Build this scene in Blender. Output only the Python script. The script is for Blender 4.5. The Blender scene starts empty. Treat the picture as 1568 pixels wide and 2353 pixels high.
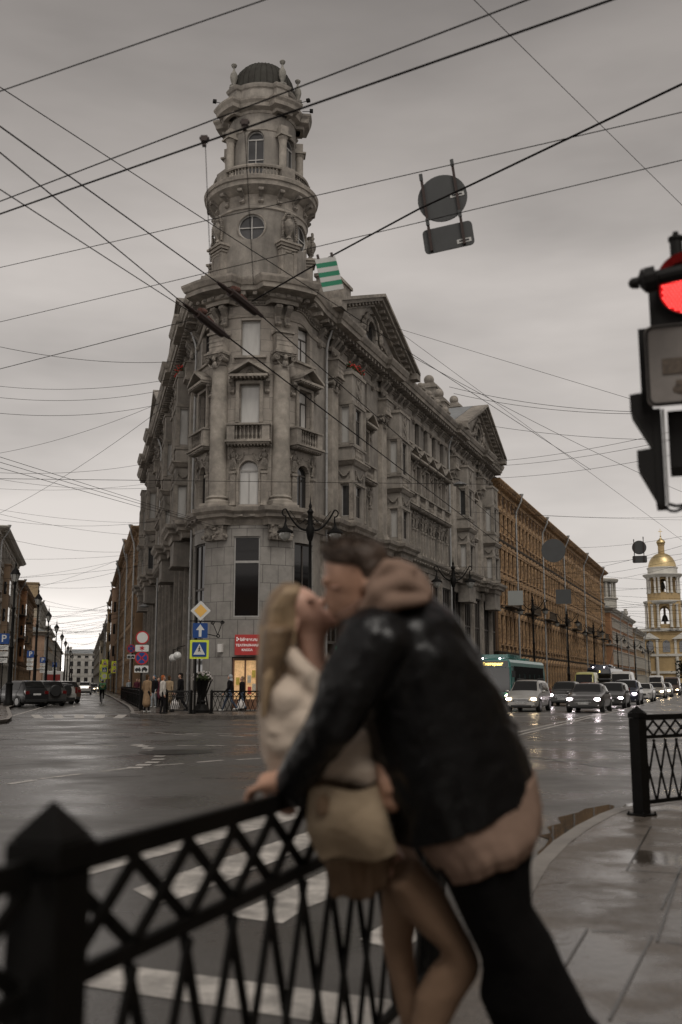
import bpy, bmesh, math, random
from mathutils import Vector, Matrix
from math import sin, cos, pi, radians as RD
random.seed(7)
S = bpy.context.scene
# ------------------------------------------------------------ camera, sky, sun, exposure
H = 1.45; FPX = 2285.0; PITCH = RD(9.8)
cam = bpy.data.cameras.new('camera'); cam.sensor_fit = 'HORIZONTAL'; cam.sensor_width = 24; cam.lens = 35
cam.clip_start = 0.05; cam.clip_end = 3000
cam.dof.use_dof = True; cam.dof.focus_distance = 50; cam.dof.aperture_fstop = 1.8
camo = bpy.data.objects.new('camera', cam); S.collection.objects.link(camo)
camo.location = (0, 0, H); camo.rotation_euler = (pi/2 + PITCH, 0, 0); S.camera = camo
S.view_settings.view_transform = 'Standard'; S.view_settings.look = 'None'; S.view_settings.gamma = 1
S.view_settings.exposure = 0.1
SUN_EL, SUN_AZ = 55, 163      # degrees; azimuth clockwise from +Y: high behind the camera
w = bpy.data.worlds.new('World'); S.world = w; w.use_nodes = True
nt = w.node_tree; nt.nodes.clear(); N = nt.nodes.new; Lk = nt.links.new
out = N('ShaderNodeOutputWorld'); bg = N('ShaderNodeBackground'); bg.inputs[1].default_value = 1.0
sky = N('ShaderNodeTexSky'); sky.sky_type = 'NISHITA'; sky.sun_disc = False
sky.sun_elevation = RD(SUN_EL); sky.sun_rotation = RD(SUN_AZ)
tc = N('ShaderNodeTexCoord'); sep = N('ShaderNodeSeparateXYZ'); Lk(tc.outputs['Generated'], sep.inputs[0])
ramp = N('ShaderNodeValToRGB')      # cloud layer brightness by height above the horizon
el = ramp.color_ramp.elements; el[0].position = 0.0; el[0].color = (.78, .74, .70, 1); el[1].position = 1.0; el[1].color = (.11, .1, .093, 1)
for p, c in ((.035, (.56, .525, .495)), (.09, (.44, .41, .385)), (.2, (.395, .366, .343)), (.36, (.345, .319, .299)), (.5, (.235, .215, .2)), (.62, (.145, .132, .123))):
    e = el.new(p); e.color = (*c, 1)
Lk(sep.outputs[2], ramp.inputs[0])
mp = N('ShaderNodeMapping'); mp.inputs['Scale'].default_value = (1.0, 1.0, 3.6); Lk(tc.outputs['Generated'], mp.inputs[0])
nz = N('ShaderNodeTexNoise'); nz.inputs['Scale'].default_value = 1.9; nz.inputs['Detail'].default_value = 5; nz.inputs['Roughness'].default_value = .52
Lk(mp.outputs[0], nz.inputs[0])
mr = N('ShaderNodeMapRange'); mr.inputs[1].default_value = .34; mr.inputs[2].default_value = .66; mr.inputs[3].default_value = 1.12; mr.inputs[4].default_value = 1.74
Lk(nz.outputs[0], mr.inputs[0])
# the cloud is thinner behind the viewer: brighter there
bk = N('ShaderNodeMapRange'); bk.inputs[1].default_value = .45; bk.inputs[2].default_value = -.5; bk.inputs[3].default_value = 1.0; bk.inputs[4].default_value = 1.35
Lk(sep.outputs[1], bk.inputs[0])
mm = N('ShaderNodeMath'); mm.operation = 'MULTIPLY'; Lk(mr.outputs[0], mm.inputs[0]); Lk(bk.outputs[0], mm.inputs[1])
# thin bright break in the cloud low over the left street
ga = N('ShaderNodeMapRange'); ga.inputs[1].default_value = -.02; ga.inputs[2].default_value = -.3; ga.inputs[3].default_value = 0; ga.inputs[4].default_value = .9; Lk(sep.outputs[0], ga.inputs[0])
gb = N('ShaderNodeMapRange'); gb.inputs[1].default_value = .03; gb.inputs[2].default_value = .1; gb.inputs[3].default_value = 1; gb.inputs[4].default_value = 0; Lk(sep.outputs[2], gb.inputs[0])
gc = N('ShaderNodeMath'); gc.operation = 'MULTIPLY_ADD'; gc.inputs[2].default_value = 1; Lk(ga.outputs[0], gc.inputs[0]); Lk(gb.outputs[0], gc.inputs[1])
gd = N('ShaderNodeMath'); gd.operation = 'MULTIPLY'; Lk(gc.outputs[0], gd.inputs[0]); Lk(mm.outputs[0], gd.inputs[1]); mm = gd
vm = N('ShaderNodeVectorMath'); vm.operation = 'SCALE'; Lk(ramp.outputs[0], vm.inputs[0]); Lk(mm.outputs[0], vm.inputs['Scale'])
vs = N('ShaderNodeVectorMath'); vs.operation = 'SCALE'; vs.inputs['Scale'].default_value = 0.05; Lk(sky.outputs[0], vs.inputs[0])
mx = N('ShaderNodeMix'); mx.data_type = 'RGBA'; mx.inputs[0].default_value = .95
Lk(vs.outputs[0], mx.inputs[6]); Lk(vm.outputs[0], mx.inputs[7]); Lk(mx.outputs[2], bg.inputs[0]); Lk(bg.outputs[0], out.inputs[0])
sl = bpy.data.lights.new('sun', 'SUN'); sl.energy = 1.5; sl.angle = RD(24); sl.color = (1, .95, .88)
so = bpy.data.objects.new('sun', sl); S.collection.objects.link(so)
so.rotation_euler = (RD(90 - SUN_EL), 0, RD(180 - SUN_AZ))
so.location = (0, 0, 60)

# ------------------------------------------------------------ helpers
LINK = S.collection.objects.link
def at(x, y, d):
    """world point seen at (x, y) of the 1568 px wide view, d metres along the view axis"""
    a = (x - 784) / FPX; b = (1176.5 - y) / FPX
    return Vector((a * d, (cos(PITCH) - b * sin(PITCH)) * d, H + (sin(PITCH) + b * cos(PITCH)) * d))
def atz(x, y, z):
    p = at(x, y, 1) - Vector((0, 0, H)); t = (z - H) / p.z
    return Vector((p.x * t, p.y * t, z))
def gnd(x, y, z=0.0): return atz(x, y, z)

def mat(name, col, rough=.8, noise=0, nscale=4, bump=0, metal=0, emis=0, col2=None, streak=False, spec=.5, grime=0, bscale=None, emcol=None, coords='Object', coat=0, bd=.02):
    m = bpy.data.materials.new(name); m.use_nodes = True; t = m.node_tree; b = t.nodes['Principled BSDF']
    b.inputs['Base Color'].default_value = (*col, 1); b.inputs['Roughness'].default_value = rough
    b.inputs['Metallic'].default_value = metal; b.inputs['Specular IOR Level'].default_value = spec
    if coat: b.inputs['Coat Weight'].default_value = coat; b.inputs['Coat Roughness'].default_value = .06
    if emis:
        b.inputs['Emission Color'].default_value = (*(emcol or col), 1); b.inputs['Emission Strength'].default_value = emis
    if noise or bump:
        g = t.nodes.new('ShaderNodeTexCoord') if coords == 'Object' else t.nodes.new('ShaderNodeNewGeometry')
        src = g.outputs['Object' if coords == 'Object' else 'Position']
        if streak:
            mpp = t.nodes.new('ShaderNodeMapping'); mpp.inputs['Scale'].default_value = (1, 1, .16); t.links.new(src, mpp.inputs[0]); s2 = mpp.outputs[0]
        else: s2 = src
        n1 = t.nodes.new('ShaderNodeTexNoise'); n1.inputs['Scale'].default_value = nscale; n1.inputs['Detail'].default_value = 6; n1.inputs['Roughness'].default_value = .62
        t.links.new(s2, n1.inputs[0])
        if noise:
            r = t.nodes.new('ShaderNodeMapRange'); r.inputs[1].default_value = .3; r.inputs[2].default_value = .7; t.links.new(n1.outputs[0], r.inputs[0])
            c2 = col2 or tuple(c * (1 - noise) for c in col); hi = col if col2 else tuple(min(1, c * (1 + noise)) for c in col)
            k = t.nodes.new('ShaderNodeMix'); k.data_type = 'RGBA'; k.inputs[6].default_value = (*c2, 1); k.inputs[7].default_value = (*hi, 1)
            t.links.new(r.outputs[0], k.inputs[0]); last = k.outputs[2]
            if grime:
                n3 = t.nodes.new('ShaderNodeTexNoise'); n3.inputs['Scale'].default_value = nscale * .35; n3.inputs['Detail'].default_value = 8; n3.inputs['Roughness'].default_value = .75
                t.links.new(src, n3.inputs[0])
                r3 = t.nodes.new('ShaderNodeMapRange'); r3.inputs[1].default_value = .42; r3.inputs[2].default_value = .62; r3.inputs[3].default_value = 1 - grime; r3.inputs[4].default_value = 1
                t.links.new(n3.outputs[0], r3.inputs[0])
                q = t.nodes.new('ShaderNodeVectorMath'); q.operation = 'SCALE'; t.links.new(last, q.inputs[0]); t.links.new(r3.outputs[0], q.inputs['Scale']); last = q.outputs[0]
            t.links.new(last, b.inputs['Base Color'])
        if bump:
            n2 = t.nodes.new('ShaderNodeTexNoise'); n2.inputs['Scale'].default_value = bscale or nscale * 5; n2.inputs['Detail'].default_value = 4; t.links.new(src, n2.inputs[0])
            bp = t.nodes.new('ShaderNodeBump'); bp.inputs['Strength'].default_value = bump; bp.inputs['Distance'].default_value = bd
            t.links.new(n2.outputs[0], bp.inputs['Height']); t.links.new(bp.outputs[0], b.inputs['Normal'])
    return m
def block_mat(name, col, mortar, bw=.9, bh=.55, rough=.75, var=.12):
    """ashlar courses laid by object coordinates: x along the wall, z up"""
    m = bpy.data.materials.new(name); m.use_nodes = True; t = m.node_tree; b = t.nodes['Principled BSDF']; b.inputs['Roughness'].default_value = rough
    u = t.nodes.new('ShaderNodeUVMap')
    br = t.nodes.new('ShaderNodeTexBrick'); br.inputs['Scale'].default_value = 1; br.inputs['Mortar Size'].default_value = .012; br.inputs['Brick Width'].default_value = bw; br.inputs['Row Height'].default_value = bh
    br.inputs['Color1'].default_value = (*col, 1); br.inputs['Color2'].default_value = (*(c * (1 - var) for c in col), 1); br.inputs['Mortar'].default_value = (*mortar, 1)
    t.links.new(u.outputs[0], br.inputs[0])
    g = t.nodes.new('ShaderNodeTexCoord'); n1 = t.nodes.new('ShaderNodeTexNoise'); n1.inputs['Scale'].default_value = 1.3; n1.inputs['Detail'].default_value = 8; n1.inputs['Roughness'].default_value = .7
    t.links.new(g.outputs['Object'], n1.inputs[0])
    r = t.nodes.new('ShaderNodeMapRange'); r.inputs[1].default_value = .3; r.inputs[2].default_value = .7; r.inputs[3].default_value = .7; r.inputs[4].default_value = 1.2; t.links.new(n1.outputs[0], r.inputs[0])
    q = t.nodes.new('ShaderNodeVectorMath'); q.operation = 'SCALE'; t.links.new(br.outputs[0], q.inputs[0]); t.links.new(r.outputs[0], q.inputs['Scale']); t.links.new(q.outputs[0], b.inputs['Base Color'])
    bp = t.nodes.new('ShaderNodeBump'); bp.inputs['Strength'].default_value = .5; bp.inputs['Distance'].default_value = .02; bp.invert = True
    t.links.new(br.outputs['Fac'], bp.inputs['Height']); t.links.new(bp.outputs[0], b.inputs['Normal'])
    return m

class MB:
    def __init__(s, f=None): s.v = []; s.f = []; s.M = Matrix(); s.fn = f; s.uv = None
    def add(s, vs, fs):
        n = len(s.v)
        for p in vs:
            p = s.M @ Vector(p)
            if s.fn: p = Vector(s.fn(*p))
            s.v.append(p)
        s.f += [tuple(i + n for i in f) for f in fs]; return s
    def box(s, x0, x1, y0, y1, z0, z1):
        return s.add([(x, y, z) for z in (z0, z1) for y in (y0, y1) for x in (x0, x1)], [(0, 2, 3, 1), (4, 5, 7, 6), (0, 1, 5, 4), (2, 6, 7, 3), (0, 4, 6, 2), (1, 3, 7, 5)])
    def quad(s, a, b, c, d): return s.add([a, b, c, d], [(0, 1, 2, 3)])
    def cone(s, p0, p1, r0, r1=None, n=10, caps=True):
        r1 = r0 if r1 is None else r1; p0 = Vector(p0); p1 = Vector(p1); d = (p1 - p0)
        if d.length < 1e-6: return s
        d.normalize(); a = d.cross(Vector((0, 0, 1)) if abs(d.z) < .9 else Vector((1, 0, 0))).normalized(); b = d.cross(a)
        vs = [p + (a * cos(2 * pi * i / n) + b * sin(2 * pi * i / n)) * r for p, r in ((p0, r0), (p1, r1)) for i in range(n)]
        fs = [(i, (i + 1) % n, n + (i + 1) % n, n + i) for i in range(n)]
        if caps: fs += [tuple(range(n - 1, -1, -1)), tuple(range(n, 2 * n))]
        return s.add(vs, fs)
    def tube(s, pts, r, n=6):
        for i in range(len(pts) - 1):
            ra = r[i] if isinstance(r, (list, tuple)) else r; rb = r[i + 1] if isinstance(r, (list, tuple)) else r
            s.cone(pts[i], pts[i + 1], ra, rb, n)
        return s
    def lathe(s, prof, c=(0, 0, 0), n=24, a0=0., a1=2 * pi):
        full = abs(a1 - a0 - 2 * pi) < 1e-6; k = n if full else n + 1
        vs = [(c[0] + r * sin(a0 + (a1 - a0) * i / n), c[1] - r * cos(a0 + (a1 - a0) * i / n), c[2] + z) for r, z in prof for i in range(k)]
        fs = [(j * k + i, j * k + (i + 1) % k, (j + 1) * k + (i + 1) % k, (j + 1) * k + i) for j in range(len(prof) - 1) for i in range(n)]
        return s.add(vs, fs)
    def prism(s, poly, y0, y1):
        n = len(poly); return s.add([(x, y0, z) for x, z in poly] + [(x, y1, z) for x, z in poly], [tuple(range(n)), tuple(range(2 * n - 1, n - 1, -1))] + [(i, n + i, n + (i + 1) % n, (i + 1) % n) for i in range(n)])
    def slab(s, poly, z0, z1):
        n = len(poly); return s.add([(x, y, z0) for x, y in poly] + [(x, y, z1) for x, y in poly], [tuple(range(n - 1, -1, -1)), tuple(range(n, 2 * n))] + [(i, (i + 1) % n, n + (i + 1) % n, n + i) for i in range(n)])
    def ell(s, c, r, n=10, m=7):
        r = (r, r, r) if not isinstance(r, (list, tuple)) else r
        vs = []; fs = []
        for j in range(m + 1):
            t = pi * j / m
            for i in range(n): vs.append((c[0] + r[0] * sin(t) * cos(2 * pi * i / n), c[1] + r[1] * sin(t) * sin(2 * pi * i / n), c[2] + r[2] * cos(t)))
        for j in range(m):
            for i in range(n): fs.append((j * n + i, j * n + (i + 1) % n, (j + 1) * n + (i + 1) % n, (j + 1) * n + i))
        return s.add(vs, fs)
    def sweep(s, path, prof, closed=False):
        """path: plan points left to right seen from outside; prof: (outward, z) pairs"""
        n = len(path); nr = []
        for i in range(n):
            P = [Vector(path[(i + k) % n] if closed else path[max(0, min(n - 1, i + k))]) for k in (-1, 0, 1)]
            d1 = P[1] - P[0]; d2 = P[2] - P[1]
            if d1.length < 1e-6: d1 = d2
            if d2.length < 1e-6: d2 = d1
            d1.normalize(); d2.normalize(); n1 = Vector((d1.y, -d1.x)); n2 = Vector((d2.y, -d2.x)); b = n1 + n2
            if b.length < .3: b = n1
            b.normalize(); nr.append(b / max(.45, b.dot(n1)))
        k = len(prof); vs = [(path[i][0] + nr[i].x * o, path[i][1] + nr[i].y * o, z) for i in range(n) for o, z in prof]
        fs = [(i * k + j, ((i + 1) % n) * k + j, ((i + 1) % n) * k + j + 1, i * k + j + 1) for i in range(n if closed else n - 1) for j in range(k - 1)]
        if not closed: fs += [tuple(range(k)), tuple((n - 1) * k + j for j in range(k - 1, -1, -1))]
        return s.add(vs, fs)
    def wall(s, x0, x1, z0, z1, holes, depth=.3, y=0., step=None):
        """wall sheet at y with real openings (x0, x1, z0, z1, arched) and their reveals"""
        xs = {x0, x1}; zs = {z0, z1}
        for h in holes: xs |= {h[0], h[1]}; zs |= {h[2], h[3]}
        if step:
            k = x0
            while k < x1: xs.add(k); k += step
        xs = sorted(xs); zs = sorted(zs)
        for i in range(len(xs) - 1):
            for j in range(len(zs) - 1):
                a, b, c, d = xs[i], xs[i + 1], zs[j], zs[j + 1]; mx_ = (a + b) / 2; mz_ = (c + d) / 2
                if any(h[0] < mx_ < h[1] and h[2] < mz_ < h[3] for h in holes): continue
                s.quad((a, y, c), (b, y, c), (b, y, d), (a, y, d))
        for h in holes:
            a, b, c, d = h[:4]; yy = y + depth
            if len(h) > 4 and h[4]:
                r = (b - a) / 2; cx = (a + b) / 2; sp = d - r; k = 10
                arc = [(cx - r * cos(pi * i / k), sp + r * sin(pi * i / k)) for i in range(k + 1)]
                s.add([(a, y, d)] + [(px, y, pz) for px, pz in arc[:k // 2 + 1]], [(0, i, i + 1) for i in range(1, k // 2 + 1)])
                s.add([(b, y, d)] + [(px, y, pz) for px, pz in arc[k // 2:]], [(0, i, i + 1) for i in range(1, k // 2 + 1)])
                for i in range(k): s.quad((arc[i][0], y, arc[i][1]), (arc[i + 1][0], y, arc[i + 1][1]), (arc[i + 1][0], yy, arc[i + 1][1]), (arc[i][0], yy, arc[i][1]))
                top = sp
            else:
                s.quad((a, y, d), (b, y, d), (b, yy, d), (a, yy, d)); top = d
            s.quad((a, y, c), (a, yy, c), (a, yy, top), (a, y, top)); s.quad((b, y, c), (b, y, top), (b, yy, top), (b, yy, c)); s.quad((a, y, c), (b, y, c), (b, yy, c), (a, yy, c))
        return s
    def mesh(s, name, m, smooth=False, uvf=None):
        me = bpy.data.meshes.new(name); me.from_pydata([tuple(p) for p in s.v], [], s.f)
        ms = m if isinstance(m, (list, tuple)) else [m]
        for q in ms: me.materials.append(q)
        if uvf:
            uv = me.uv_layers.new(name='UVMap').data
            for p in me.polygons:
                for li in p.loop_indices: uv[li].uv = uvf(me.vertices[me.loops[li].vertex_index].co, p.normal)
        if smooth:
            me.polygons.foreach_set('use_smooth', [True] * len(me.polygons))
            try: me.set_sharp_from_angle(angle=RD(42))
            except Exception: pass
        me.update(); return me
    def build(s, name, m, parent=None, loc=(0, 0, 0), rz=0, smooth=False, bev=0, uvf=None):
        return O(name, s.mesh(name, m, smooth, uvf), parent, loc, rz, bev)
def O(name, me, parent=None, loc=(0, 0, 0), rz=0, bev=0):
    o = bpy.data.objects.new(name, me); LINK(o); o.location = loc
    o.rotation_euler = rz if isinstance(rz, (tuple, list)) else (0, 0, rz)
    if parent: o.parent = parent
    if bev:
        b = o.modifiers.new('b', 'BEVEL'); b.width = bev; b.segments = 2; b.limit_method = 'ANGLE'; b.angle_limit = RD(40)
    return o
def tag(o, label=None, cat=None, group=None, kind=None):
    for k, v in (('label', label), ('category', cat), ('group', group), ('kind', kind)):
        if v: o[k] = v
    return o
def thing(name, label, cat, loc=(0, 0, 0), rz=0, group=None):
    o = bpy.data.objects.new(name, None); o.empty_display_size = .2; LINK(o); o.location = loc; o.rotation_euler = (0, 0, rz)
    return tag(o, label, cat, group)
def dup(o, loc=None, rz=None, label=None, parent=None):
    kids = [c for c in bpy.data.objects if c.parent == o]
    c = o.copy(); LINK(c)
    if parent: c.parent = parent
    if loc is not None: c.location = loc
    if rz is not None: c.rotation_euler = (0, 0, rz)
    if label: c['label'] = label
    for k in kids: dup(k, parent=c)
    return c
def struct(o): o['kind'] = 'structure'; return o
def text(body, size, loc, rot, m, parent, name='lettering', ax='CENTER', ex=.002, bold=0):
    c = bpy.data.curves.new(name, 'FONT'); c.body = body; c.size = size; c.align_x = ax; c.align_y = 'CENTER'; c.extrude = ex; c.offset = bold
    tmp = bpy.data.objects.new('t', c); LINK(tmp); bpy.context.view_layer.update()
    me = bpy.data.meshes.new_from_object(tmp.evaluated_get(bpy.context.evaluated_depsgraph_get())); bpy.data.objects.remove(tmp); me.materials.clear(); me.materials.append(m)
    return O(name, me, parent, loc, tuple(rot))

# ------------------------------------------------------------ materials
STONE = mat('stone_plaster', (.27, .245, .215), .85, .38, .9, .35, streak=True, grime=.42, bscale=14)
TRIM = mat('stone_trim', (.28, .25, .215), .82, .25, 2.2, .3, grime=.42, bscale=20)
RELIEF = mat('stone_relief', (.26, .232, .2), .85, .35, 5, .5, grime=.5, bscale=30)
COLM = mat('stone_column', (.32, .287, .246), .8, .3, 1.3, .3, grime=.36, bscale=16)
GRAN = block_mat('granite_facing', (.25, .235, .215), (.06, .055, .05), .78, .92)
ASH = block_mat('plaster_courses', (.275, .245, .212), (.14, .125, .11), 1.05, .62, var=.08)
LEAD = mat('lead_roofing', (.12, .12, .11), .5, .3, 3, .2, grime=.3)
DOMEM = mat('weathered_copper', (.04, .039, .033), .75, .3, 2.5, .2, col2=(.024, .021, .018), spec=.2)
RUST = mat('rusty_roof_metal', (.19, .095, .06), .6, .35, 1.5, .2, col2=(.11, .085, .07))
ROOFG = mat('grey_roof_metal', (.2, .21, .215), .42, .18, 1.2, .1)
IRON = mat('black_iron', (.006, .0055, .005), .6, .3, 6, .25, bscale=30, spec=.12)
IRONF = mat('fence_iron', (.0055, .005, .0045), .5, .3, 9, .35, bscale=60, bd=.004, spec=.12)
PIPE = mat('zinc_downpipe', (.27, .27, .265), .5, .2, 3, 0, metal=.3)
FRAMED = mat('dark_window_frame', (.05, .043, .037), .6)
FRAMEL = mat('grey_window_frame', (.3, .29, .275), .6, .15, 5)
GLASS = mat('window_glass', (.016, .016, .017), .04, spec=.9)
GLASSC = mat('curtain_sky_glass', (.42, .41, .39), .15, .16, 2.6, streak=True, spec=.8)  # pale base colour carries the bright sky's reflection as well as curtains
GLASSM = mat('reflective_glass', (.04, .04, .041), .08, .5, .8, spec=.7)
GLASSB = mat('shop_glass', (.008, .007, .007), .05, spec=.4)
CAR_GLASS = mat('car_glass', (.012, .012, .012), .08, spec=.5)
WHITE = mat('white_paint', (.6, .58, .55), .6)
WIRE = mat('black_cable', (.01, .008, .008), .7, spec=.1)
RWIRE = mat('rusty_insulator', (.03, .014, .01), .6, .4, 20)
# ------------------------------------------------------------ ground plan
AR, AL = RD(21.3), RD(-14.4); AM = (AR + AL) / 2; RP = 3.2
C = Vector((53.2 * sin(RD(-4.9)), 53.2 * cos(RD(-4.9))))
uR = Vector((sin(AR), cos(AR))); nR = Vector((cos(AR), -sin(AR))); uL = Vector((sin(AL), cos(AL))); nL = Vector((-cos(AL), sin(AL)))
pR = C + nR * RP; pL = C + nL * RP
rzR = pi - (AR + pi / 2); rzL = pi - (AL - pi / 2); rzP = -AM        # rz: local -y points out of the wall
def PR(s, o=0): return pR + uR * s + nR * o
def PL(s, o=0): return pL + uL * s + nL * o
def v3(p, z=0): return Vector((p[0], p[1], z))
angL = (AL - pi / 2) - (AM + pi)           # prow local angle of the left tangent (theta to the right positive)
TH = RD(90) - (AR - AL) / 2                # half opening of the rounded corner

# roads, pavements, kerbs
def wet(name, col, base_r, var, nscale, bump, bscale, col2=None, stain=0.3):
    m = bpy.data.materials.new(name); m.use_nodes = True; t = m.node_tree; b = t.nodes['Principled BSDF']
    g = t.nodes.new('ShaderNodeNewGeometry'); P = g.outputs['Position']
    def noi(sc, det=5, scale=(1, 1, 1), ro=.6):
        mpp = t.nodes.new('ShaderNodeMapping'); mpp.inputs['Scale'].default_value = scale; t.links.new(P, mpp.inputs[0])
        n = t.nodes.new('ShaderNodeTexNoise'); n.inputs['Scale'].default_value = sc; n.inputs['Detail'].default_value = det; n.inputs['Roughness'].default_value = ro; t.links.new(mpp.outputs[0], n.inputs[0]); return n.outputs[0]
    def rng(s, a, b_, c, d):
        r = t.nodes.new('ShaderNodeMapRange'); r.inputs[1].default_value = a; r.inputs[2].default_value = b_; r.inputs[3].default_value = c; r.inputs[4].default_value = d; t.links.new(s, r.inputs[0]); return r.outputs[0]
    big = noi(nscale, 6); fine = noi(45, 3, ro=.8)
    t.links.new(rng(big, .38, .62, base_r - var, base_r + var), b.inputs['Roughness'])
    k = t.nodes.new('ShaderNodeMix'); k.data_type = 'RGBA'; k.inputs[6].default_value = (*(col2 or tuple(c * (1 - stain) for c in col)), 1); k.inputs[7].default_value = (*col, 1)
    t.links.new(rng(big, .35, .65, 0, 1), k.inputs[0])
    q = t.nodes.new('ShaderNodeVectorMath'); q.operation = 'SCALE'; t.links.new(k.outputs[2], q.inputs[0]); t.links.new(rng(fine, .3, .7, .6, 1.4), q.inputs['Scale']); t.links.new(q.outputs[0], b.inputs['Base Color'])
    bp = t.nodes.new('ShaderNodeBump'); bp.inputs['Strength'].default_value = bump; bp.inputs['Distance'].default_value = .01
    t.links.new(noi(bscale, 3, ro=.7), bp.inputs['Height']); t.links.new(bp.outputs[0], b.inputs['Normal'])
    return m
ASPH = wet('wet_asphalt', (.085, .079, .073), .34, .17, .35, .35, 60)
PAVE = wet('wet_pavement_slabs', (.125, .104, .086), .3, .26, 1.5, .25, 14, stain=.5)
KERB = mat('granite_kerb', (.2, .18, .16), .5, .25, 3, .3, coords='w')
MARK = mat('road_paint', (.53, .495, .455), .5, .3, 6, .1, coords='w', grime=.42)
WATER = mat('puddle_water', (.022, .02, .018), .02, bump=.04, bscale=6, spec=.8, coords='w')
struct(MB().slab([(-900, -60), (900, -60), (900, 1400), (-900, 1400)], -.5, 0).build('road', ASPH))
def pavement(poly, kerbpath, name='pavement', h=.15):
    struct(MB().slab(poly, .002, h).build(name, PAVE))
    pth = kerbpath
    struct(MB().sweep(pth, [(.0, .002), (.0, h + .004), (-.16, h + .004), (-.16, h + .001), (-.02, .002)]).build('kerb', KERB))
def arc(c, r, a0, a1, n=8): return [(c[0] + r * cos(a0 + (a1 - a0) * i / n), c[1] + r * sin(a0 + (a1 - a0) * i / n)) for i in range(n + 1)]
# corner pavement round the grey building
def T(v): return (v[0], v[1])
kp = [T(PL(420, 2.2)), T(PL(150, 2.4)), T(PL(48, 2.6)), T(PL(8, 2.9)), (-9.9, 47.9), (-9.5, 45.6), (-8.7, 43.9), (-7.6, 43.0), (-6.3, 42.6), (-1, 42.4), (2.6, 42.9), (4.2, 44.4), (5.2, 47.2), T(PR(6, 4.3)), T(PR(260, 4.3))]
pavement(kp + [T(PR(260, -3)), T(C + Vector((0, 8))), T(PL(420, -3))], kp)
# camera side pavement
kn = [(-2.7, -3.6), (-.97, .45), (-.35, 2.3), (.5, 4.6), (.92, 5.6), (1.18, 6.48), (1.3, 6.89), (1.53, 7.62), (1.91, 8.63), (2.31, 9.53), (2.75, 10.39), (3.0, 10.8), (3.74, 11.45), (6.5, 13.6), (9, 16), (40, 79)]
struct(MB().slab(kn + [(60, 80), (60, -30), (-2.7, -30)], .002, .15).build('pavement', PAVE))
struct(MB().sweep(kn, [(0, .002), (0, .154), (-.14, .154), (-.14, .151), (-.02, .002)]).build('kerb', KERB))
# left side of the left street: pavement beyond the parked cars
kl = [(-12.3, 30), (-12.6, 38), (-13.6, 41.5), T(PL(8, 9.7)), T(PL(40, 9.9)), T(PL(420, 9.9))]
struct(MB().slab([(-60, 30)] + [(-60, 60), T(PL(420, 30)), T(PL(420, 9.9)), T(PL(40, 9.9)), T(PL(8, 9.7)), (-13.6, 41.5), (-12.6, 38), (-12.3, 30)], .002, .15).build('pavement', PAVE))
struct(MB().sweep(kl[::-1], [(0, .002), (0, .154), (-.16, .154), (-.16, .151), (-.02, .002)]).build('kerb', KERB))
# slab joints cut in the near pavement
JM = mat('wet_joint', (.03, .026, .022), .3)
jb = MB()
def strip(mb, p, q, w_, z=.004):
    p = Vector(p[:2]); q = Vector(q[:2]); d = (q - p).normalized(); n = Vector((d.y, -d.x)) * w_ / 2
    mb.add([(p.x - n.x, p.y - n.y, z), (p.x + n.x, p.y + n.y, z), (q.x + n.x, q.y + n.y, z), (q.x - n.x, q.y - n.y, z)], [(0, 1, 2, 3)])
for a, b in (((1568, 2008), (1440, 2000)), ((1440, 2000), (1496, 1900)), ((1568, 2170), (1530, 2165)), ((1520, 2090), (1568, 1990)), ((1510, 2165), (1560, 2010)), ((1290, 2235), (1350, 2135)), ((1360, 2140), (1440, 2142)), ((1400, 2345), (1500, 2150)), ((1440, 2353), (1568, 2360))):
    strip(jb, gnd(*a, .15), gnd(*b, .15), .014, .1545)
struct(jb.build('pavement_joints', JM))
# painted markings
mk = MB()
def line(px, w_=.12): 
    for a, b in zip(px[::2], px[1::2]): strip(mk, gnd(*a), gnd(*b), w_)
line([(0, 1690), (25, 1691), (60, 1691), (100, 1692), (355, 1683), (378, 1684), (402, 1688), (455, 1690), (505, 1690), (560, 1693)], .12)
for y0, xs in ((1686, ((100, 136), (172, 212), (246, 288), (372, 406), (428, 466), (498, 535), (560, 598))), (1713, ((160, 198), (234, 270), (302, 346), (408, 452), (472, 518), (545, 590)))):
    for a, b in xs: strip(mk, gnd(a, y0 + .0 * a), gnd(b, y0 + 1), .13)
for a, b in (((358, 1759), (422, 1755)), ((452, 1752), (512, 1747)), ((545, 1746), (598, 1743)), ((232, 1773), (316, 1763)), ((90, 1790), (190, 1778)), ((20, 1802), (80, 1793)), ((1255, 1748), (1300, 1747)), ((1345, 1748), (1400, 1744)), ((1230, 1722), (1268, 1722)), ((1300, 1716), (1350, 1716)), ((1400, 1716), (1470, 1717))):
    strip(mk, gnd(*a), gnd(*b), .13)
for x, y, w_ in ((318, 1712, 14), (330, 1715, 14), (343, 1719, 15), (354, 1725, 15), (364, 1731, 14), (368, 1738, 13), (366, 1745, 15), (352, 1752, 17), (332, 1758, 18), (312, 1764, 20)):
    strip(mk, gnd(x - w_, y), gnd(x + w_ * .8, y), .42 if y < 1725 else .3, .005)
# zebra across the left street
for x in (2, 84, 134, 183, 231, 279):
    k = (x - 183) * .08
    mk.add([gnd(x - 12 - k, 1650, .004), gnd(x + 11 - k, 1650, .004), gnd(x + 10 + k * .5, 1642, .004), gnd(x - 10 + k * .5, 1642, .004)], [(0, 1, 2, 3)])
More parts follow.
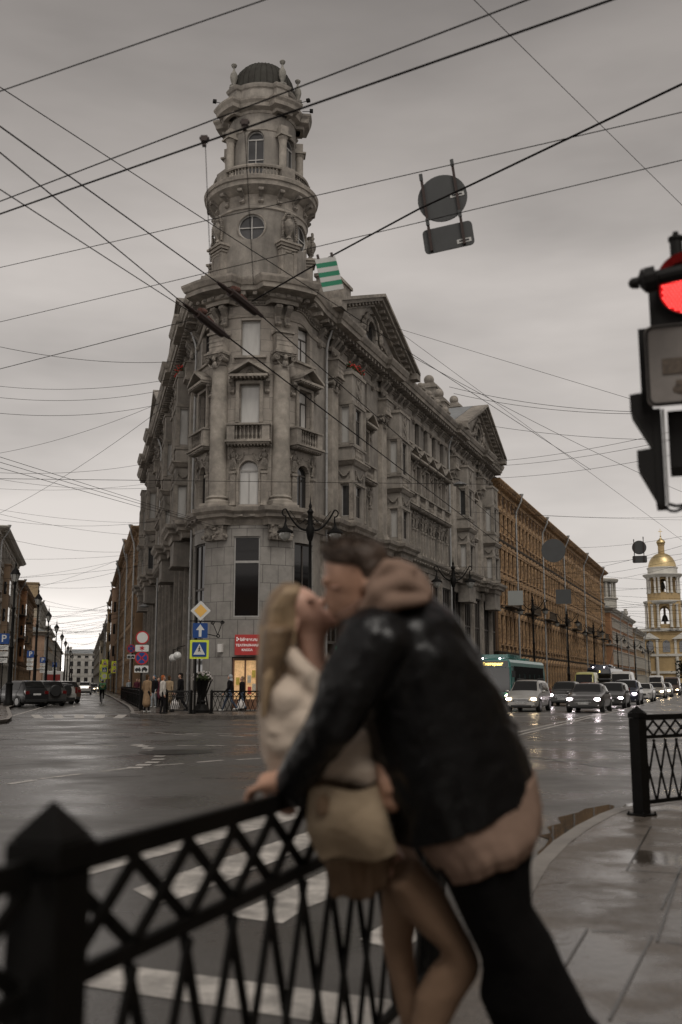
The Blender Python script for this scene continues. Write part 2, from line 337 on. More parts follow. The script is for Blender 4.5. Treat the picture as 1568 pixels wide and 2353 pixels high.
# zebra beside the near fence: bars point up the right hand street
for q in (((120, 1990), (700, 1850), (738, 1866), (120, 2033)), ((305, 2043), (504, 1975), (674, 1922), (790, 1886), (830, 1893), (697, 1952), (481, 2040), (369, 2078)),
          ((522, 2105), (633, 2057), (703, 2022), (840, 1962), (885, 1975), (762, 2063), (703, 2086), (650, 2121)), ((826, 2158), (980, 2060), (1030, 2080), (930, 2190)), ((60, 2120), (130, 2098), (150, 2104), (60, 2134))):
    mk.add([gnd(*p, .004) for p in q], [tuple(range(len(q)))])
mk.add([gnd(150, 2200, .004), gnd(905, 2298, .004), gnd(890, 2372, .004), gnd(150, 2258, .004)], [(0, 1, 2, 3)])
# right hand street: double centre line, stop line, crossing bars
for o in (12.9, 13.25): strip(mk, PR(-22, o + 1.2), PR(230, o - 0.2), .13)
for o in (5.0, 7.0, 9.0, 11.0): strip(mk, PR(-8.5, o - .6), PR(-4.6, o - .6), .45)
strip(mk, PR(-2.3, 4.6), PR(-2.3, 12.6), .35)
for o in (8.6,): 
    for k in range(14): strip(mk, PR(4 + k * 12, o), PR(9 + k * 12, o), .12)
for k in range(12): strip(mk, PL(14 + 14 * k, 6.0), PL(18 + 14 * k, 6.05), .12)
strip(mk, PL(-4, 8.6), PL(22, 7.6), .13)
struct(mk.build('road_markings', MARK))
# tar patches, ruts and manholes
TAR = mat('tar_patch', (.016, .015, .014), .3, coords='w', bump=.3, nscale=3)
tb = MB()
for a, b, w_ in (((0, 1700), (60, 1699), .12), ((500, 1659), (600, 1660), .1), ((330, 1671), (600, 1668), .07), ((1216, 1698), (1240, 1699), .15), ((290, 1646), (400, 1662), .09), ((0, 1760), (500, 1722), .05), ((0, 1683), (330, 1673), .06), ((1220, 1740), (1440, 1770), .05)):
    strip(tb, gnd(*a), gnd(*b), w_, .006)
rq = random.Random(21)
for k in range(46):
    x, y = rq.uniform(-11, 11), rq.uniform(9, 40); a_ = rq.choice((0, 0, .38, -.2)) + rq.gauss(0, .12); L_ = rq.uniform(.6, 3.5); p_ = Vector((x, y)); n_ = 5
    for j in range(n_):
        q_ = p_ + Vector((cos(a_), sin(a_))) * L_ / n_; strip(tb, p_, q_, rq.uniform(.015, .05), .0062 + .0001 * (k % 9)); p_ = q_; a_ += rq.gauss(0, .25)
for x, y, r in ((405, 1728, .8), (262, 1694, .45), (1432, 1722, .5), (1405, 1660, .5), (210, 1708, .4)):
    g_ = gnd(x, y); tb.add([(g_.x + r * cos(2 * pi * i / 20), g_.y + r * sin(2 * pi * i / 20), .007) for i in range(20)], [tuple(range(20))])
struct(tb.build('tar_patches', TAR))
pz = [(1242, 1990), (1236, 1960), (1252, 1948), (1262, 1930), (1240, 1922), (1268, 1915), (1256, 1902), (1290, 1893), (1282, 1880), (1330, 1868), (1345, 1860), (1400, 1850), (1413, 1853), (1414, 1868)]
kk = [T(gnd(*p)) for p in pz]
kk += [(3.2, 11.2), (3.1, 10.85), (2.7, 10.4), (2.25, 9.5), (1.85, 8.6), (1.5, 7.6)]
struct(MB().add([(x, y, .009) for x, y in kk], [tuple(range(len(kk)))]).build('puddle', WATER))
p2 = [(1440, 1868), (1425, 1856), (1440, 1846), (1500, 1843), (1568, 1840), (1600, 1848), (1600, 1862)]
struct(MB().add([gnd(*p, .009) for p in p2], [tuple(range(len(p2)))]).build('puddle', WATER))
# ------------------------------------------------------------ the grey corner building
GB = thing('corner_building', 'tall grey stone corner building with a round domed tower above its rounded corner', 'building', (C.x, C.y, 0))
def lc(p): return (p[0] - C.x, p[1] - C.y)
Z0, ZL0, ZL1, ZC0, ZC1 = .15, 9.35, 10.3, 21.1, 22.35
class Fr:
    """places parts on one face of the building: s along the face, o out of it"""
    def __init__(s, kind): s.k = kind
    def xy(s, q, o=0):
        if s.k == 'R': p = PR(q, o)
        elif s.k == 'L': p = PL(-q, o)
        else:
            a = q + rzP; p = C + Vector((sin(q - 0), 0)) * 0 + Vector((sin(q + 0), -cos(q + 0))).to_3d().to_2d() * 0
            d = Vector((sin(q), -cos(q))); c_, s_ = cos(rzP), sin(rzP); d = Vector((d.x * c_ - d.y * s_, d.x * s_ + d.y * c_)); p = C + d * (RP + o)
        return lc(p)
    def rz(s, q=0): return rzR if s.k == 'R' else rzL if s.k == 'L' else rzP + q
FRr, FLl, FPp = Fr('R'), Fr('L'), Fr('P')
def put(me, name, f, q, z, o=0, parent=None, bev=0):
    x, y = f.xy(q, o); return O(name, me, parent or GB, (x, y, z), f.rz(q), bev)
RL, LL = 44.0, 45.5
# measured stations along the right face; the left face mirrors them
ORI = [(3.7, 5.8), (12.5, 14.6), (30.4, 32.5), (39.7, 41.8)]
COLS = [2.75, 11.3, 28.7, 37.9]
PEDW = [8.3, 17.2, 19.4, 21.6, 23.8, 26.0, 34.9]
# --- window families (unit meshes)
def frame_rect(w_, h, d=.07, t=.07, cross=True, tr=.68):
    m = MB(); m.box(-w_/2, -w_/2 + t, 0, d, 0, h); m.box(w_/2 - t, w_/2, 0, d, 0, h); m.box(-w_/2 + t, w_/2 - t, 0, d, 0, t); m.box(-w_/2 + t, w_/2 - t, 0, d, h - t, h)
    if cross: m.box(-.03, .03, .003, d - .003, t, h * tr); m.box(-w_/2 + t, w_/2 - t, .005, d, h * tr, h * tr + .07)
    return m
def frame_arch(w_, h, d=.07, t=.07):
    m = MB(); r = w_ / 2; sp = h - r
    m.box(-w_/2, -w_/2 + t, 0, d, 0, sp); m.box(w_/2 - t, w_/2, 0, d, 0, sp); m.box(-w_/2 + t, w_/2 - t, 0, d, 0, t); m.box(-w_/2 + t, w_/2 - t, .004, d, sp - .04, sp + .04)
    m.box(-.025, .025, .003, d - .003, t, sp - .04)
    k = 10
    for i in range(k):
        a, b = pi * i / k, pi * (i + 1) / k
        P = lambda a_, r_: (-r_ * cos(a_), sp + r_ * sin(a_))
        m.add([(*(lambda p: (p[0], y, p[1]))(P(x_, q)),) for y in (0, d) for x_, q in ((a, r), (b, r), (b, r - t), (a, r - t))], [(0, 1, 2, 3), (4, 5, 6, 7), (3, 2, 6, 7)])
    return m
def pane_mesh(w_, h, arch, g, name='pane'):
    m = MB()
    if arch:
        r = w_ / 2 - .01; sp = h - w_ / 2; poly = [(-r, .01), (r, .01)] + [(r * cos(pi * i / 10), sp + r * sin(pi * i / 10)) for i in range(11)]
    else: poly = [(-w_/2 + .01, .01), (w_/2 - .01, .01), (w_/2 - .01, h - .01), (-w_/2 + .01, h - .01)]
    m.prism(poly, 0, .012); return m.mesh(name, g)
WC = {}
def window(f, q, z, w_, h, arch=False, glass=None, o=-.26, fm=None, parent=None, cross=True, name='window'):
    k = (w_, h, arch, cross, fm.name if fm else '')
    if k not in WC: WC[k] = (frame_arch(w_, h) if arch else frame_rect(w_, h, cross=cross)).mesh('window_frame', fm or FRAMED)
    g = glass or GLASS; k2 = (w_, h, arch, g.name)
    if k2 not in WC: WC[k2] = pane_mesh(w_, h, arch, g)
    a = put(WC[k], name, f, q, z, o, parent); O('pane', WC[k2], a, (0, .05, 0)); return a
# --- ornament meshes
def pediment_mesh(w_, h=.75, p=.55):
    m = MB(); m.prism([(-w_/2, 0), (w_/2, 0), (w_/2, .13), (-w_/2, .13)], -p, .05)
    t = .14
    for s in (-1, 1): m.prism([(s * (w_/2 + .04), .13), (s * (w_/2 + .04), .13 + t), (0, h + t), (0, h)], -p - .04, .05)
    m.prism([(-w_/2 + .1, .13), (w_/2 - .1, .13), (0, h)], -.12, .05)
    for k in range(9): a = 2 * pi * k / 9; m.ell((.13 * cos(a), -.14, .36 + .13 * sin(a)), .055, 6, 4)
    m.ell((0, -.14, .36), .09, 8, 5)
    for k in range(-4, 5): m.box(k * w_ / 9.6 - .04, k * w_ / 9.6 + .04, -p + .04, .0, -.07, -.001)
    return m
def console_mesh(w_=.2, h=.75, p=.34):
    m = MB(); pr = [(0, 0), (-.08, .02), (-.12, .14), (-.08, .26), (-.06, h * .5), (-p * .7, h * .74), (-p, h * .9), (-p, h), (0, h)]
    n = len(pr); m.add([(x, y, z) for x in (-w_/2, w_/2) for y, z in pr], [tuple(range(n)), tuple(range(2 * n - 1, n - 1, -1))] + [(i, i + 1, n + i + 1, n + i) for i in range(n - 1)])
    m.cone((-w_/2 - .02, -.1, .13), (w_/2 + .02, -.1, .13), .085, n=10); m.cone((-w_/2 - .02, -p + .08, h - .1), (w_/2 + .02, -p + .08, h - .1), .09, n=10); return m
def baluster_prof(h): return [(.045, 0), (.045, .06 * h), (.025, .1 * h), (.06, .32 * h), (.03, .62 * h), (.022, .78 * h), (.045, .85 * h), (.045, h)]
def balcony_mesh(w_, p=.42, h=.9, nb=7, rail=True):
    m = MB(); m.box(-w_/2 - .08, w_/2 + .08, -p - .1, .1, 0, .1); m.box(-w_/2, w_/2, -p, .1, -.1, -.003)
    for k in range(-6, 7): m.box(k * w_ / 13 - .035, k * w_ / 13 + .035, -p + .03, -.02, -.17, -.103)
    for s in (-1, 1): m.box(s * (w_/2 - .2) - .2, s * (w_/2 - .2) + .2, -p + .03, .1, .103, h)
    m.box(-w_/2 - .04, w_/2 + .04, -p - .02, .1, h + .003, h + .1); m.box(-w_/2 + .4, w_/2 - .4, -p + .1, -p + .22, .103, .18)
    W = w_ - .95
    for i in range(nb): m.lathe(baluster_prof(h - .18), (-W/2 + W * i / (nb - 1), -p + .16, .18), 8)
    return m
def relief_mesh(w_=.42, h=1.15, seed=1):
    """draped figure with a garland, in high relief"""
    r = random.Random(seed); m = MB()
    m.ell((0, -.16, h - .1), (.085, .09, .11), 8, 6); m.ell((0, -.12, h - .35), (.15, .1, .2), 8, 6); m.ell((0, -.1, h - .62), (.12, .09, .2), 8, 6)
    for k in range(6): x = -.14 + .056 * k; m.tube([(x * .6, -.14, h - .62), (x + r.uniform(-.03, .03), -.13, h - .85), (x * 1.2, -.09, .05)], [.045, .05, .03], 6)
    for s in (-1, 1): m.tube([(s * .14, -.12, h - .25), (s * .26, -.13, h - .42), (s * .2, -.16, h - .56)], [.045, .04, .03], 6)
    for k in range(9): t = k / 8; m.ell((.15 + .42 * t, -.09, h - .5 - .22 * sin(pi * t) + .2 * t), (.05, .05, .05), 6, 4)
    return m
def garland_mesh(w_=1.2, dr=.4):
    m = MB()
    for k in range(15): t = k / 14; m.ell((-w_/2 + w_ * t, -.05, -dr * sin(pi * t)), (.06, .05, .07), 6, 4)
    for s in (-1, 1):
        for k in range(4): m.ell((s * w_/2, -.05, -.08 - .12 * k), (.05 - .006 * k, .04, .08), 6, 4)
    return m
def capital_mesh(r=.46):
    m = MB(); m.box(-r - .14, r + .14, -r - .2, .1, .52, .62); m.box(-r - .06, r + .06, -r - .12, .1, .42, .517)
    m.lathe([(r * .86, 0), (r * .96, .06), (r * .86, .1), (r * .9, .24), (r * 1.08, .41)], (0, 0, 0), 16, -pi/2, pi/2)
    for s in (-1, 1):
        for k in range(26):
            a = k * .42; q = .19 * (1 - k / 30); m.ell((s * (r + .02) + s * q * cos(a), -r - .08, .27 + q * sin(a)), .038, 5, 4)
        m.cone((s * (r + .02), -r - .05, .27), (s * (r + .02), -.05, .27), .16, .12, 12)
        m.tube([(s * (r), -r - .06, .46), (s * .2, -r - .1, .36), (0, -r - .12, .33)], [.04, .035, .04], 6)
        m.tube([(s * (r - .02), -r - .02, .1), (s * r * .5, -r - .03, -.15), (0, -r - .02, -.2)], [.03, .035, .03], 5)
    m.ell((0, -r - .08, .3), (.13, .1, .17), 8, 6); m.ell((0, -r - .04, -.02), (.16, .06, .2), 8, 6); return m
def column_mesh(r=.46, h=7.45):
    m = MB(); m.box(-r - .2, r + .2, -r - .2, .1, 0, .16)
    m.lathe([(r + .17, .163), (r + .19, .23), (r + .17, .3), (r + .06, .34), (r + .06, .38), (r + .13, .44), (r + .1, .52), (r + .01, .56), (r, .62), (r * 1.01, 2.5), (r * .985, 4.5), (r * .9, h)], (0, 0, 0), 24, -pi * .62, pi * .62); return m
PED = pediment_mesh(2.0).mesh('window_pediment', TRIM); CONS = console_mesh().mesh('console', RELIEF); BALC = balcony_mesh(2.2).mesh('balcony', TRIM)
REL = [relief_mesh(seed=k).mesh('figure_relief', RELIEF, True) for k in range(3)]; GAR = garland_mesh().mesh('garland', RELIEF, True)
CAP = capital_mesh().mesh('capital', RELIEF, True); COL = column_mesh().mesh('column', COLM, True)
gp_ = MB(); gp_.box(-.47, .47, -.26, .05, .45, 7.5); gp_.box(-.64, .64, -.42, .05, 0, .18); gp_.box(-.58, .58, -.36, .05, .183, .3); gp_.box(-.53, .53, -.31, .05, .303, .447); GPIL = gp_.mesh('giant_pilaster', COLM)
BRK = console_mesh(.3, 1.05, .42).mesh('bracket', RELIEF, True)
def pil_mesh(w_, h, p): m = MB(); m.box(-w_/2, w_/2, -p, .05, 0, h); m.box(-w_/2 - .05, w_/2 + .05, -p - .05, .05, h + .003, h + .13); m.box(-w_/2 - .03, w_/2 + .03, -p - .03, .05, -.1, -.003); return m
PIL = pil_mesh(.28, 1.55, .14).mesh('pilaster', TRIM)
SURR = MB()
for s in (-1, 1): SURR.box(s * .62 - .09, s * .62 + .09, -.1, .02, 0, 2.05)
SURR.box(-.71, .71, -.1, .02, 2.053, 2.2); SURR = SURR.mesh('window_surround', TRIM)
def uv_flat(co, n): return (co.x, co.z)
rw = random.Random(3)
def gl(p=.35): return GLASSM if rw.random() < p else GLASS
def bay(f, q, o=0, w=1.02, glass3=None, arch2=True, light=False):
    """one bay: arched window with figures, balustraded window under a pediment, plain window on top"""
    g = (lambda: GLASSC) if light else (lambda: rw.choice((GLASSM, GLASS, GLASS, GLASSC)))
    window(f, q, 10.45, w, 2.3, True, g(), o - .24, FRAMEL if light else None)
    ds = .78 / RP if f.k == 'P' else .76
    for s in (-1, 1):
        put(PIL, 'pilaster', f, q + s * ds, 10.5, o)
        a = put(REL[(int(q * 3) + s) % 3], 'figure_relief', f, q + s * ds, 12.22, o); a.scale = (-s, 1, 1)
    put(BALC, 'balcony', f, q, 13.62, o)
    window(f, q, 14.75, w, 2.05, False, g(), o - .24, FRAMEL if light else None, cross=not light)
    put(SURR, 'window_surround', f, q, 14.75, o)
    for s in (-1, 1): put(CONS, 'console', f, q + s * (.9 / RP if f.k == 'P' else .84), 16.3, o)
    put(PED, 'window_pediment', f, q, 17.08 if f.k == 'P' else 17.05, o)
    if f.k == 'P': window(f, q, 18.35, w, 1.95, False, g(), o - .24, FRAMEL if light else None, cross=not light)
    else: window(f, q, 18.3, w, 1.9, False, g(), o - .24)
    s_ = MB(); s_.box(-.85, .85, -.14, .05, 18.15 - 18.15, .12); put(s_.mesh('window_sill', TRIM), 'window_sill', f, q, 18.2 if f.k == 'P' else 18.17, o)
ZCL = ZC1 - .45
HL = [(0, 0, 10.45, 12.75, True), (0, 0, 14.75, 16.8), (0, 0, 18.3, 20.2)]
HB = lambda q, w=1.02: [(q - w/2, q + w/2, 10.45, 12.75, True), (q - w/2, q + w/2, 14.75, 16.8), (q - w/2, q + w/2, 18.35, 20.3)]
# --- walls of the two long faces
GW = 2.75
def long_face(f, L, sg, nm):
    # sg=+1: stations grow with local x (right face); sg=-1: mirrored (left face)
    X = lambda a, b: (sg * a, sg * b) if sg > 0 else (-b, -a)
    holes = []
    for q in PEDW: holes += [(*X(q - .51, q + .51), *h[2:]) for h in HL]
    m = MB(); m.wall(*X(0, L), ZL0, ZCL - .3, holes, .35)
    x, y = f.xy(0)
    m.box(*X(.0, L), .36, 11, ZL0, ZC1 - .65) if False else None
    o = m.build('wall', STONE, GB, (x, y, 0), f.rz())
    # ground storey: tall piers with tall dark shop windows between
    g = MB(); edges = [1.2]; q = 1.2
    cw = MB(); holes = []
    k = 0; q = 1.75
    while q < L - 1.6:
        holes.append((*X(q, q + GW), 1.0, 8.7)); q += GW + .6; k += 1
    g.wall(*X(0, L), .15, ZL0, holes, .22)
    g.build('ground_storey_wall', STONE, GB, (x, y, 0), f.rz())
    for h in holes:
        c_ = (h[0] + h[1]) / 2; w_ = GW
        fr = frame_rect(w_, 7.7, .08, .08, False); fr.box(-w_/2 + .08, w_/2 - .08, 0, .08, 2.6, 2.75); fr.box(-w_/2 + .08, w_/2 - .08, 0, .08, 5.1, 5.22); fr.box(-.04, .04, .003, .077, 2.75, 7.6); fr.box(-.75, -.69, .003, .077, 2.75, 7.6); fr.box(.69, .75, .003, .077, 2.75, 7.6)
        if 'shopf' not in WC: WC['shopf'] = fr.mesh('shop_window', FRAMED); WC['shopp'] = pane_mesh(w_, 7.7, False, GLASSB)
        a = put(WC['shopf'], 'shop_window', f, c_, 1.0, -.12); O('pane', WC['shopp'], a, (0, .06, 0))
        if 'pier' not in WC:
            pm = MB(); pm.box(-.2, .2, -.12, .05, .15, 9.0); pm.box(-.27, .27, -.18, .05, 9.003, 9.3); pm.box(-.27, .27, -.18, .05, .16, .9); pm.box(-.12, .12, -.16, -.123, 1.2, 8.8); WC['pier'] = pm.mesh('pier', TRIM)
        put(WC['pier'], 'pier', f, h[0] - .3, 0)
    for q in PEDW: bay(f, sg * q)
    if True:
        q1 = MB(); q1.box(-.33, .33, -.3, .05, ZL1, 19.2)
    for q in COLS:
        put(GPIL, 'giant_pilaster', f, sg * q, 10.35, 0)
        a = put(CAP, 'capital', f, sg * q, 17.85, .0); a.scale = (1.05, .75, 1)
        if 'blk' not in WC:
            b = MB(); b.box(-.52, .52, -.62, .1, 0, .12); b.box(-.44, .44, -.54, .1, .123, 1.0); b.box(-.54, .54, -.64, .1, 1.003, 1.12)
            for s in (.35, .6, .82): b.box(-.46, .46, -.56, -.5, s, s + .1)
            WC['blk'] = b.mesh('entablature_block', TRIM)
        put(WC['blk'], 'entablature_block', f, sg * q, 18.45, .05)
        for s in (-.26, .26): put(BRK, 'bracket', f, sg * q + s, 19.75, .18)
    for a, b in ORI:
        c_ = sg * (a + b) / 2; oriel(f, c_)
        window(f, c_, 19.25, .9, 1.1, False, gl(), -.05, None, cross=False)
        for s in (-1, 1): put(BRK, 'bracket', f, c_ + s * .75, 19.75, .02)
    q = .9
    while q < L:
        if all(abs(q - c_) > .9 for c_ in COLS) and all(not (a - .3 < q < b + .3) for a, b in ORI) and all(abs(q - c_) > .62 for c_ in PEDW):
            put(BRK, 'bracket', f, sg * q, 19.75, .02)
        q += 1.1
    for q in ((1.75, 27.7) if sg > 0 else (1.4, 26.9)):
        p = MB(); p.tube([(0, -.6, 21.4), (0, -.45, 21.0), (0, -.2, 20.3), (0, -.14, 19.9), (0, -.14, .5), (0, -.3, .25)], .07, 8)
        for z in range(2, 20, 2): p.lathe([(.07, -.05), (.095, -.05), (.095, .05), (.07, .05)], (0, -.14, z), 8)
        x_, y_ = f.xy(sg * q); p.build('downpipe', PIPE, GB, (x_, y_, 0), f.rz(), smooth=True)
def oriel_mesh():
    w_, p = 2.1, .92; m = MB()
    # floor by floor: windows open on the front and on both cheeks
    def cheek(x, sgn, z0, z1, holes):
        k = MB(); k.wall(0, p, z0, z1, holes, .12)
        for f_ in k.f: pass
        m.add([(x - sgn * v.y, -v.x, v.z) for v in k.v], k.f)
    FH = [(-.42, .42, 10.75, 12.55), (-.42, .42, 15.0, 17.1)]
    m.add(*(lambda k: ([(v.x, v.y - p, v.z) for v in k.v], k.f))(MB().wall(-w_/2, w_/2, 10.35, 19.1, FH, .15)))
    CH = [(.26, .74, 10.75, 12.55), (.26, .74, 15.0, 17.1)]
    cheek(-w_/2, -1, 10.35, 19.1, CH); cheek(w_/2, 1, 10.35, 19.1, CH)
    m.quad((-w_/2, -p, 19.1), (w_/2, -p, 19.1), (w_/2, 0, 19.1), (-w_/2, 0, 19.1))
    return m
def ring(m, w_, p, z0, z1, e, prof=None):
    pt = [(-w_/2, .02), (-w_/2, -p), (w_/2, -p), (w_/2, .02)]; m.sweep(pt, prof or [(0, z0), (e, z0), (e, z1), (0, z1)])
ORM = oriel_mesh().mesh('oriel', STONE)
om = MB()
ring(om, 2.1, .92, 12.62, 12.75, .07); ring(om, 2.1, .92, 13.75, 13.95, .0, [(0, 13.62), (.1, 13.68), (.2, 13.86), (.26, 13.9), (.26, 13.98), (0, 14.02)])
ring(om, 2.1, .92, 14.72, 14.84, .08); ring(om, 2.1, .92, 17.22, 17.4, .07); ring(om, 2.1, .92, 18.98, 19.16, .08); ring(om, 2.1, .92, 10.3, 10.5, .07)
for x in (-.98, .98):
    for z0, z1 in ((10.55, 12.6), (14.88, 17.2)): om.box(x - .11, x + .11, -.99, -.923, z0, z1); 
for sx in (-1, 1):
    for z0, z1 in ((10.55, 12.6), (14.88, 17.2)): om.box(*sorted((sx * 1.053, sx * 1.11)), -.99, -.74, z0, z1); om.box(*sorted((sx * 1.053, sx * 1.11)), -.2, .0, z0, z1)
for i in range(7): om.lathe(baluster_prof(.6), (-.5 + i * .167, -.96, 14.08), 6)
OTR = om.mesh('oriel_trim', TRIM)
orl = MB(); rr = random.Random(5)
for k in range(26): t = k / 25; orl.ell((.16 * sin(t * 14), -.95, 17.55 + 1.3 * t), (.06, .04, .06), 6, 4)
for z0, z1, x0, x1 in ((17.5, 18.9, -.42, -.36), (17.5, 18.9, .36, .42)): orl.box(x0, x1, -.96, -.923, z0, z1)
orl.box(-.42, .42, -.96, -.923, 18.9, 18.96); orl.box(-.42, .42, -.96, -.923, 17.44, 17.5)
ORR = orl.mesh('panel_relief', RELIEF, True)
OWF = {}
def oriel(f, c_):
    x, y = f.xy(c_); a = O('oriel', ORM, GB, (x, y, 0), f.rz()); O('oriel_trim', OTR, a); O('panel_relief', ORR, a)
    g1 = O('garland', GAR, a, (0, -.93, 13.35)); 
    for s in (-1, 1): g2 = O('garland', GAR, a, (s * 1.06, -.46, 13.35), s * pi/2); g2.scale = (.55, 1, .8)
    for z, h in ((10.75, 1.8), (15.0, 2.1)):
        for (xx, yy, w_, r_, n_) in ((0, -.82, .84, 0, 'f'), (-.96, -.5, .48, -pi/2, 'c'), (.96, -.5, .48, pi/2, 'c')):
            k = (n_, h)
            if k not in OWF:
                OWF[k] = (frame_rect(w_, h, .05, .05, n_ == 'f').mesh('oriel_window', FRAMEL if n_ == 'c' else FRAMED), pane_mesh(w_, h, False, GLASSM), pane_mesh(w_, h, False, GLASS), pane_mesh(w_, h, False, GLASSC))
            q = O('oriel_window', OWF[k][0], a, (xx, yy, z), r_)
            # panes merged under the bay: one pane each would be a fourth level, so they sit beside their frame
            O('pane', OWF[k][1 + (rw.choice((0, 2, 2)) if n_ == 'c' else rw.choice((0, 1)))], a, (xx + .03 * sin(-r_) , yy + .03 * cos(r_), z), r_)
long_face(FRr, RL, 1, 'right'); long_face(FLl, LL, -1, 'left')
# --- the rounded corner
bend = lambda x, y, z: ((RP - y) * sin(x / RP), -(RP - y) * cos(x / RP), z)
SB = RD(57.5); BQ = [0, -SB, SB]
hs = []
for q in BQ: hs += [(q * RP - .51, q * RP + .51, *h[2:]) for h in HB(0)]
XT = TH * RP
MB(bend).wall(-XT, XT, ZL0, ZC1 - .5, hs, .3, step=.25).build('corner_wall', ASH, GB, (0, 0, 0), rzP, uvf=lambda co, n: (math.atan2(co.x, -co.y) * RP, co.z))
gh = [(-.66, .66, 4.73, 8.8), (-.66, .66, .2, 2.75), (SB * RP - .75, SB * RP + .75, 1.0, 8.6), (-SB * RP - .75, -SB * RP + .75, 1.0, 8.6)]
MB(bend).wall(-XT, XT, .15, ZL0, gh, .25, y=-.12, step=.25).build('ground_storey_wall', GRAN, GB, (0, 0, 0), rzP, uvf=lambda co, n: (math.atan2(co.x, -co.y) * RP, co.z))
for i, q in enumerate(BQ): bay(FPp, q, 0, light=(i == 0))
fr = frame_rect(1.32, 4.07, .08, .07, False); fr.box(-.59, .59, 0, .08, 2.72, 2.84)
a = put(fr.mesh('corner_window', FRAMEL), 'corner_window', FPp, 0, 4.73, -.02); O('pane', pane_mesh(1.32, 4.07, False, GLASSB), a, (0, .05, 0))
fr = frame_rect(1.5, 7.6, .08, .08, False); fr.box(-.67, .67, 0, .08, 2.6, 2.72); fr.box(-.03, .03, .003, .077, .08, 7.5); fr.box(-.67, .67, 0, .08, 5.2, 5.3); fm_ = fr.mesh('shop_window', FRAMED); pm_ = pane_mesh(1.5, 7.6, False, GLASSB)
for q in (-SB, SB): a = put(fm_, 'shop_window', FPp, q, 1.0, -.05); O('pane', pm_, a, (0, .05, 0))
for q in (-RD(29), RD(29), -RD(88), RD(88)):
    if abs(q) < 1: 
        put(COL, 'column', FPp, q, 10.35, .14); put(CAP, 'capital', FPp, q, 17.85, .14); put(WC['blk'], 'entablature_block', FPp, q, 18.5, 0)
        for s in (-.08, .08): put(BRK, 'bracket', FPp, q + s, 20.0, .15)
        st = MB(); st.box(-.75, .75, -.75, .1, 10.25 - 10.25, .12); put(st.mesh('column_plinth', TRIM), 'column_plinth', FPp, q, 10.26, .1)
        c_ = MB(); r_ = random.Random(int(q * 10))
        for k in range(46): c_.ell((r_.uniform(-.62, .62), r_.uniform(-.55, -.1), r_.uniform(.0, .3) + (0 if k % 2 else .45)), (r_.uniform(.06, .13), r_.uniform(.07, .12), r_.uniform(.06, .14)), 6, 4)
        c_.box(-.6, .6, -.4, .1, -.1, .7); put(c_.mesh('carved_corbel', RELIEF, True), 'carved_corbel', FPp, q, 8.72, .0)
# --- ledge, string course and main cornice run round both faces and the corner
def runpath(res, offR, pad=0):
    """plan path from the far left, round the corner, to the far right"""
    pts = []
    def seg(L, face):
        st = sorted({0., L} | {e for c_, h, d in offR for e in (c_ - h, c_ - h + 1e-3, c_ + h - 1e-3, c_ + h) if 0 < e < L})
        o = lambda q: max([d for c_, h, d in offR if abs(q - c_) < h - 5e-4] + [0])
        return [(q, o(q)) for q in st]
    for q, o in reversed(seg(LL, 0)): pts.append(lc(PL(q, o)))
    n = 40
    for i in range(1, n):
        t = -TH + 2 * TH * i / n; o = 0
        for c_, h, d in res:
            if abs(t - c_) < h: o = d
        pts.append(FPp.xy(t, o))
    for q, o in seg(RL, 1): pts.append(lc(PR(q, o)))
    return pts
offs = [((a + b) / 2, 1.2, .9) for a, b in ORI] + [(c_, .62, .5) for c_ in COLS]
corn = [(0, ZC0), (.1, ZC0), (.1, ZC0 + .2), (.28, ZC0 + .25), (.3, ZC0 + .42), (.95, ZC0 + .5), (.98, ZC0 + .72), (1.06, ZC0 + .76), (1.18, ZC0 + 1.0), (1.2, ZC0 + 1.12), (-.3, ZC0 + 1.3)]
pth = runpath([(RD(29), RD(12), .5), (-RD(29), RD(12), .5)], [(c_, .62, .28) for c_ in COLS])
def drop(x, y, z):
    c_, s_ = cos(-rzP), sin(-rzP); X_, Y_ = x * c_ - y * s_, x * s_ + y * c_; t = abs(math.atan2(X_, -Y_)); u = max(0, min(1, (t - RD(50)) / RD(20))); return (x, y, z - .45 * u * u * (3 - 2 * u))
MB(drop).sweep(pth, corn).build('cornice', TRIM, GB)
ledge = [(0, ZL0 + .02), (.08, ZL0 + .02), (.12, ZL0 + .3), (.2, ZL0 + .36), (.34, ZL0 + .4), (.36, ZL0 + .56), (.52, ZL0 + .7), (.55, ZL0 + .84), (.56, ZL0 + .9), (-.2, ZL0 + .97)]
MB().sweep(runpath([(RD(29), RD(13), .42), (-RD(29), RD(13), .42)], offs), ledge).build('ledge', TRIM, GB)
MB(drop).sweep(runpath([], [(c_, .5, .2) for c_ in COLS]), [(0, 20.45), (.06, 20.45), (.12, 20.6), (.12, 20.68), (0, 20.72)]).build('string_course', TRIM, GB)
# modillions under cornice and ledge blocks
mdm = MB(); 
for z, o0, o1, st, hh in ((ZC0 + .28, .3, .86, .55, .2), (ZC0 + .05, .1, .2, .2, .12), (ZL0 + .42, .36, .48, .62, .1)):
    for f, L, sg in ((FRr, RL, 1), (FLl, LL, -1)):
        q = .3
        while q < L:
            x, y = f.xy(sg * q); mdm.M = Matrix.Translation((x, y, 0)) @ Matrix.Rotation(f.rz(), 4, 'Z'); mdm.box(-st * .2, st * .2, -o1, -o0 + .02, z - (.45 if z > 15 else 0), z + hh - (.45 if z > 15 else 0)); q += st
    q = -TH
    while q < TH:
        x, y = FPp.xy(q); mdm.M = Matrix.Translation((x, y, 0)) @ Matrix.Rotation(FPp.rz(q), 4, 'Z'); dz = 0 if z < 15 else .45 * (lambda u: u * u * (3 - 2 * u))(max(0, min(1, (abs(q) - RD(50)) / RD(20)))); mdm.box(-st * .2, st * .2, -o1, -o0 + .02, z - dz, z + hh - dz); q += st / (RP + .5)
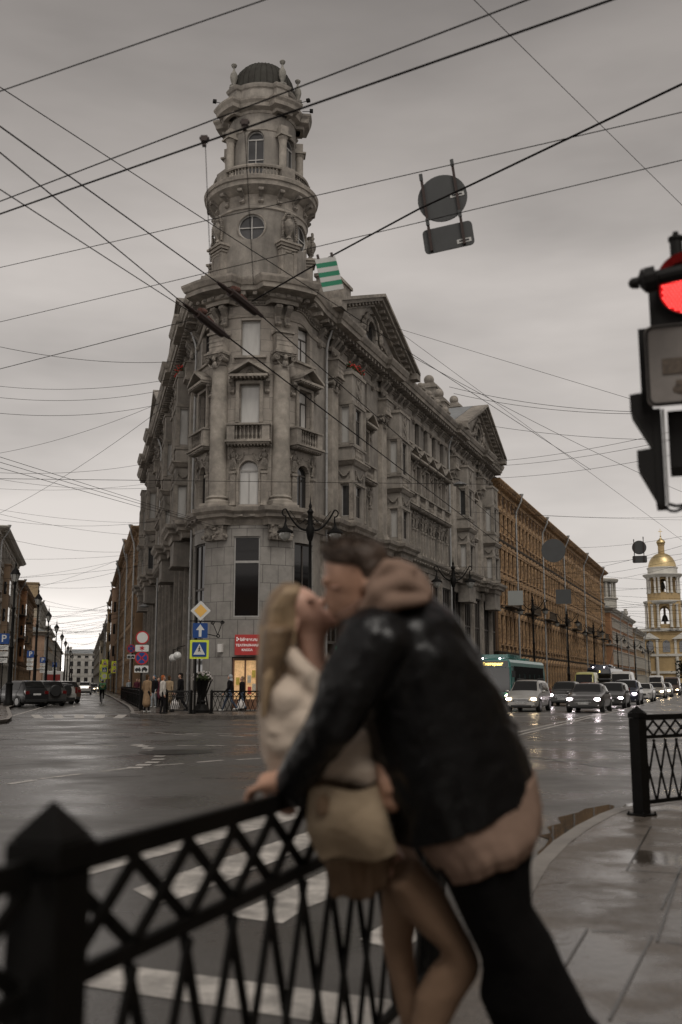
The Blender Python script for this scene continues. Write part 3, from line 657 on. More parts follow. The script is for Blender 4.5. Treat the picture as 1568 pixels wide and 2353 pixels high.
mdm.M = Matrix(); mdm.build('modillions', RELIEF, GB)
# oriel floors where they hang over the ground storey
for f, sg in ((FRr, 1), (FLl, -1)):
    for a, b in ORI:
        m = MB(); m.box(-1.05, 1.05, -.9, .02, 8.1, 9.36); m.box(-1.12, 1.12, -.97, .02, 7.95, 8.097); x, y = f.xy(sg * (a + b) / 2)
        for k in range(8): m.box(-.95 + k * .25, -.85 + k * .25, -.99, -.973, 7.97, 8.07)
        m.build('oriel_corbel', STONE, GB, (x, y, 0), f.rz())
# core of the house and its roof
core = [lc(PL(LL, -.35)), lc(PL(.5, -.35)), (0, 0), lc(PR(.5, -.35)), lc(PR(RL, -.35)), lc(PR(RL, -13)), lc(PR(15, -6.5)), lc(PL(15, -6.5)), lc(PL(LL, -13))]
MB().slab(core[::-1], .2, ZCL - .4).build('core', STONE, GB)
rf = MB()
def roofq(f, L, sg):
    x0, x1 = (1.0, L) if sg > 0 else (-L, -1.0)
    k = [Vector((x, y, z)) for x, y, z in ((x0, -.3, ZCL), (x1, -.3, ZCL), (x1, 4.2, ZCL + 2.2), (x0, 4.2, ZCL + 2.2), (x1, 9, ZCL), (x0, 9, ZCL))]
    p, q = f.xy(0); M = Matrix.Translation((p, q, 0)) @ Matrix.Rotation(f.rz(), 4, 'Z'); rf.add([M @ v for v in k], [(0, 1, 2, 3), (3, 2, 4, 5), (1, 4, 2), (0, 3, 5)])
roofq(FRr, RL, 1); roofq(FLl, LL, -1); rf.build('roof', ROOFG, GB)
# gables
def gable(f, c_, hw, rise, sg, rm, off=0):
    x, y = f.xy(c_, off); zb = ZCL - .12; g = MB(); fo = -.75
    g.wall(-hw + .7, hw - .7, zb, zb + .02, [], .1)
    # tympanum with an arched window opening
    g.prism([(-hw + .4, zb), (-.75, zb), (-.75, zb + 1.0), (-.55, zb + 1.5), (0, zb + 1.78), (0, zb + rise - .25)], fo, fo + .3)
    g.prism([(hw - .4, zb), (.75, zb), (.75, zb + 1.0), (.55, zb + 1.5), (0, zb + 1.78), (0, zb + rise - .25)], fo, fo + .3)
    G = g.build('gable', STONE, GB, (x, y, 0), f.rz())
    t = MB(); L_ = math.hypot(hw, rise)
    for s in (-1, 1):
        for a, b, p0, p1 in ((0, .22, -1.55, -.4), (.225, .42, -1.75, -.4), (-.3, -.003, -1.0, -.4)):
            t.prism([(s * hw, zb + a), (s * hw, zb + b), (0, zb + rise + b), (0, zb + rise + a)], p0, p1)
        for k in range(13):
            u = (k + .5) / 13; t.prism([(s * hw * (1 - u) - .13, zb + rise * u - .16 - s * 0), (s * hw * (1 - u) + .13, zb + rise * u - .16), (s * hw * (1 - u) + .13, zb + rise * u + .02), (s * hw * (1 - u) - .13, zb + rise * u + .02)], -1.4, -1.0)
    t.box(-hw - .1, -hw + .7, -1.7, -.5, zb - .15, zb + .25); t.box(hw - .7, hw + .1, -1.7, -.5, zb - .15, zb + .25)
    O('raking_cornice', t.mesh('raking_cornice', TRIM), G)
    r = MB(); r.prism([(-hw - .05, zb + .43), (0, zb + rise + .43), (hw + .05, zb + .43), (hw - .3, zb), (0, zb + rise - .1), (-hw + .3, zb)], -.38, 6.5); O('gable_roof', r.mesh('gable_roof', rm), G)
    d = MB(); rr = random.Random(int(c_ * 7))
    k = 14
    for i in range(k):
        a = pi * i / k; b = pi * (i + 1) / k; d.tube([(.85 * cos(a), fo - .06, zb + .75 + 1.0 * sin(a)), (.85 * cos(b), fo - .06, zb + .75 + 1.0 * sin(b))], .11, 6)
    for s in (-1, 1):
        d.ell((s * 1.6, fo - .12, zb + .95), (.32, .16, .4), 8, 6); d.ell((s * 1.45, fo - .15, zb + 1.45), (.14, .14, .17), 8, 6); d.tube([(s * 1.7, fo - .1, zb + .8), (s * 2.6, fo - .1, zb + .5), (s * 3.6, fo - .08, zb + .3)], [.2, .17, .08], 6)
        d.tube([(s * 1.4, fo - .1, zb + 1.3), (s * .9, fo - .12, zb + 1.9), (s * .3, fo - .1, zb + 2.2)], [.1, .08, .07], 6)
        for q in range(14): d.ell((s * rr.uniform(1.1, 4.2), fo - .05, zb + rr.uniform(.2, .6)), rr.uniform(.08, .16), 6, 4)
    d.tube([(0, fo - .1, zb + 2.1), (0, fo - .1, zb + rise - .8)], [.22, .1], 8)
    O('tympanum_relief', d.mesh('tympanum_relief', RELIEF, True), G)
    O('gable_window', pane_mesh(1.5, 1.75, True, GLASS), G, (0, fo + .15, zb + .02))
gable(FRr, 7.4, 7.3, 2.95, 1, RUST); gable(FRr, 35.2, 7.4, 3.3, 1, ROOFG)
gable(FLl, -6.6, 6.4, 2.8, -1, ROOFG, -.8); gable(FLl, -27.5, 7.0, 3.0, -1, ROOFG, -.8)
# parapet with balusters and stone balls
def parapet(f, a, b, sg):
    m = MB(); n = max(2, round((b - a) / 2.4))
    for i in range(n + 1):
        q = a + (b - a) * i / n; m.box(sg * q - .3, sg * q + .3, -.05, .45, ZCL - .1, ZCL + 1.15); m.box(sg * q - .38, sg * q + .38, -.13, .53, ZCL + 1.153, ZCL + 1.28); m.ell((sg * q, .2, ZCL + 1.5), .23, 10, 8)
        if i < n:
            q2 = a + (b - a) * (i + 1) / n; x0, x1 = sorted((sg * (q + .3), sg * (q2 - .3))); m.box(x0 + .003, x1 - .003, .05, .35, ZCL + .9, ZCL + 1.05); m.box(x0 + .003, x1 - .003, .05, .35, ZCL - .1, ZCL + .25)
            for k in range(7): m.lathe(baluster_prof(.64), (x0 + (x1 - x0) * (k + .5) / 7, .2, ZCL + .255), 6)
    x, y = f.xy(0); m.build('parapet', TRIM, GB, (x, y, 0), f.rz())
parapet(FRr, 16.4, 28.2, 1); parapet(FLl, 13.8, 19.6, -1)
def attic(f, q, o, w_, h, br, z=None):
    z = z or ZCL; m = MB(); m.box(-w_/2, w_/2, 0, w_, z, z + h); m.box(-w_/2 - .12, w_/2 + .12, -.12, w_ + .12, z + h + .003, z + h + .22); m.box(-w_/2 + .15, w_/2 - .15, .15, w_ - .15, z + h + .223, z + h + .5); m.box(-w_/2 + .25, w_/2 - .25, -.04, -.003, z + .3, z + h - .3)
    m.ell((0, w_/2, z + h + .48 + br), br, 16, 12); x, y = f.xy(q, o); m.build('attic_block', TRIM, GB, (x, y, 0), f.rz(), smooth=False)
attic(FRr, 12.9, -3.0, 2.0, 6.6, .45, ZCL); attic(FRr, 28.9, -.3, 1.3, 2.2, .42); attic(FRr, 32.5, -2.0, 1.6, 4.6, .45); attic(FRr, 40.5, -2.0, 1.4, 5.0, .42)
attic(FLl, -37, -.3, 1.3, 1.9, .42); attic(FLl, -9.5, -.9, 1.7, 5.3, .45)
m = MB(); m.box(-1.6, 1.6, 0, 2.2, ZCL, ZCL + 3.6); m.box(-1.7, 1.7, -.1, 2.3, ZCL + 3.603, ZCL + 3.8)
x, y = FRr.xy(9.6, -3.2); m.build('attic_storey', STONE, GB, (x, y, 0), rzR)
m = MB(); m.box(-.5, .5, 0, .5, ZCL, ZCL + 2.4); m.box(-.6, .6, -.1, .6, ZCL + 2.403, ZCL + 2.6); x, y = FRr.xy(2.2, .0); m.build('attic_pier', TRIM, GB, (x, y, 0), rzR)
# ------------------------------------------------------------ the tower
TW = rzP - RD(3.5)
def ang(a): return TW + a
def tput(me, name, a, r, z, parent=GB): return O(name, me, parent, (sin(a + TW) * r, -cos(a + TW) * r, z), TW + a)
def rot_ring(fn, n=120): return [(fn(2 * pi * i / n) * sin(2 * pi * i / n + TW), -fn(2 * pi * i / n) * cos(2 * pi * i / n + TW)) for i in range(n)]
def angd(a, b): return abs((a - b + pi) % (2 * pi) - pi)
PA = [RD(44), -RD(44), RD(104), -RD(104), RD(165)]
def ress(r, d, h=.19): return lambda t: r + (d if min(angd(t, a) for a in PA) < h else 0)
# lower drum with round windows cut in it
R1 = 2.6; b1 = lambda x, y, z: ((R1 - y) * sin(x / R1), -(R1 - y) * cos(x / R1), z)
OC = [0, RD(72), -RD(72)]; zo = 25.85; ro = .74
mm_ = MB(b1); X = pi * R1; n = 96; k0 = 22.2; k1 = 27.1
hx = [(a * R1 - .9, a * R1 + .9, zo - .9, zo + .9) for a in OC]
mm_.wall(-X, X, k0, k1, hx, 0, step=.3); mm_.f = mm_.f
for a in OC:
    cx = a * R1; k = 32; sq = []
    for i in range(k):
        t = 2 * pi * i / k; m_ = .9 / max(abs(cos(t)), abs(sin(t))); sq.append((cx + m_ * cos(t), zo + m_ * sin(t), cx + ro * cos(t), zo + ro * sin(t)))
    for i in range(k):
        p, q = sq[i], sq[(i + 1) % k]; mm_.quad((p[0], 0, p[1]), (q[0], 0, q[1]), (q[2], 0, q[3]), (p[2], 0, p[3])); mm_.quad((p[2], 0, p[3]), (q[2], 0, q[3]), (q[2], .28, q[3]), (p[2], .28, p[3]))
mm_.build('tower_lower_drum', STONE, GB, (0, 0, 0), TW, smooth=True)
of = MB(); k = 28
for i in range(k):
    a, b = 2 * pi * i / k, 2 * pi * (i + 1) / k; of.cone((ro * .97 * cos(a), 0, ro * .97 * sin(a)), (ro * .97 * cos(b), 0, ro * .97 * sin(b)), .05, n=6, caps=False)
of.box(-.03, .03, -.02, .03, -ro, ro); of.box(-ro, ro, -.021, .031, -.03, .03); of = of.mesh('round_window', FRAMEL)
og = MB(); og.prism([(ro * .97 * cos(2 * pi * i / 28), ro * .97 * sin(2 * pi * i / 28)) for i in range(28)], 0, .01); og = og.mesh('pane', GLASSM)
for a in OC: w_ = tput(of, 'round_window', a, R1 - .2, zo); O('pane', og, w_, (0, .04, 0))
rim = MB()
for i in range(k):
    a, b = 2 * pi * i / k, 2 * pi * (i + 1) / k; rim.cone((ro * 1.04 * cos(a), 0, ro * 1.04 * sin(a)), (ro * 1.04 * cos(b), 0, ro * 1.04 * sin(b)), .055, n=6, caps=False)
rim = rim.mesh('window_rim', TRIM, True)
for a in OC: tput(rim, 'window_rim', a, R1 - .08, zo)
pm = MB(); pm.box(-.5, .5, -.3, .2, 0, 2.45); pm.box(-.62, .62, -.42, .2, 2.453, 2.6); pm.box(-.7, .7, -.52, .2, 2.603, 2.72); pm.box(-.56, .56, -.36, .2, 2.3, 2.4); pm.box(-.34, -.28, -.34, -.303, .2, 2.2); pm.box(.28, .34, -.34, -.303, .2, 2.2); pm.box(-.28, .28, -.34, -.303, 2.14, 2.2)
pm = pm.mesh('tower_pilaster', TRIM)
ur = MB(); ur.lathe([(.05, 0), (.2, .05), (.12, .16), (.1, .22), (.2, .4), (.3, .62), (.33, .85), (.28, 1.02), (.18, 1.1), (.16, 1.2), (.24, 1.3), (.2, 1.36), (0, 1.4)], (0, -.22, 0), 16)
for s in (-1, 1):
    for k in range(15): t = k / 14; ur.ell((s * (.22 + .24 * min(1, t * 3)), -.3, 1.5 - 1.42 * t), (.075, .085, .06), 7, 5)
for k in range(5): ur.ell((-.16 + .08 * k, -.33, 1.46 + .04 * sin(k)), .08, 6, 4)
ur.box(-.14, .14, -.4, .0, -.18, .0); ur = ur.mesh('urn_relief', RELIEF, True)
for a in PA[:4]: tput(pm, 'tower_pilaster', a, R1, 22.3); tput(ur, 'urn_relief', a, R1, 25.2)
MB().lathe([(R1, 26.85), (R1 + .07, 26.9), (R1 + .07, 27.0), (R1 - .02, 27.08), (R1 - .02, 27.75), (R1 + .12, 27.82), (R1 + .2, 27.9), (3.0, 28.0), (3.12, 28.08), (3.14, 28.32), (3.22, 28.36), (3.26, 28.56), (3.2, 28.62), (2.0, 28.66)], n=72).build('tower_gallery', TRIM, GB, smooth=True)
bk_ = console_mesh(.24, .72, .5).mesh('gallery_bracket', RELIEF, True)
for i in range(16): tput(bk_, 'gallery_bracket', RD(11.25 + 22.5 * i), R1 - .03, 27.2)
bm = MB(); rb = 2.62
bm.sweep(rot_ring(lambda t: rb), [(-.14, 29.3), (.1, 29.3), (.13, 29.4), (.1, 29.48), (-.14, 29.48), (-.14, 29.3)], True); bm.sweep(rot_ring(lambda t: rb), [(.08, 28.63), (.08, 28.78), (-.14, 28.78)], True)
for i in range(84):
    a = 2 * pi * i / 84
    if min(angd(a, q) for q in PA) > .2: bm.lathe(baluster_prof(.52), (rb * sin(a + TW), -rb * cos(a + TW), 28.78), 8)
for a in PA:
    bm.M = Matrix.Rotation(TW + a, 4, 'Z'); bm.box(-.42, .42, -rb - .13, -rb + .2, 28.64, 29.5); bm.M = Matrix()
bm.build('tower_balustrade', TRIM, GB)
# upper drum with arched windows
R2 = 1.92; b2 = lambda x, y, z: ((R2 - y) * sin(x / R2), -(R2 - y) * cos(x / R2), z)
W2 = [0, RD(72), -RD(72)]
MB(b2).wall(-pi * R2, pi * R2, 28.6, 33.3, [(a * R2 - .5, a * R2 + .5, 29.0, 31.95, True) for a in W2], .3, step=.2).build('tower_upper_drum', STONE, GB, (0, 0, 0), TW, smooth=True)
fm = frame_arch(1.0, 2.95); fm.box(-.43, .43, 0, .07, 1.2, 1.26); fm = fm.mesh('tower_window', FRAMEL); pg = pane_mesh(1.0, 2.95, True, GLASSM)
for a in W2: w_ = tput(fm, 'tower_window', a, R2 - .22, 29.0); O('pane', pg, w_, (0, .05, 0))
MB().lathe([(R2 + .0, 31.9), (R2 + .05, 31.95), (R2 + .05, 32.0), (R2, 32.03)], n=64).build('tower_string_course', TRIM, GB, smooth=True)
cm = MB(); cm.lathe([(.3, 0), (.3, .1), (.25, .16), (.23, .2), (.22, 2.6), (.24, 2.66), (.22, 2.72), (.26, 2.8), (.3, 2.9)], (0, -.05, 0), 16); cm.box(-.36, .36, -.41, .25, 2.9, 3.0); cm.box(-.24, .24, -.24, .3, 3.003, 3.55)
cm = cm.mesh('tower_column', COLM, True)
for a in PA: tput(cm, 'tower_column', a, 2.1, 28.66)
MB().sweep(rot_ring(ress(R2, .36)), [(0, 32.1), (.06, 32.1), (.06, 32.3), (0, 32.34)], True).build('tower_architrave', TRIM, GB) if False else None
MB().sweep(rot_ring(ress(R2 - .06, .42, .21)), [(-.1, 32.95), (.1, 32.95), (.14, 33.1), (.42, 33.2), (.46, 33.4), (.56, 33.55), (.58, 33.66), (-.6, 33.8)], True).build('tower_cornice', TRIM, GB)
MB().sweep(rot_ring(ress(1.86, .26, .2)), [(0, 33.5), (.0, 34.55), (.08, 34.6), (.13, 34.72), (.15, 34.8), (-.4, 34.84)], True).build('tower_attic', STONE, GB)
dm = MB(); rd_ = 1.84; dm.lathe([(rd_, 34.7), (rd_, 35.0)] + [(rd_ * cos(pi/2 * i / 14), 35.0 + 2.0 * sin(pi/2 * i / 14)) for i in range(1, 15)], n=56)
for i in range(32):
    a = 2 * pi * i / 32; dm.tube([(1.01 * rd_ * cos(pi/2 * j / 8) * sin(a), -1.01 * rd_ * cos(pi/2 * j / 8) * cos(a), 35.0 + 2.01 * sin(pi/2 * j / 8)) for j in range(8)], .022, 4)
dm.build('dome', DOMEM, GB, smooth=True)
fn_ = MB().lathe([(.26, 0), (.26, .1), (.1, .16), (.08, .25), (.17, .45), (.22, .7), (.2, .9), (.1, 1.1), (.06, 1.16), (.06, 1.32), (.14, 1.4), (.17, 1.5), (.12, 1.56), (0, 1.58)], n=14).mesh('finial', mat('finial_stone', (.17, .16, .14), .8, .3, 5), True)
for a in PA: tput(fn_, 'finial', a, 2.02, 34.82)
fl = MB(); fl.tube([(0, 0, 0), (0, -.45, .02)], .02, 5); fl.box(-.1, .1, -.62, -.42, -.03, .13); fl = fl.mesh('floodlight', IRON)
for a in (-RD(66), RD(78), RD(100)): tput(fl, 'floodlight', a, 2.3, 34.3)
# corner details: shop sign, cabinet, door
DOORL = mat('door_wood', (.16, .08, .045), .5, .3, 3, streak=True)
SIGNRED = mat('red_sign_face', (.36, .03, .028), .45, emis=.06, emcol=(.5, .04, .035))
WL = mat('white_lettering', (.75, .7, .68), .5, emis=.15)
sx_ = MB(); sx_.box(-.5, .74, -.12, .0, 0, 1.0); d_ = put(sx_.mesh('shop_sign', SIGNRED), 'shop_sign', FPp, 0, 2.85, .16)
text('bileter.ru', .23, (.2, -.125, .76), (pi/2, 0, 0), WL, d_, bold=.006); text('ТЕАТРАЛЬНАЯ', .155, (.12, -.125, .47), (pi/2, 0, 0), WL, d_, bold=.005); text('КАССА', .155, (.12, -.125, .24), (pi/2, 0, 0), WL, d_, bold=.005)
em = MB()
for x, z in ((-.42, .8), (-.42, .68), (-.34, .74)): em.box(x, x + .06, -.128, -.122, z, z + .08)
O('emblem', em.mesh('emblem', WL), d_)
dr = MB(); dr.box(-.62, -.54, -.02, .06, 0, 2.5); dr.box(.54, .62, -.02, .06, 0, 2.5); dr.box(-.54, .54, -.02, .06, 2.42, 2.5); dr.box(-.04, .04, -.02, .06, 0, 2.42); dr.box(-.54, .54, -.01, .05, 0, .5)
dd = put(dr.mesh('door', DOORL), 'door', FPp, 0, .2, .0)
LIT = mat('lit_shop_interior', (.5, .33, .18), .8, .5, 6, emis=.55, emcol=(.6, .36, .16)); O('pane', pane_mesh(1.1, 2.4, False, LIT), dd, (0, .03, 0))
PO = [mat('poster_pale', (.5, .45, .36), .6, .3, 22), mat('poster_yellow', (.55, .42, .08), .6, .3, 18), mat('poster_red', (.45, .07, .05), .6, .3, 18)]
for i, (x, z) in enumerate(((.12, 1.3), (.34, 1.55), (.14, .75), (.36, .9), (-.45, 1.2))):
    q = MB(); q.box(x, x + .18, -.03, -.022, z, z + .36); O('poster', q.mesh('poster', PO[i % 3]), dd)
cbx = MB(); cbx.box(-.12, .12, -.16, 0, 0, .4); put(cbx.mesh('junction_box', WHITE), 'junction_box', FPp, -RD(22), 3.0, .12)
# flower boxes on the first oriels
FLM = mat('red_geranium', (.42, .03, .02), .7); LEAFM = mat('geranium_leaf', (.05, .07, .025), .8)
def flowers(f, c_, nm):
    x, y = f.xy(c_, .45); t = thing('flower_box', nm, 'flower box', (x + C.x, y + C.y, 19.17), f.rz(), 'flower boxes on the bay windows')
    b = MB(); b.box(-1.0, 1.0, -.42, -.15, 0, .22); b.build('planter_box', STONE, t)
    r = random.Random(9); a = MB(); c2 = MB()
    for k in range(150): p = Vector((r.uniform(-1, 1), r.uniform(-.5, -.05), r.uniform(.2, .5))); d = Vector((r.uniform(-1, 1), r.uniform(-1, 1), r.uniform(-1, 1))) * .09; e_ = d.cross(Vector((r.random(), r.random(), 1))) ; a.add([p - d, p + e_ * .6, p + d, p - e_ * .6], [(0, 1, 2, 3)])
    for k in range(46): c2.ell((r.uniform(-1, 1), r.uniform(-.55, -.15), r.uniform(.3, .62)), r.uniform(.035, .07), 6, 4)
    a.build('foliage', LEAFM, t); c2.build('blossom', FLM, t)
flowers(FRr, 4.75, 'red geraniums in a box on top of the bay window right of the corner'); flowers(FLl, -4.75, 'red geraniums in a box on top of the bay window left of the corner')
# ------------------------------------------------------------ other buildings
def stucco(name, c, v=.2, grime=.35): return mat(name, c, .85, v, .5, .2, streak=True, grime=grime, bscale=8)
def house(name, label, org, rz, L, D, h, floors, bay, ww, wm, tm, rm, fm=FRAMED, trim='plain', group=None, cap=100, quoin=0, ledges=(), rise=2.2, pipes=(), ov=.7, dark=None, arched=(), side=True, stags=None, shop=None, bays=()):
    """a street house: org is its left foot seen from the street, rz turns -y to the street"""
    t = thing(name, label, 'building', (org[0], org[1], 0), rz, group)
    n = max(1, int((L - .6) / bay)); m0 = (L - n * bay) / 2; holes = []; spots = []
    for i in range(n):
        cx = m0 + bay * (i + .5)
        for j, (z, hh) in enumerate(floors):
            w_ = ww * (1.25 if (shop and j == 0) else 1); ar = j in arched
            holes.append((cx - w_/2, cx + w_/2, z, z + hh, ar)); spots.append((cx, z, w_, hh, ar, j))
    MB().wall(0, L, .05, h, holes, .22).quad((0, 0, .05), (0, D, .05), (0, D, h), (0, 0, h)).quad((L, 0, .05), (L, D, .05), (L, D, h), (L, 0, h)).quad((0, D, .05), (L, D, .05), (L, D, h), (0, D, h)).quad((0, .26, .05), (L, .26, .05), (L, .26, h), (0, .26, h)).build('wall', wm, t)
    sw = MB(); k = 0; allm = {}
    for cx, z, w_, hh, ar, j in spots:
        key = (w_, hh, ar, trim, fm.name, tm.name)
        if key not in allm:
            f_ = frame_arch(w_, hh, .05, .06) if ar else frame_rect(w_, hh, .05, .06)
            s_ = MB(); s_.box(-w_/2 - .22, w_/2 + .22, -.34, -.2, -.16, -.02)
            if trim != 'plain':
                for s in (-1, 1): s_.box(s * (w_/2 + .1) - .09, s * (w_/2 + .1) + .09, -.3, -.2, 0, hh)
                s_.box(-w_/2 - .26, w_/2 + .26, -.36, -.2, hh + .003, hh + .16)
                if trim == 'ped': s_.prism([(-w_/2 - .3, hh + .163), (w_/2 + .3, hh + .163), (0, hh + .6)], -.42, -.2)
                if trim == 'bow': s_.prism([((w_/2 + .25) * cos(pi * q / 8), hh + .163 + .45 * sin(pi * q / 8)) for q in range(9)], -.4, -.2)
            allm[key] = (f_.mesh('window', fm), pane_mesh(w_, hh, ar, GLASS), pane_mesh(w_, hh, ar, GLASSM), s_.mesh('window_surround', tm), f_, s_)
        A = allm[key]
        if k < cap:
            o = O('window', A[0], t, (cx, .17, z)); O('pane', A[1 + (rw.random() < .3)], o, (0, .03, 0)); O('window_surround', A[3], o)
        else:
            sw.M = Matrix.Translation((cx, .17, z)); sw.add([tuple(v) for v in A[4].v], A[4].f); sw.add([tuple(v) for v in A[5].v], A[5].f); sw.M = Matrix()
        k += 1
    if k > cap:
        tag(sw.build('distant_windows', tm, t), kind='stuff'); q = MB()
        for cx, z, w_, hh, ar, j in spots[cap:]: q.box(cx - w_/2, cx + w_/2, .2, .215, z, z + hh)
        tag(q.build('distant_panes', GLASS, t), kind='stuff')
    c = MB(); pth = [(0, D), (0, 0), (L, 0), (L, D)] if side else [(-.01, 0), (L + .01, 0)]
    c.sweep(pth, [(0, h - .9), (.1, h - .88), (.12, h - .6), (.25, h - .5), (ov * .8, h - .3), (ov, h - .12), (ov, h), (-.3, h + .05)])
    q = .4
    while q < L: c.box(q - .12, q + .12, -ov * .75, -.02, h - .56, h - .34); q += .85
    c.build('cornice', tm, t)
    for z in ledges: MB().sweep(pth, [(0, z), (.12, z + .02), (.22, z + .16), (.25, z + .26), (0, z + .3)]).build('ledge', dark or tm, t)
    r = MB(); r.add([(-.1, -.2, h + .06), (L + .1, -.2, h + .06), (L + .1, D / 2, h + rise), (-.1, D / 2, h + rise), (L + .1, D, h), (-.1, D, h)], [(0, 1, 2, 3), (3, 2, 4, 5), (1, 4, 2), (0, 3, 5)])
    R_ = r.build('roof', rm, t); rr = random.Random(int(L * 10))
    for k in range(max(1, int(L / 14))):
        x = rr.uniform(1, L - 2); m = MB(); m.box(x, x + rr.uniform(.8, 1.6), 2, 3.0, h, h + rise + rr.uniform(.5, 1.3)); m.box(x - .1, x + 1.1, 1.9, 3.1, h + rise + .2, h + rise + .35); O('chimney', m.mesh('chimney', wm), R_)
    if quoin:
        for i in range(n + 1):
            if quoin > 1 and i % quoin: continue
            cx = m0 + bay * i; p = MB()
            z = .3
            while z < h - 1.2:
                p.box(cx - .17, cx + .17, -.14 if int(z * 2) % 2 else -.2, .02, z, z + .4); z += .45
            p.build('pilaster', tm, t)
    for x in pipes:
        p = MB(); p.tube([(x, -ov, h), (x, -ov + .05, h - .5), (x, -.3, h - 1.6), (x, -.25, h - 2.2), (x, -.25, .3)], .09, 8); p.lathe([(.1, 0), (.22, .3), (.22, .35)], (x, -ov, h - .1), 8); p.build('downpipe', PIPE, t, smooth=True)
    for x, z0, z1, w_ in bays:
        m = MB(); m.box(x - w_/2, x + w_/2, -.9, .02, z0, z1); m.box(x - w_/2 - .1, x + w_/2 + .1, -1, .02, z1 + .003, z1 + .15); m.box(x - w_/2 - .08, x + w_/2 + .08, -.98, .02, z0 - .2, z0 - .003); O('bay_window', m.mesh('bay_window', wm), t)
        q = z0 + .6
        while q + 1.8 < z1: m = MB(); m.box(x - w_/2 + .3, x + w_/2 - .3, -.91, -.903, q, q + 1.7); m.box(x - w_/2 - .012, x - w_/2 - .003, -.62, -.3, q, q + 1.5); m.box(x + w_/2 + .003, x + w_/2 + .012, -.62, -.3, q, q + 1.5); O('pane', m.mesh('pane', GLASS), t); q += 3.2
    return t
OCH = stucco('ochre_stucco', (.13, .07, .033), .3, .55); OCHT = mat('ochre_trim', (.36, .225, .115), .85, .45, 3, .3, grime=.5); SOOT = mat('sooty_ledge', (.06, .045, .03), .9, .4, 3, .3)
house('ochre_building', 'long ochre house with rusticated pilasters and dark sooty balconies right of the grey building', T(PR(RL + .05, 0)), rzR, 86, 14, 20.6,
      [(1.0, 2.6), (5.2, 2.7), (9.0, 2.3), (12.2, 2.1), (15.9, 1.9)], 1.95, .95, OCH, OCHT, mat('green_roof', (.05, .075, .06), .5, .3, 2), trim='bow', quoin=1, ledges=(4.2, 8.4, 14.9), pipes=(9.5, 25, 41, 60, 80), ov=.9, dark=SOOT, arched=(1,), rise=1.6)
def balc(t, L, z, n):
    for k in range(n):
        x = L * (k + .5) / n; m = MB(); m.box(x - 2.4, x + 2.4, -.95, .0, z, z + .12)
        for i in range(24): m.box(x - 2.38 + i * .205, x - 2.35 + i * .205, -.93, -.9, z + .12, z + .9)
        m.box(x - 2.4, x + 2.4, -.95, -.88, z + .9, z + .95); O('balcony', m.mesh('balcony', SOOT), t)
balc(bpy.data.objects['ochre_building'], 86, 8.75, 8)
# rotunda house, small row and far row on the right street
PALE = stucco('pale_stucco', (.36, .31, .245)); PINKO = stucco('orange_stucco', (.34, .175, .085)); CREAM = stucco('cream_stucco', (.42, .36, .27)); WHT = stucco('white_stucco', (.52, .5, .46), .12)
BRN = stucco('brown_stucco', (.2, .125, .07), .3); SAND = stucco('sand_stucco', (.33, .24, .14)); TAN = stucco('rose_stucco', (.38, .25, .17)); GREYT = mat('grey_trim', (.36, .34, .3), .8, .2, 4, .2); BRNT = mat('brown_trim', (.3, .2, .115), .85, .3, 4, .3, grime=.4)
q = T(PR(131.5, .8)); h_ = house('rotunda_house', 'orange and white house with a columned rotunda on its roof beyond the ochre building', q, rzR, 42, 14, 14.6, [(1, 2.4), (5, 2.2), (8.6, 1.9), (11.4, 1.5)], 2.6, 1.1, PINKO, GREYT, ROOFG, trim='flat', ledges=(4.2, 8.0), pipes=(14, 28))
rt = MB(); rt.lathe([(2.9, 14.5), (2.9, 16.1), (3.2, 16.2), (3.2, 16.4), (2.3, 16.4)], n=28); rt.lathe([(2.5, 19.3), (3.2, 19.4), (3.4, 19.8), (3.3, 20.0), (0, 20.4)], n=28); rt.lathe([(1.6, 16.4), (1.6, 19.3)], n=20)
for k in range(12): a = 2 * pi * k / 12; rt.cone((2.6 * cos(a), 2.6 * sin(a), 16.4), (2.6 * cos(a), 2.6 * sin(a), 19.3), .28, .24, 8)
O('rotunda', rt.mesh('rotunda', GREYT), h_, (17.0, 3.4, 1.2))
m = MB(); m.box(-4, 0, 0, 3, 14.5, 16); 
O('roof_terrace', m.mesh('roof_terrace', GREYT), h_, (26, 1.5, 0))
un = MB().lathe([(.3, 0), (.2, .3), (.5, .9), (.45, 1.4), (.25, 1.6), (.4, 1.8), (0, 1.9)], n=12).mesh('urn', GREYT); O('urn', un, h_, (31, .3, 14.6))
house('small_orange_house', 'low orange house with a moulded cornice between the rotunda house and the church', T(PR(174, .8)), rzR, 26, 12, 13.2, [(1, 2.3), (5, 2.2), (9, 2)], 2.5, 1.1, SAND, GREYT, ROOFG, trim='flat', ledges=(4.4,), pipes=(1, 25))
house('yellow_side_house', 'low yellow house with white window surrounds nearest the church', T(PR(201, .8)), rzR, 30, 12, 9.6, [(1, 2), (5, 2)], 3, 1.1, CREAM, GREYT, ROOFG, trim='flat', ledges=(4.2,))
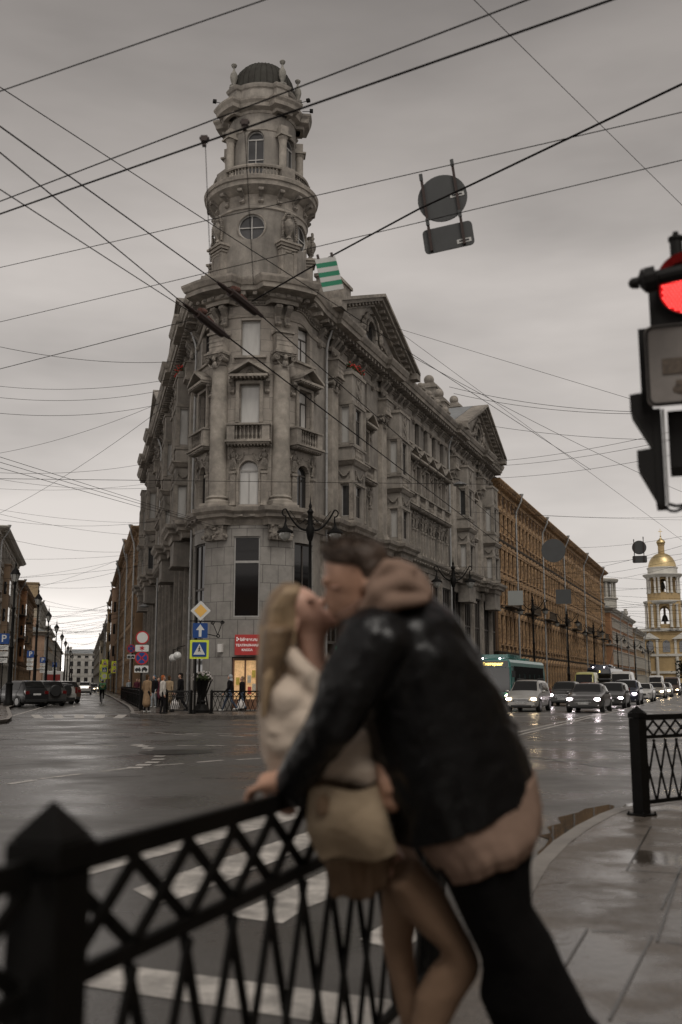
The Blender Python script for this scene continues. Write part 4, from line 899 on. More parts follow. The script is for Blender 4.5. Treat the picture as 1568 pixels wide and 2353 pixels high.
# left street, right hand row
RW = [('orange_house', 'brown orange corner house with grey downpipes touching the grey building on its left', 45.6, 17, 16.6, BRN, BRNT, 'ped', 2.3), ('orange_house', 'rust orange tall house second from the grey building in the left street', 62.8, 22, 17.6, PINKO, BRNT, 'bow', 2.4), ('tan_house', 'rose tan house with a small green roof turret in the left street', 85, 27, 17.4, TAN, BRNT, 'ped', 2.6),
      ('tan_house', 'sand coloured house with a sagging cornice midway down the left street', 112.4, 26, 16.2, SAND, BRNT, 'flat', 2.6), ('peeling_house', 'pale peeling house with a high brown pitched roof down the left street', 138.8, 30, 14, PALE, GREYT, 'flat', 2.6), ('cream_house', 'cream house with a pointed corner spire far down the left street', 169.2, 50, 13.6, CREAM, GREYT, 'flat', 2.8), ('far_house', 'ochre far house closing the right side of the left street', 219.6, 160, 14.4, SAND, GREYT, 'flat', 3.2)]
for nm, lb, s0, L, h, wm_, tm_, tr, by in RW:
    org = PL(s0 + L, .9)
    t = house(nm, lb, T(org), rzL, L, 12, h, [(1.0, 2.6), (4.9, 2.0), (8.0, 1.9), (10.9, 1.8)] + ([(13.6, 1.7)] if h > 16 else []), by, 1.05, wm_, tm_, ROOFG, trim=tr, quoin=2 if L < 60 else 0, ledges=(4.2, h - 3.9), pipes=(.4, L - .5), cap=60, rise=3.6 if nm == 'peeling_house' else 1.8, bays=[(L * .5, 4.8, h - 2.2, 2.6)] if nm in ('tan_house', 'cream_house') else ())
    if nm == 'cream_house': O('spire', MB().lathe([(1.7, 13.5), (1.5, 15), (0, 19.5)], n=4).mesh('spire', ROOFG), t, (L - 3, 1.5, 0), pi/4)
gm = MB(); gm.box(-.9, .9, -.3, 1.2, 17.4, 18.9); O('roof_turret', gm.mesh('roof_turret', mat('green_turret', (.05, .12, .06), .6, .3, 3)), bpy.data.objects['tan_house'], (22, 0, 0))
TAUPE = stucco('taupe_stucco', (.25, .175, .115), .25)
# left side of the left street
rzLL = rzL + pi
LWs = [('grey_stucco_house', 'grey stuccoed house with a heavy cornice at the left edge of the view', 66, 36, 19.2, TAUPE, GREYT, 'ped', 2.6, 2.9), ('balcony_house', 'dark orange brick house with stone balconies on the left', 102.5, 49, 16.6, PINKO, BRNT, 'bow', 2.4, 2.4), ('pink_house', 'plain pink end wall house behind the street lamps on the left', 168, 6, 12.4, TAN, GREYT, 'flat', 2.6, 0), ('cream_corner_house', 'tall cream house with a curved cornice and roof box on the left', 175, 44, 19.2, CREAM, GREYT, 'flat', 2.8, 0), ('sand_far_house', 'sand coloured house behind the small street lamps far left', 225, 60, 16.6, SAND, GREYT, 'flat', 2.8, 0), ('pale_far_house', 'pale distant house last in the left row', 290, 150, 15.5, PALE, GREYT, 'flat', 3.2, 0)]
for nm, lb, s0, L, h, wm_, tm_, tr, by, bw_ in LWs:
    o_ = 15.4 if nm != 'pink_house' else 13.6
    t = house(nm, lb, T(PL(s0, o_)), rzLL, L, 12, h, [(1.0, 2.6), (5.0, 2.2), (8.7, 2.1), (12.2, 1.9)] + ([(15.6, 1.7)] if h > 18.5 else []) if h > 13 else [(5, 2), (8.7, 2)], by, 1.1, wm_, tm_, ROOFG, trim=tr, quoin=2 if L < 50 else 0, ledges=(4.3, 15.0) if h > 16 else (4.3,), pipes=(.4,), cap=60, ov=1.0, bays=[(8, 5, 15.5, 2.8)] if bw_ else ())
    if nm == 'cream_corner_house': m = MB(); m.box(3, 9, .5, 5, 19.2, 23.4); m.box(2.8, 9.2, .3, 5.2, 23.4, 23.7); O('roof_box', m.mesh('roof_box', SAND), t)
    if nm == 'balcony_house': balc(t, 30, 8.2, 3); balc(t, 30, 11.7, 3)
# white house across the end of the left street
ce = PL(430, 3.0); house('white_end_house', 'white house with rows of dark windows closing the far end of the left street', (ce.x - 9 * cos(0.25) - 3, ce.y + 2), rzP + .2, 20, 10, 15.4, [(2, 2.4), (6.2, 2.2), (9.6, 2.2), (13.4, 1.8)], 3.4, 1.7, WHT, WHT, ROOFG, ledges=(5, 12.4), side=True)
house('white_end_wing', 'grey lower wing right of the white house at the end of the street', (ce.x + 11, ce.y - 12), rzP + .2, 14, 10, 14, [(2, 2.4), (6.2, 2.2), (9.6, 2.2)], 3.4, 1.5, PALE, GREYT, ROOFG)
# the houses round the rest of the crossing: outside the frame, they close the low sky and show in windows and wet ground
house('opposite_row', 'long ochre row across the right street, beyond the right edge of the view', T(PR(175, 28)), rzR + pi, 225, 14, 10.5, [(1, 2.6), (4.8, 2), (7.6, 1.8)], 4.5, 1.5, SAND, GREYT, ROOFG, ledges=(4.4,), cap=40)
house('house_behind', 'ochre house behind the viewer across the near pavement', (70, -34), pi, 110, 14, 14.6, [(1, 2.6), (5.2, 2.2), (9, 2.2)], 4.5, 1.5, SAND, GREYT, ROOFG, ledges=(4.4,), cap=40)
house('side_house', 'brown house left of the crossing, beyond the left edge of the view', (-62, -14), pi / 2, 38, 14, 15.4, [(1, 2.6), (5.2, 2.2), (9, 2.2)], 4.5, 1.5, PALE, GREYT, ROOFG, ledges=(4.4,), cap=40)
# ------------------------------------------------------------ church
GOLD = mat('gilded_dome', (.55, .43, .23), .45, .15, 2, 0, metal=.85); CHY = stucco('church_yellow', (.42, .3, .15), .15, .2); CHW = stucco('church_white', (.56, .54, .49), .12, .2); BELLM = mat('bronze_bell', (.05, .045, .035), .4, metal=.6)
ch = thing('church_bell_tower', 'yellow and white church bell tower with a golden dome at the far right', 'church', (83.4, 257, 0), -RD(18))
m = MB(); m.box(-8.5, 8.5, -4, 12, 0, 8.5); m.box(-6.2, 6.2, -3.6, 8, 8.5, 15.0); m.build('tower_base', CHY, ch)
m = MB()
for z, w_ in ((8.3, 8.8), (4.0, 8.7)): m.box(-w_, w_, -4.3, 12, z, z + .6)
m.prism([(-6.6, 12.6), (-1.4, 12.6), (-4, 14.3)], -4.1, -3.5); m.prism([(1.4, 12.6), (6.6, 12.6), (4, 14.3)], -4.1, -3.5); m.box(-6.7, 6.7, -4.2, 8.2, 14.6, 15.3)
for x in (-8, -6, -2.4, 2.4, 6, 8): m.cone((x, -4.2, .3), (x, -4.2, 8.2), .45, .4, 10)
for x in (-5.6, -2.2, 2.2, 5.6): m.box(x - .3, x + .3, -3.9, -3.5, 8.9, 12.5)
m.build('stone_trim', CHW, ch)
for x in (-4, 0, 4): O('arched_window', pane_mesh(1.8, 3.0, True, GLASS), ch, (x, -3.68, 9.3))
m = MB(); m.wall(-4.0, 4.0, 15.3, 22.2, [(-1.1, 1.1, 16.4, 21, True)], 1.2, y=-4.0); m.wall(-4, 4, 15.3, 22.2, [(-1.1, 1.1, 16.4, 21, True)], 1.2, y=2.8)
for s in (-1, 1): m.box(*sorted((s * 3.99, s * 3.2)), -3.9, 3.9, 15.3, 22.2)
m.build('middle_tier', CHY, ch)
for z0, z1, R_, rr_ in ((15.5, 21.4, 4.5, .34), (24.3, 28.4, 4.0, .3)):
    for a in (-75, -60, -30, -15, 15, 30, 60, 75, 120, 150, 180, 210, 240):
        if z0 < 20: x, y = R_ * max(-1, min(1, 1.35 * sin(RD(a)))), -R_ * max(-1, min(1, 1.35 * cos(RD(a))))
        else: x, y = R_ * sin(RD(a)), -R_ * cos(RD(a))
        m = MB(); m.lathe([(rr_ * 1.3, 0), (rr_ * 1.3, .2), (rr_, .4), (rr_ * .85, z1 - z0 - .4), (rr_ * 1.3, z1 - z0 - .1), (rr_ * 1.4, z1 - z0)], (x, y, z0), 12); m.build('column', CHW, ch, smooth=True)
for pr_ in ([(4.6, 21.5), (4.9, 21.7), (5.2, 22.2), (5.2, 22.4), (4.2, 22.5)], [(4.3, 28.4), (4.5, 28.6), (5.0, 29.1), (5.0, 29.3), (3.6, 29.4)], [(3.7, 29.4), (3.7, 30.8), (3.9, 30.9), (3.9, 31.1), (3.4, 31.15)]): MB().lathe(pr_, n=32).build('ring_cornice', CHW, ch, smooth=True)
m = MB(); m.lathe([(4.1, 22.4), (4.1, 24.3)], n=32); m.build('drum_band', CHY, ch)
b3 = lambda x, y, z: ((3.2 - y) * sin(x / 3.2), -(3.2 - y) * cos(x / 3.2), z)
MB(b3).wall(-pi * 3.2, pi * 3.2, 24.3, 28.5, [(a * 3.2 - .8, a * 3.2 + .8, 24.6, 28.0, True) for a in (-pi/2, -pi/4, 0, pi/4, pi/2, 3)], .6, step=.4).build('upper_tier', CHY, ch, (0, 0, 0))
for z, r_ in ((17.2, .9), (25.6, .6)): MB().lathe([(r_ * 1.1, 0), (r_ * .9, .3), (r_ * .65, 1.2), (r_ * .4, 1.6), (0, 1.7)], n=16).build('bell', BELLM, ch, (0, -1.2, z), smooth=True)
m = MB(); m.lathe([(3.5, 31.1)] + [(3.5 * cos(pi/2 * i / 12) + .0, 31.1 + 3.9 * sin(pi/2 * i / 12)) for i in range(1, 12)] + [(.85, 34.95)], n=36)
m.build('gold_dome', GOLD, ch, smooth=True)
m = MB(); m.lathe([(.8, 34.9), (.8, 37.0), (1.0, 37.1), (1.0, 37.25)], n=16); m.build('lantern', CHY, ch, smooth=True)
m = MB(); m.lathe([(.8, 37.2), (1.15, 37.7), (1.0, 38.2), (.4, 38.7), (.1, 39.1), (.09, 39.3)], n=18); m.ell((0, 0, 39.4), .22); m.build('onion_cupola', GOLD, ch, smooth=True)
m = MB(); m.box(-.07, .07, -.07, .07, 39.5, 41.4); m.box(-.5, .5, -.06, .06, 40.6, 40.75); m.build('cross', GOLD, ch)
thing('dark_tree', 'dark leafy tree standing before the church at the street end', 'tree', (80.5, 228, 0))
def tree(t, h, r, n, seed=1):
    rr = random.Random(seed); k = MB(); k.tube([(0, 0, 0), (.1, 0, h * .4), (0, .1, h * .8)], [.3, .2, .05], 8)
    for i in range(6): a = i * 1.1; k.tube([(0, 0, h * .35), (r * .5 * cos(a), r * .5 * sin(a), h * .65)], [.12, .04], 5)
    k.build('trunk', BRN, t); c = MB(); cl = [(rr.uniform(-r, r) * .7, rr.uniform(-r, r) * .7, rr.uniform(.4, 1) * h) for _ in range(16)]
    for i in range(n):
        q = rr.choice(cl); p = Vector(q) + Vector((rr.gauss(0, 1), rr.gauss(0, 1), rr.gauss(0, .8))) * r * .22; d = Vector((rr.uniform(-1, 1), rr.uniform(-1, 1), rr.uniform(-1, 1))) * .28; e = d.cross(Vector((rr.random(), rr.random(), 1)))
        c.add([p - d, p + e * .6, p + d, p - e * .6], [(0, 1, 2, 3)])
    c.build('crown', mat('dark_foliage', (.03, .034, .02), .8, .4, 2), t)
tree(bpy.data.objects['dark_tree'], 6.5, 3.6, 2600); m = None
# ------------------------------------------------------------ street lamps
GLOBE = mat('milky_glass', (.5, .5, .48), .3, spec=.8); LENS = mat('clear_lantern_glass', (.32, .32, .3), .12, spec=.8)
def lantern(mb_i, mb_g, x, y, z, k=1.0):
    mb_i.lathe([(.02 * k, .62 * k), (.05 * k, .5 * k), (.07 * k, .4 * k), (.11 * k, .34 * k), (.13 * k, .3 * k), (.3 * k, .2 * k), (.36 * k, .15 * k), (.36 * k, .1 * k), (.24 * k, .1 * k)], (x, y, z), 16)
    mb_g.lathe([(.25 * k, .1 * k), (.26 * k, 0), (.2 * k, -.14 * k), (.1 * k, -.24 * k), (0, -.28 * k)], (x, y, z), 14)
def lamp2():
    p = MB(); p.lathe([(.32, 0), (.32, .25), (.24, .35), (.2, .9), (.24, 1.0), (.15, 1.1), (.13, 2.2), (.17, 2.3), (.1, 2.4), (.095, 4.8), (.13, 4.88), (.08, 4.95), (.065, 7.4), (.12, 7.5), (.16, 7.7), (.2, 7.95), (.12, 8.1), (.1, 8.6), (.15, 8.7), (.05, 8.85), (.08, 8.95), (.03, 9.1), (.0, 9.5)], n=14)
    a = []; G_ = []; I_ = []
    for s in (-1, 1):
        g = MB(); i = MB(); G_.append(g); I_.append(i)
        q = MB(); pts = []
        for k in range(15): t = k / 14; pts.append((s * (.12 + .95 * t), 0, 7.9 + .12 * sin(-pi * .9 * t) + .95 * t ** 1.6))
        q.tube(pts, [.05 - .001 * k for k in range(15)], 7); c = pts[-1]
        q.tube([(c[0] + s * .16 * sin(u), 0, c[2] - .16 + .16 * cos(u)) for u in [pi * .5 * k / 4 - .0 for k in range(0, 9)]], .032, 6)
        q.tube([(s * (.2 + .1 * cos(u)), 0, 8.25 + .1 * sin(u)) for u in [k * .7 for k in range(8)]], .022, 5); q.tube([(s * .1, 0, 8.5), (s * .45, 0, 8.15), (s * .9, 0, 8.75)], .014, 5)
        q.cone((c[0], 0, c[2] - .3), (c[0], 0, c[2] - .6), .03, .04, 6); lantern(i, g, c[0] + s * .02, 0, c[2] - 1.15, 1.0); a.append(q)
    return p, a, I_, G_
def street_lamp(loc, rz, label, group='two armed lamps along the right street', h=1.0):
    t = thing('street_lamp', label, 'street lamp', loc, rz, group); p, a, i, g = lamp2(); t.scale = (h, h, h)
    p.build('pole', IRON, t, smooth=True)
    for q in a: q.build('arm', IRON, t)
    hd = MB(); 
    for v in i: v.build('lantern_hood', IRON, t, smooth=True)
    for v in g: v.build('lantern_glass', LENS, t, smooth=True)
    return t
L0 = gnd(711, 1643, .15); sl0 = street_lamp((L0.x, L0.y, .15), RD(8), 'ornate two armed iron lamp before the rounded corner, nearest of its row')
lb = ['iron lamp with two hooded lanterns before the grey facade, second of its row', 'two armed lamp before the ochre house above the teal bus', 'two armed lamp before the middle of the ochre house', 'two armed lamp near the far end of the ochre house', 'dark lamp before the orange house by the trolleybus', 'small far lamp beside the sand coloured low house', 'tiny far lamp before the church']
for s_, l_ in zip((14.5, 42, 62, 84, 112, 141, 172), lb):
    p = PR(s_, 3.8); dup(sl0, (p.x, p.y, .15), rzR + RD(90) + RD(25 if s_ < 20 else 10), l_)
def lamp1():
    p = MB(); p.lathe([(.3, 0), (.3, .25), (.22, .35), (.2, 1.2), (.25, 1.3), (.14, 1.4), (.12, 3.4), (.17, 3.5), (.1, 3.6), (.085, 5.8), (.13, 5.9), (.07, 6.0), (.06, 7.3), (.12, 7.45), (.05, 7.55)], n=12)
    i = MB(); g = MB(); i.lathe([(.0, 9.1), (.02, 8.75), (.06, 8.6), (.04, 8.45), (.12, 8.3), (.3, 8.05), (.32, 7.98)], n=12)
    g.lathe([(.29, 7.98), (.16, 7.55), (.1, 7.5)], n=10)
    for k in range(6): a_ = k * pi / 3; i.tube([(.3 * cos(a_), .3 * sin(a_), 7.98), (.13 * cos(a_), .13 * sin(a_), 7.5)], .015, 4)
    return p, i, g
def lamp_single(loc, label, ref=[None]):
    if ref[0]: return dup(ref[0], loc, 0, label)
    t = thing('lantern_post', label, 'street lamp', loc, 0, 'lantern posts down the left street'); p, i, g = lamp1(); ref[0] = t
    p.build('pole', IRON, t, smooth=True); i.build('lantern_cap', IRON, t); g.build('lantern_glass', LENS, t); return t
LO_ = (9.85, 9.22, 9.07, 8.81, 8.62, 8.49, 8.41, 8.23, 8.1)
for k, (s_, l_) in enumerate(zip((12, 30.5, 51.5, 73, 97, 121, 145, 170, 200), ('nearest iron lantern post by the grey stuccoed house at the left edge', 'lantern post standing before the dark orange balcony house', 'lantern post standing before the plain pink end wall', 'fourth lantern post down the left street, before the cream corner house', 'fifth lantern post from the left edge, half the height of the first', 'sixth lantern post from the left edge by the sand coloured houses', 'seventh lantern post from the left edge against the bright sky', 'eighth lantern post from the left edge, next to last', 'last and smallest lantern post down the left street'))):
    p = PL(s_, LO_[k]); lamp_single((p.x, p.y, .15), l_)
# ------------------------------------------------------------ traffic signs
SB_ = mat('sign_blue', (.008, .05, .2), .4); SWH = mat('sign_white', (.55, .55, .53), .45); SRD = mat('sign_red', (.42, .025, .03), .4); SYL = mat('sign_yellow_green', (.55, .62, .05), .45, emis=.05); SAM = mat('sign_amber', (.72, .42, .1), .45); SBK = mat('sign_black', (.015, .015, .015), .5); SBACK = mat('sign_back_grey', (.05, .052, .052), .5, .12, 3); GRN = mat('sign_green', (.0, .2, .1), .5)
def plate(w_, h, m_, r=.04, d=.02, y=0):
    m = MB(); pts = []
    for cx, cz, a0 in ((w_/2 - r, h/2 - r, 0), (-w_/2 + r, h/2 - r, pi/2), (-w_/2 + r, -h/2 + r, pi), (w_/2 - r, -h/2 + r, 1.5 * pi)):
        pts += [(cx + r * cos(a0 + pi/2 * k / 3), cz + r * sin(a0 + pi/2 * k / 3)) for k in range(4)]
    m.prism(pts[::-1], y - d, y); return m
def shape(pts, m_, y, name, par, loc, d=.003): 
    m = MB(); m.prism(pts, y - d, y); return O(name, m.mesh(name, m_), par, loc)
def disc(r, y, m_, name, par, loc, n=28): return shape([(r * cos(2 * pi * k / n), r * sin(2 * pi * k / n)) for k in range(n)], m_, y, name, par, loc)
def walker(m_, par, loc, k, y):
    m = MB()
    for a, b, r in (((0, .2), (-.01, .02), .05), ((0, .02), (-.09, -.17), .035), ((0, .02), (.08, -.17), .035), ((0, .17), (-.1, .03), .022), ((0, .17), (.09, .06), .022)):
        a = Vector(a) * k; b = Vector(b) * k; d = (b - a).normalized(); n = Vector((d.y, -d.x)) * r * k; m.prism([(a.x - n.x, a.y - n.y), (a.x + n.x, a.y + n.y), (b.x + n.x, b.y + n.y), (b.x - n.x, b.y - n.y)], y - .003, y)
    m.prism([(.045 * k * cos(2 * pi * q / 12), .27 * k + .045 * k * sin(2 * pi * q / 12)) for q in range(12)], y - .003, y); O('walking_figure', m.mesh('walking_figure', m_), par, loc)
def post(t, h, r=.035): MB().cone((0, .06, 0), (0, .06, h), r, n=8).build('post', IRON, t)
def crossing(t, x, z, k=.62, board=True):
    if board: plate(k * 1.3, k * 1.3, SYL, .02).build('yellow_board', SYL, t, (x, 0, z))
    b = plate(k, k, SB_, .04).build('sign_plate', SB_, t, (x, -.025, z)); shape([(-k * .4, -k * .36), (k * .4, -k * .36), (0, k * .4)], SWH, -.022, 'white_triangle', b, (0, 0, 0)); walker(SBK, b, (0, 0, -k * .02), k * .85, -.026)
gm_ = gnd(447, 1640, .15); CS = thing('crossing_sign_post', 'corner sign post with amber diamond, white arrow on blue and yellow edged crossing sign', 'road sign', (gm_.x, gm_.y - .0, .15), RD(8))
post(CS, 5.0, .05); zz = lambda y: H + gm_.length * 0 + math.hypot(gm_.x, gm_.y) * math.tan(math.atan((1176.5 - y) / FPX) + PITCH) - .15
m = MB(); k = .45; b = MB().prism([(0, -k), (k, 0), (0, k), (-k, 0)], -.03, -.01).build('diamond_plate', SWH, CS, (.17, 0, zz(1405))); shape([(0, -.29), (.29, 0), (0, .29), (-.29, 0)], SAM, -.035, 'amber_diamond', b, (0, 0, 0))
b = plate(.66, .66, SB_).build('arrow_plate', SB_, CS, (.17, -.02, zz(1450))); shape([(-.06, -.28), (.06, -.28), (.06, .02), (.19, .02), (0, .28), (-.19, .02), (-.06, .02)], SWH, -.022, 'white_arrow', b, (0, 0, 0)); crossing(CS, .15, zz(1493), .64)
m = MB(); m.tube([(-.3, .06, zz(1428)), (1.25, .06, zz(1430))], .028, 6); m.tube([(.7, .06, zz(1430)), (.95, .06, zz(1460))], .02, 6); m.tube([(1.15, .06, zz(1430)), (.95, .06, zz(1460))], .02, 6)
for x, z in ((.72, 1432), (1.15, 1431), (.97, 1462)):
    m.tube([(x + .07 * cos(u), .05, zz(z) + .07 * sin(u)) for u in [q * .8 for q in range(9)]], .022, 5)
m.tube([(.0, .06, zz(1452)), (.95, .06, zz(1463))], .022, 6); m.build('scroll_bracket', IRON, CS)
g_ = gnd(322, 1634, .15); NS = thing('no_entry_sign_post', 'post with a blank red ringed disc, snowflake plate, no stopping disc and tow truck plate', 'road sign', (g_.x, g_.y, .15), RD(12))
zn = lambda y: H + math.hypot(g_.x, g_.y) * math.tan(math.atan((1176.5 - y) / FPX) + PITCH) - .15
post(NS, zn(1455)); pm_ = lambda d: d * math.hypot(g_.x, g_.y) / 2319
a = disc(pm_(15), -.0, SRD, 'red_disc', NS, (0, 0, zn(1467))); disc(pm_(12), -.005, SWH, 'white_disc', a, (0, 0, 0)); a = plate(pm_(30), pm_(15), SWH).build('snowflake_plate', SWH, NS, (0, 0, zn(1491)))
for q in range(3): m = MB(); m.M = Matrix.Rotation(q * pi / 3, 4, 'Y'); m.box(-.025, .025, -.025, -.021, -.12, .12); O('red_star', m.mesh('red_star', SRD), a)
a = disc(pm_(15), 0, SRD, 'no_stopping_disc', NS, (0, 0, zn(1513))); disc(pm_(12), -.005, SB_, 'blue_disc', a, (0, 0, 0))
for q in (pi/4, -pi/4): m = MB(); m.M = Matrix.Rotation(q, 4, 'Y'); m.box(-pm_(12), pm_(12), -.012, -.009, -.028, .028); O('red_bar', m.mesh('red_bar', SRD), a)
def towplate(t, loc, k):
    a = plate(.6 * k, .3 * k, SWH).build('tow_plate', SWH, t, loc)
    shape([(-.27 * k, -.08 * k), (-.02 * k, -.08 * k), (-.03 * k, .0), (-.1 * k, .1 * k), (-.12 * k, .02 * k), (-.2 * k, .06 * k), (-.27 * k, .0)], SBK, -.022, 'tow_truck', a, (0, 0, 0)); shape([(0, -.02 * k), (.05 * k, .06 * k), (.15 * k, .1 * k), (.22 * k, .04 * k), (.27 * k, -.0), (.26 * k, -.06 * k), (.02 * k, -.05 * k)], SBK, -.022, 'towed_car', a, (0, 0, 0))
    for x in (-.2, -.08, .05, .2): disc(.035 * k, -.024, SBK, 'wheel_mark', a, (x * k, 0, -.08 * k), 12)
towplate(NS, (0, 0, zn(1538)), pm_(31) / .6)
g2 = gnd(301, 1612, .15); t = thing('no_stopping_sign', 'smaller no stopping disc over a tow plate, half behind the red ringed disc', 'road sign', (g2.x, g2.y, .15), RD(12)); post(t, 4.2)
a = disc(.32, 0, SRD, 'red_disc', t, (-.1, 0, 3.9)); disc(.25, -.005, SB_, 'blue_disc', a, (0, 0, 0)); 
for q in (pi/4, -pi/4): m = MB(); m.M = Matrix.Rotation(q, 4, 'Y'); m.box(-.25, .25, -.012, -.009, -.025, .025); O('red_bar', m.mesh('red_bar', SRD), a)
towplate(t, (-.1, 0, 3.3), 1.0)
# parking signs down the left kerb
PL_ = [(4, 1478, 'blue parking sign at the left edge of the view'), (110, 1469, 'blue parking sign between the second and third lantern posts'), (158, 1488, 'blue parking sign just left of the third lantern post'), (203, 1502, 'farthest blue parking sign, beside the fourth lantern post')]
for k, (cx_, y, l_) in enumerate(PL_):
    s_ = (14, 48, 73, 103)[k]; p = PL(s_, (10.46, 10.46, 10.24, 9.62)[k]); t = thing('parking_sign', l_, 'road sign', (p.x, p.y, .15), RD(14), 'parking signs down the left street'); post(t, 4.6)
    a = plate(.66, .66, SB_).build('sign_plate', SB_, t, (.0, 0, 4.1)); text('P', .62, (0, -.022, 0), (pi/2, 0, 0), SWH, a, bold=.01)
    for z, w_ in ((3.55, .6), (3.15, .6), (2.75, .55)): b = plate(w_, .3, SWH).build('info_plate', SWH, t, (0, 0, z)); c = MB(); [c.box(-w_ * .4, w_ * .35 - .1 * q, -.024, -.021, .06 - .07 * q, .085 - .07 * q) for q in range(3)]; O('printed_lines', c.mesh('printed_lines', SBK), b)
# yellow warning boards by the left street
def warn(t, x, z, k=.8):
    a = plate(k, k, SYL, .02).build('yellow_board', SYL, t, (x, 0, z)); shape([(-k * .42, -k * .36), (k * .42, -k * .36), (0, k * .4)], SRD, -.024, 'red_triangle', a, (0, 0, 0)); shape([(-k * .3, -k * .29), (k * .3, -k * .29), (0, k * .26)], SWH, -.028, 'white_triangle', a, (0, 0, 0)); shape([(-k * .16, -k * .24), (k * .16, -k * .24), (.06 * k, 0), (-.06 * k, 0)], SBK, -.032, 'bump_mark', a, (0, 0, 0))
p = PL(88, 1.38); t = thing('warning_sign', 'tall post with two yellow warning boards one above the other', 'road sign', (p.x, p.y, .15), RD(14)); post(t, 5.3, .05); warn(t, 0, 3.95, .8); warn(t, 0, 3.13, .8)
p = PL(112, 1.87); t = thing('warning_sign', 'post with a yellow board over a crossing sign and a round plate', 'road sign', (p.x, p.y, .15), RD(14)); post(t, 5.0, .05); warn(t, -.3, 4.6, 1.0); crossing(t, -.3, 3.5, .75); plate(.9, .9, SYL, .03).build('round_plate_board', SYL, t, (-.3, 0, 2.5)); disc(.35, -.025, SWH, 'white_disc', t, (-.3, 0, 2.5)); crossing(t, .75, 2.5, .6); b = MB().prism([(0, -.4), (.4, 0), (0, .4), (-.4, 0)], -.03, -.01).build('diamond_plate', SAM, t, (.75, 0, 3.5))
p = PL(125, 2.23); t = thing('warning_sign', 'farthest yellow warning board over a small crossing sign', 'road sign', (p.x, p.y, .15), RD(14)); post(t, 4.4, .05); warn(t, 0, 4.1, 1.0); crossing(t, 0, 3.1, .7); crossing(t, 0, 2.1, .7)
p = PL(128, -.71); t = thing('advert_panel', 'street advertising panel with a blue poster by the left street', 'advert panel', (p.x, p.y, .15), RD(14)); MB().box(-.75, .75, 0, .2, .5, 3.0).build('frame', IRON, t); BP = mat('blue_poster', (.05, .09, .35), .3, .5, 3, col2=(.3, .3, .4), emis=.25, emcol=(.06, .1, .35)); MB().box(-.65, .65, -.02, -.002, .7, 2.9).build('poster', BP, t); MB().box(-.12, .12, .02, .18, 0, .5).build('leg', IRON, t)
# round signs hung over the right street, seen from behind
def hung(lbl, c, k, rz, tag_w=True, roll=RD(-11)):
    t = thing('hanging_sign', lbl, 'hanging road sign', c, 0, None); t.rotation_euler = (0, roll * 0, rz)
    m = MB(); m.prism([(.35 * k * cos(2 * pi * q / 36), .35 * k * sin(2 * pi * q / 36)) for q in range(36)], -.01, .01); a = m.build('disc', SBACK, t, (0, 0, 0)); a.rotation_euler = (0, 0, 0)
    plate(.7 * k, .36 * k, SBACK, .06 * k).build('lower_plate', SBACK, t, (0, .01, -.6 * k))
    for x, z in ((-.25, .0), (.21, .11)):
        m = MB(); m.box(x * k - .018 * k, x * k + .018 * k, -.05, -.012, -.76 * k, (.42 + z) * k); m.build('rusty_bar', RWIRE, t)
        for z2 in (.36 + z, -.33 + z * .2): m = MB(); m.box(x * k - .025 * k, x * k + .025 * k, -.062, -.052, (z2 - .05) * k, (z2 + .05) * k); m.build('clamp_plate', SBACK, t)
    if tag_w:
        for x, z in ((.21, -.0), (.21, -.7)): m = MB(); m.box((x - .1) * k, (x + .1) * k, -.016, -.011, (z - .03) * k, (z + .03) * k); a = m.build('maker_label', SWH, t); m = MB(); m.box((x - .07) * k, (x + .07) * k, -.019, -.0165, (z - .01) * k, (z + .012) * k); O('printed_line', m.mesh('printed_line', SBK), a)
    return t
c_ = at(1017, 456, 14.0); HS = hung('large grey back of a round sign with a plate below, hung high over the crossing', c_, 1.0, RD(-8))
HS.rotation_euler = (0, RD(-7), RD(-14))
c_ = at(1469, 1258, 36); hung('smaller round sign back over a plate, hung beside the church tower', c_, .72, RD(-16), False)
c_ = at(1272, 1265, 42); t = thing('round_sign', 'single grey round sign back hung before the ochre house', 'hanging road sign', c_, RD(-14)); MB().prism([(.5 * cos(2 * pi * q / 30), .5 * sin(2 * pi * q / 30)) for q in range(30)], -.01, .01).build('disc', SBACK, t)
for x, y, l_ in ((1185, 1374, 'square pale plate hung low before the ochre house, left of the pair'), (1295, 1371, 'square grey plate hung low before the ochre house, right of the pair')):
    c_ = at(x, y, 48); t = thing('hanging_plate', l_, 'hanging road sign', c_, RD(-14), 'square plates hung before the ochre house'); plate(.72, .7, SBACK, .02).build('plate', SBACK if x > 1200 else mat('pale_plate', (.22, .23, .22), .5), t); MB().cone((-.2, 0, .35), (-.2, 0, .7), .01, n=5).cone((.2, 0, .35), (.2, 0, .7), .01, n=5).build('hook', WIRE, t)
# striped plate on the wire
c_ = at(757, 630, 14); t = thing('striped_plate', 'green and white striped plate hanging from a wire beside the tower', 'hanging plate', c_, 0); t.rotation_euler = (0, RD(-15), RD(14)); t.scale = (1.22, 1.22, 1.22)
for k in range(7): MB().box(-.125, .125, -.006, .006, -.2 + k * .0572, -.2 + (k + 1) * .0572 - .0005).build('stripe', SWH if k % 2 == 0 else GRN, t)
for x in (-.08, .09): MB().box(x - .012, x + .012, -.012, .012, .2, .25).build('clip', RWIRE, t)
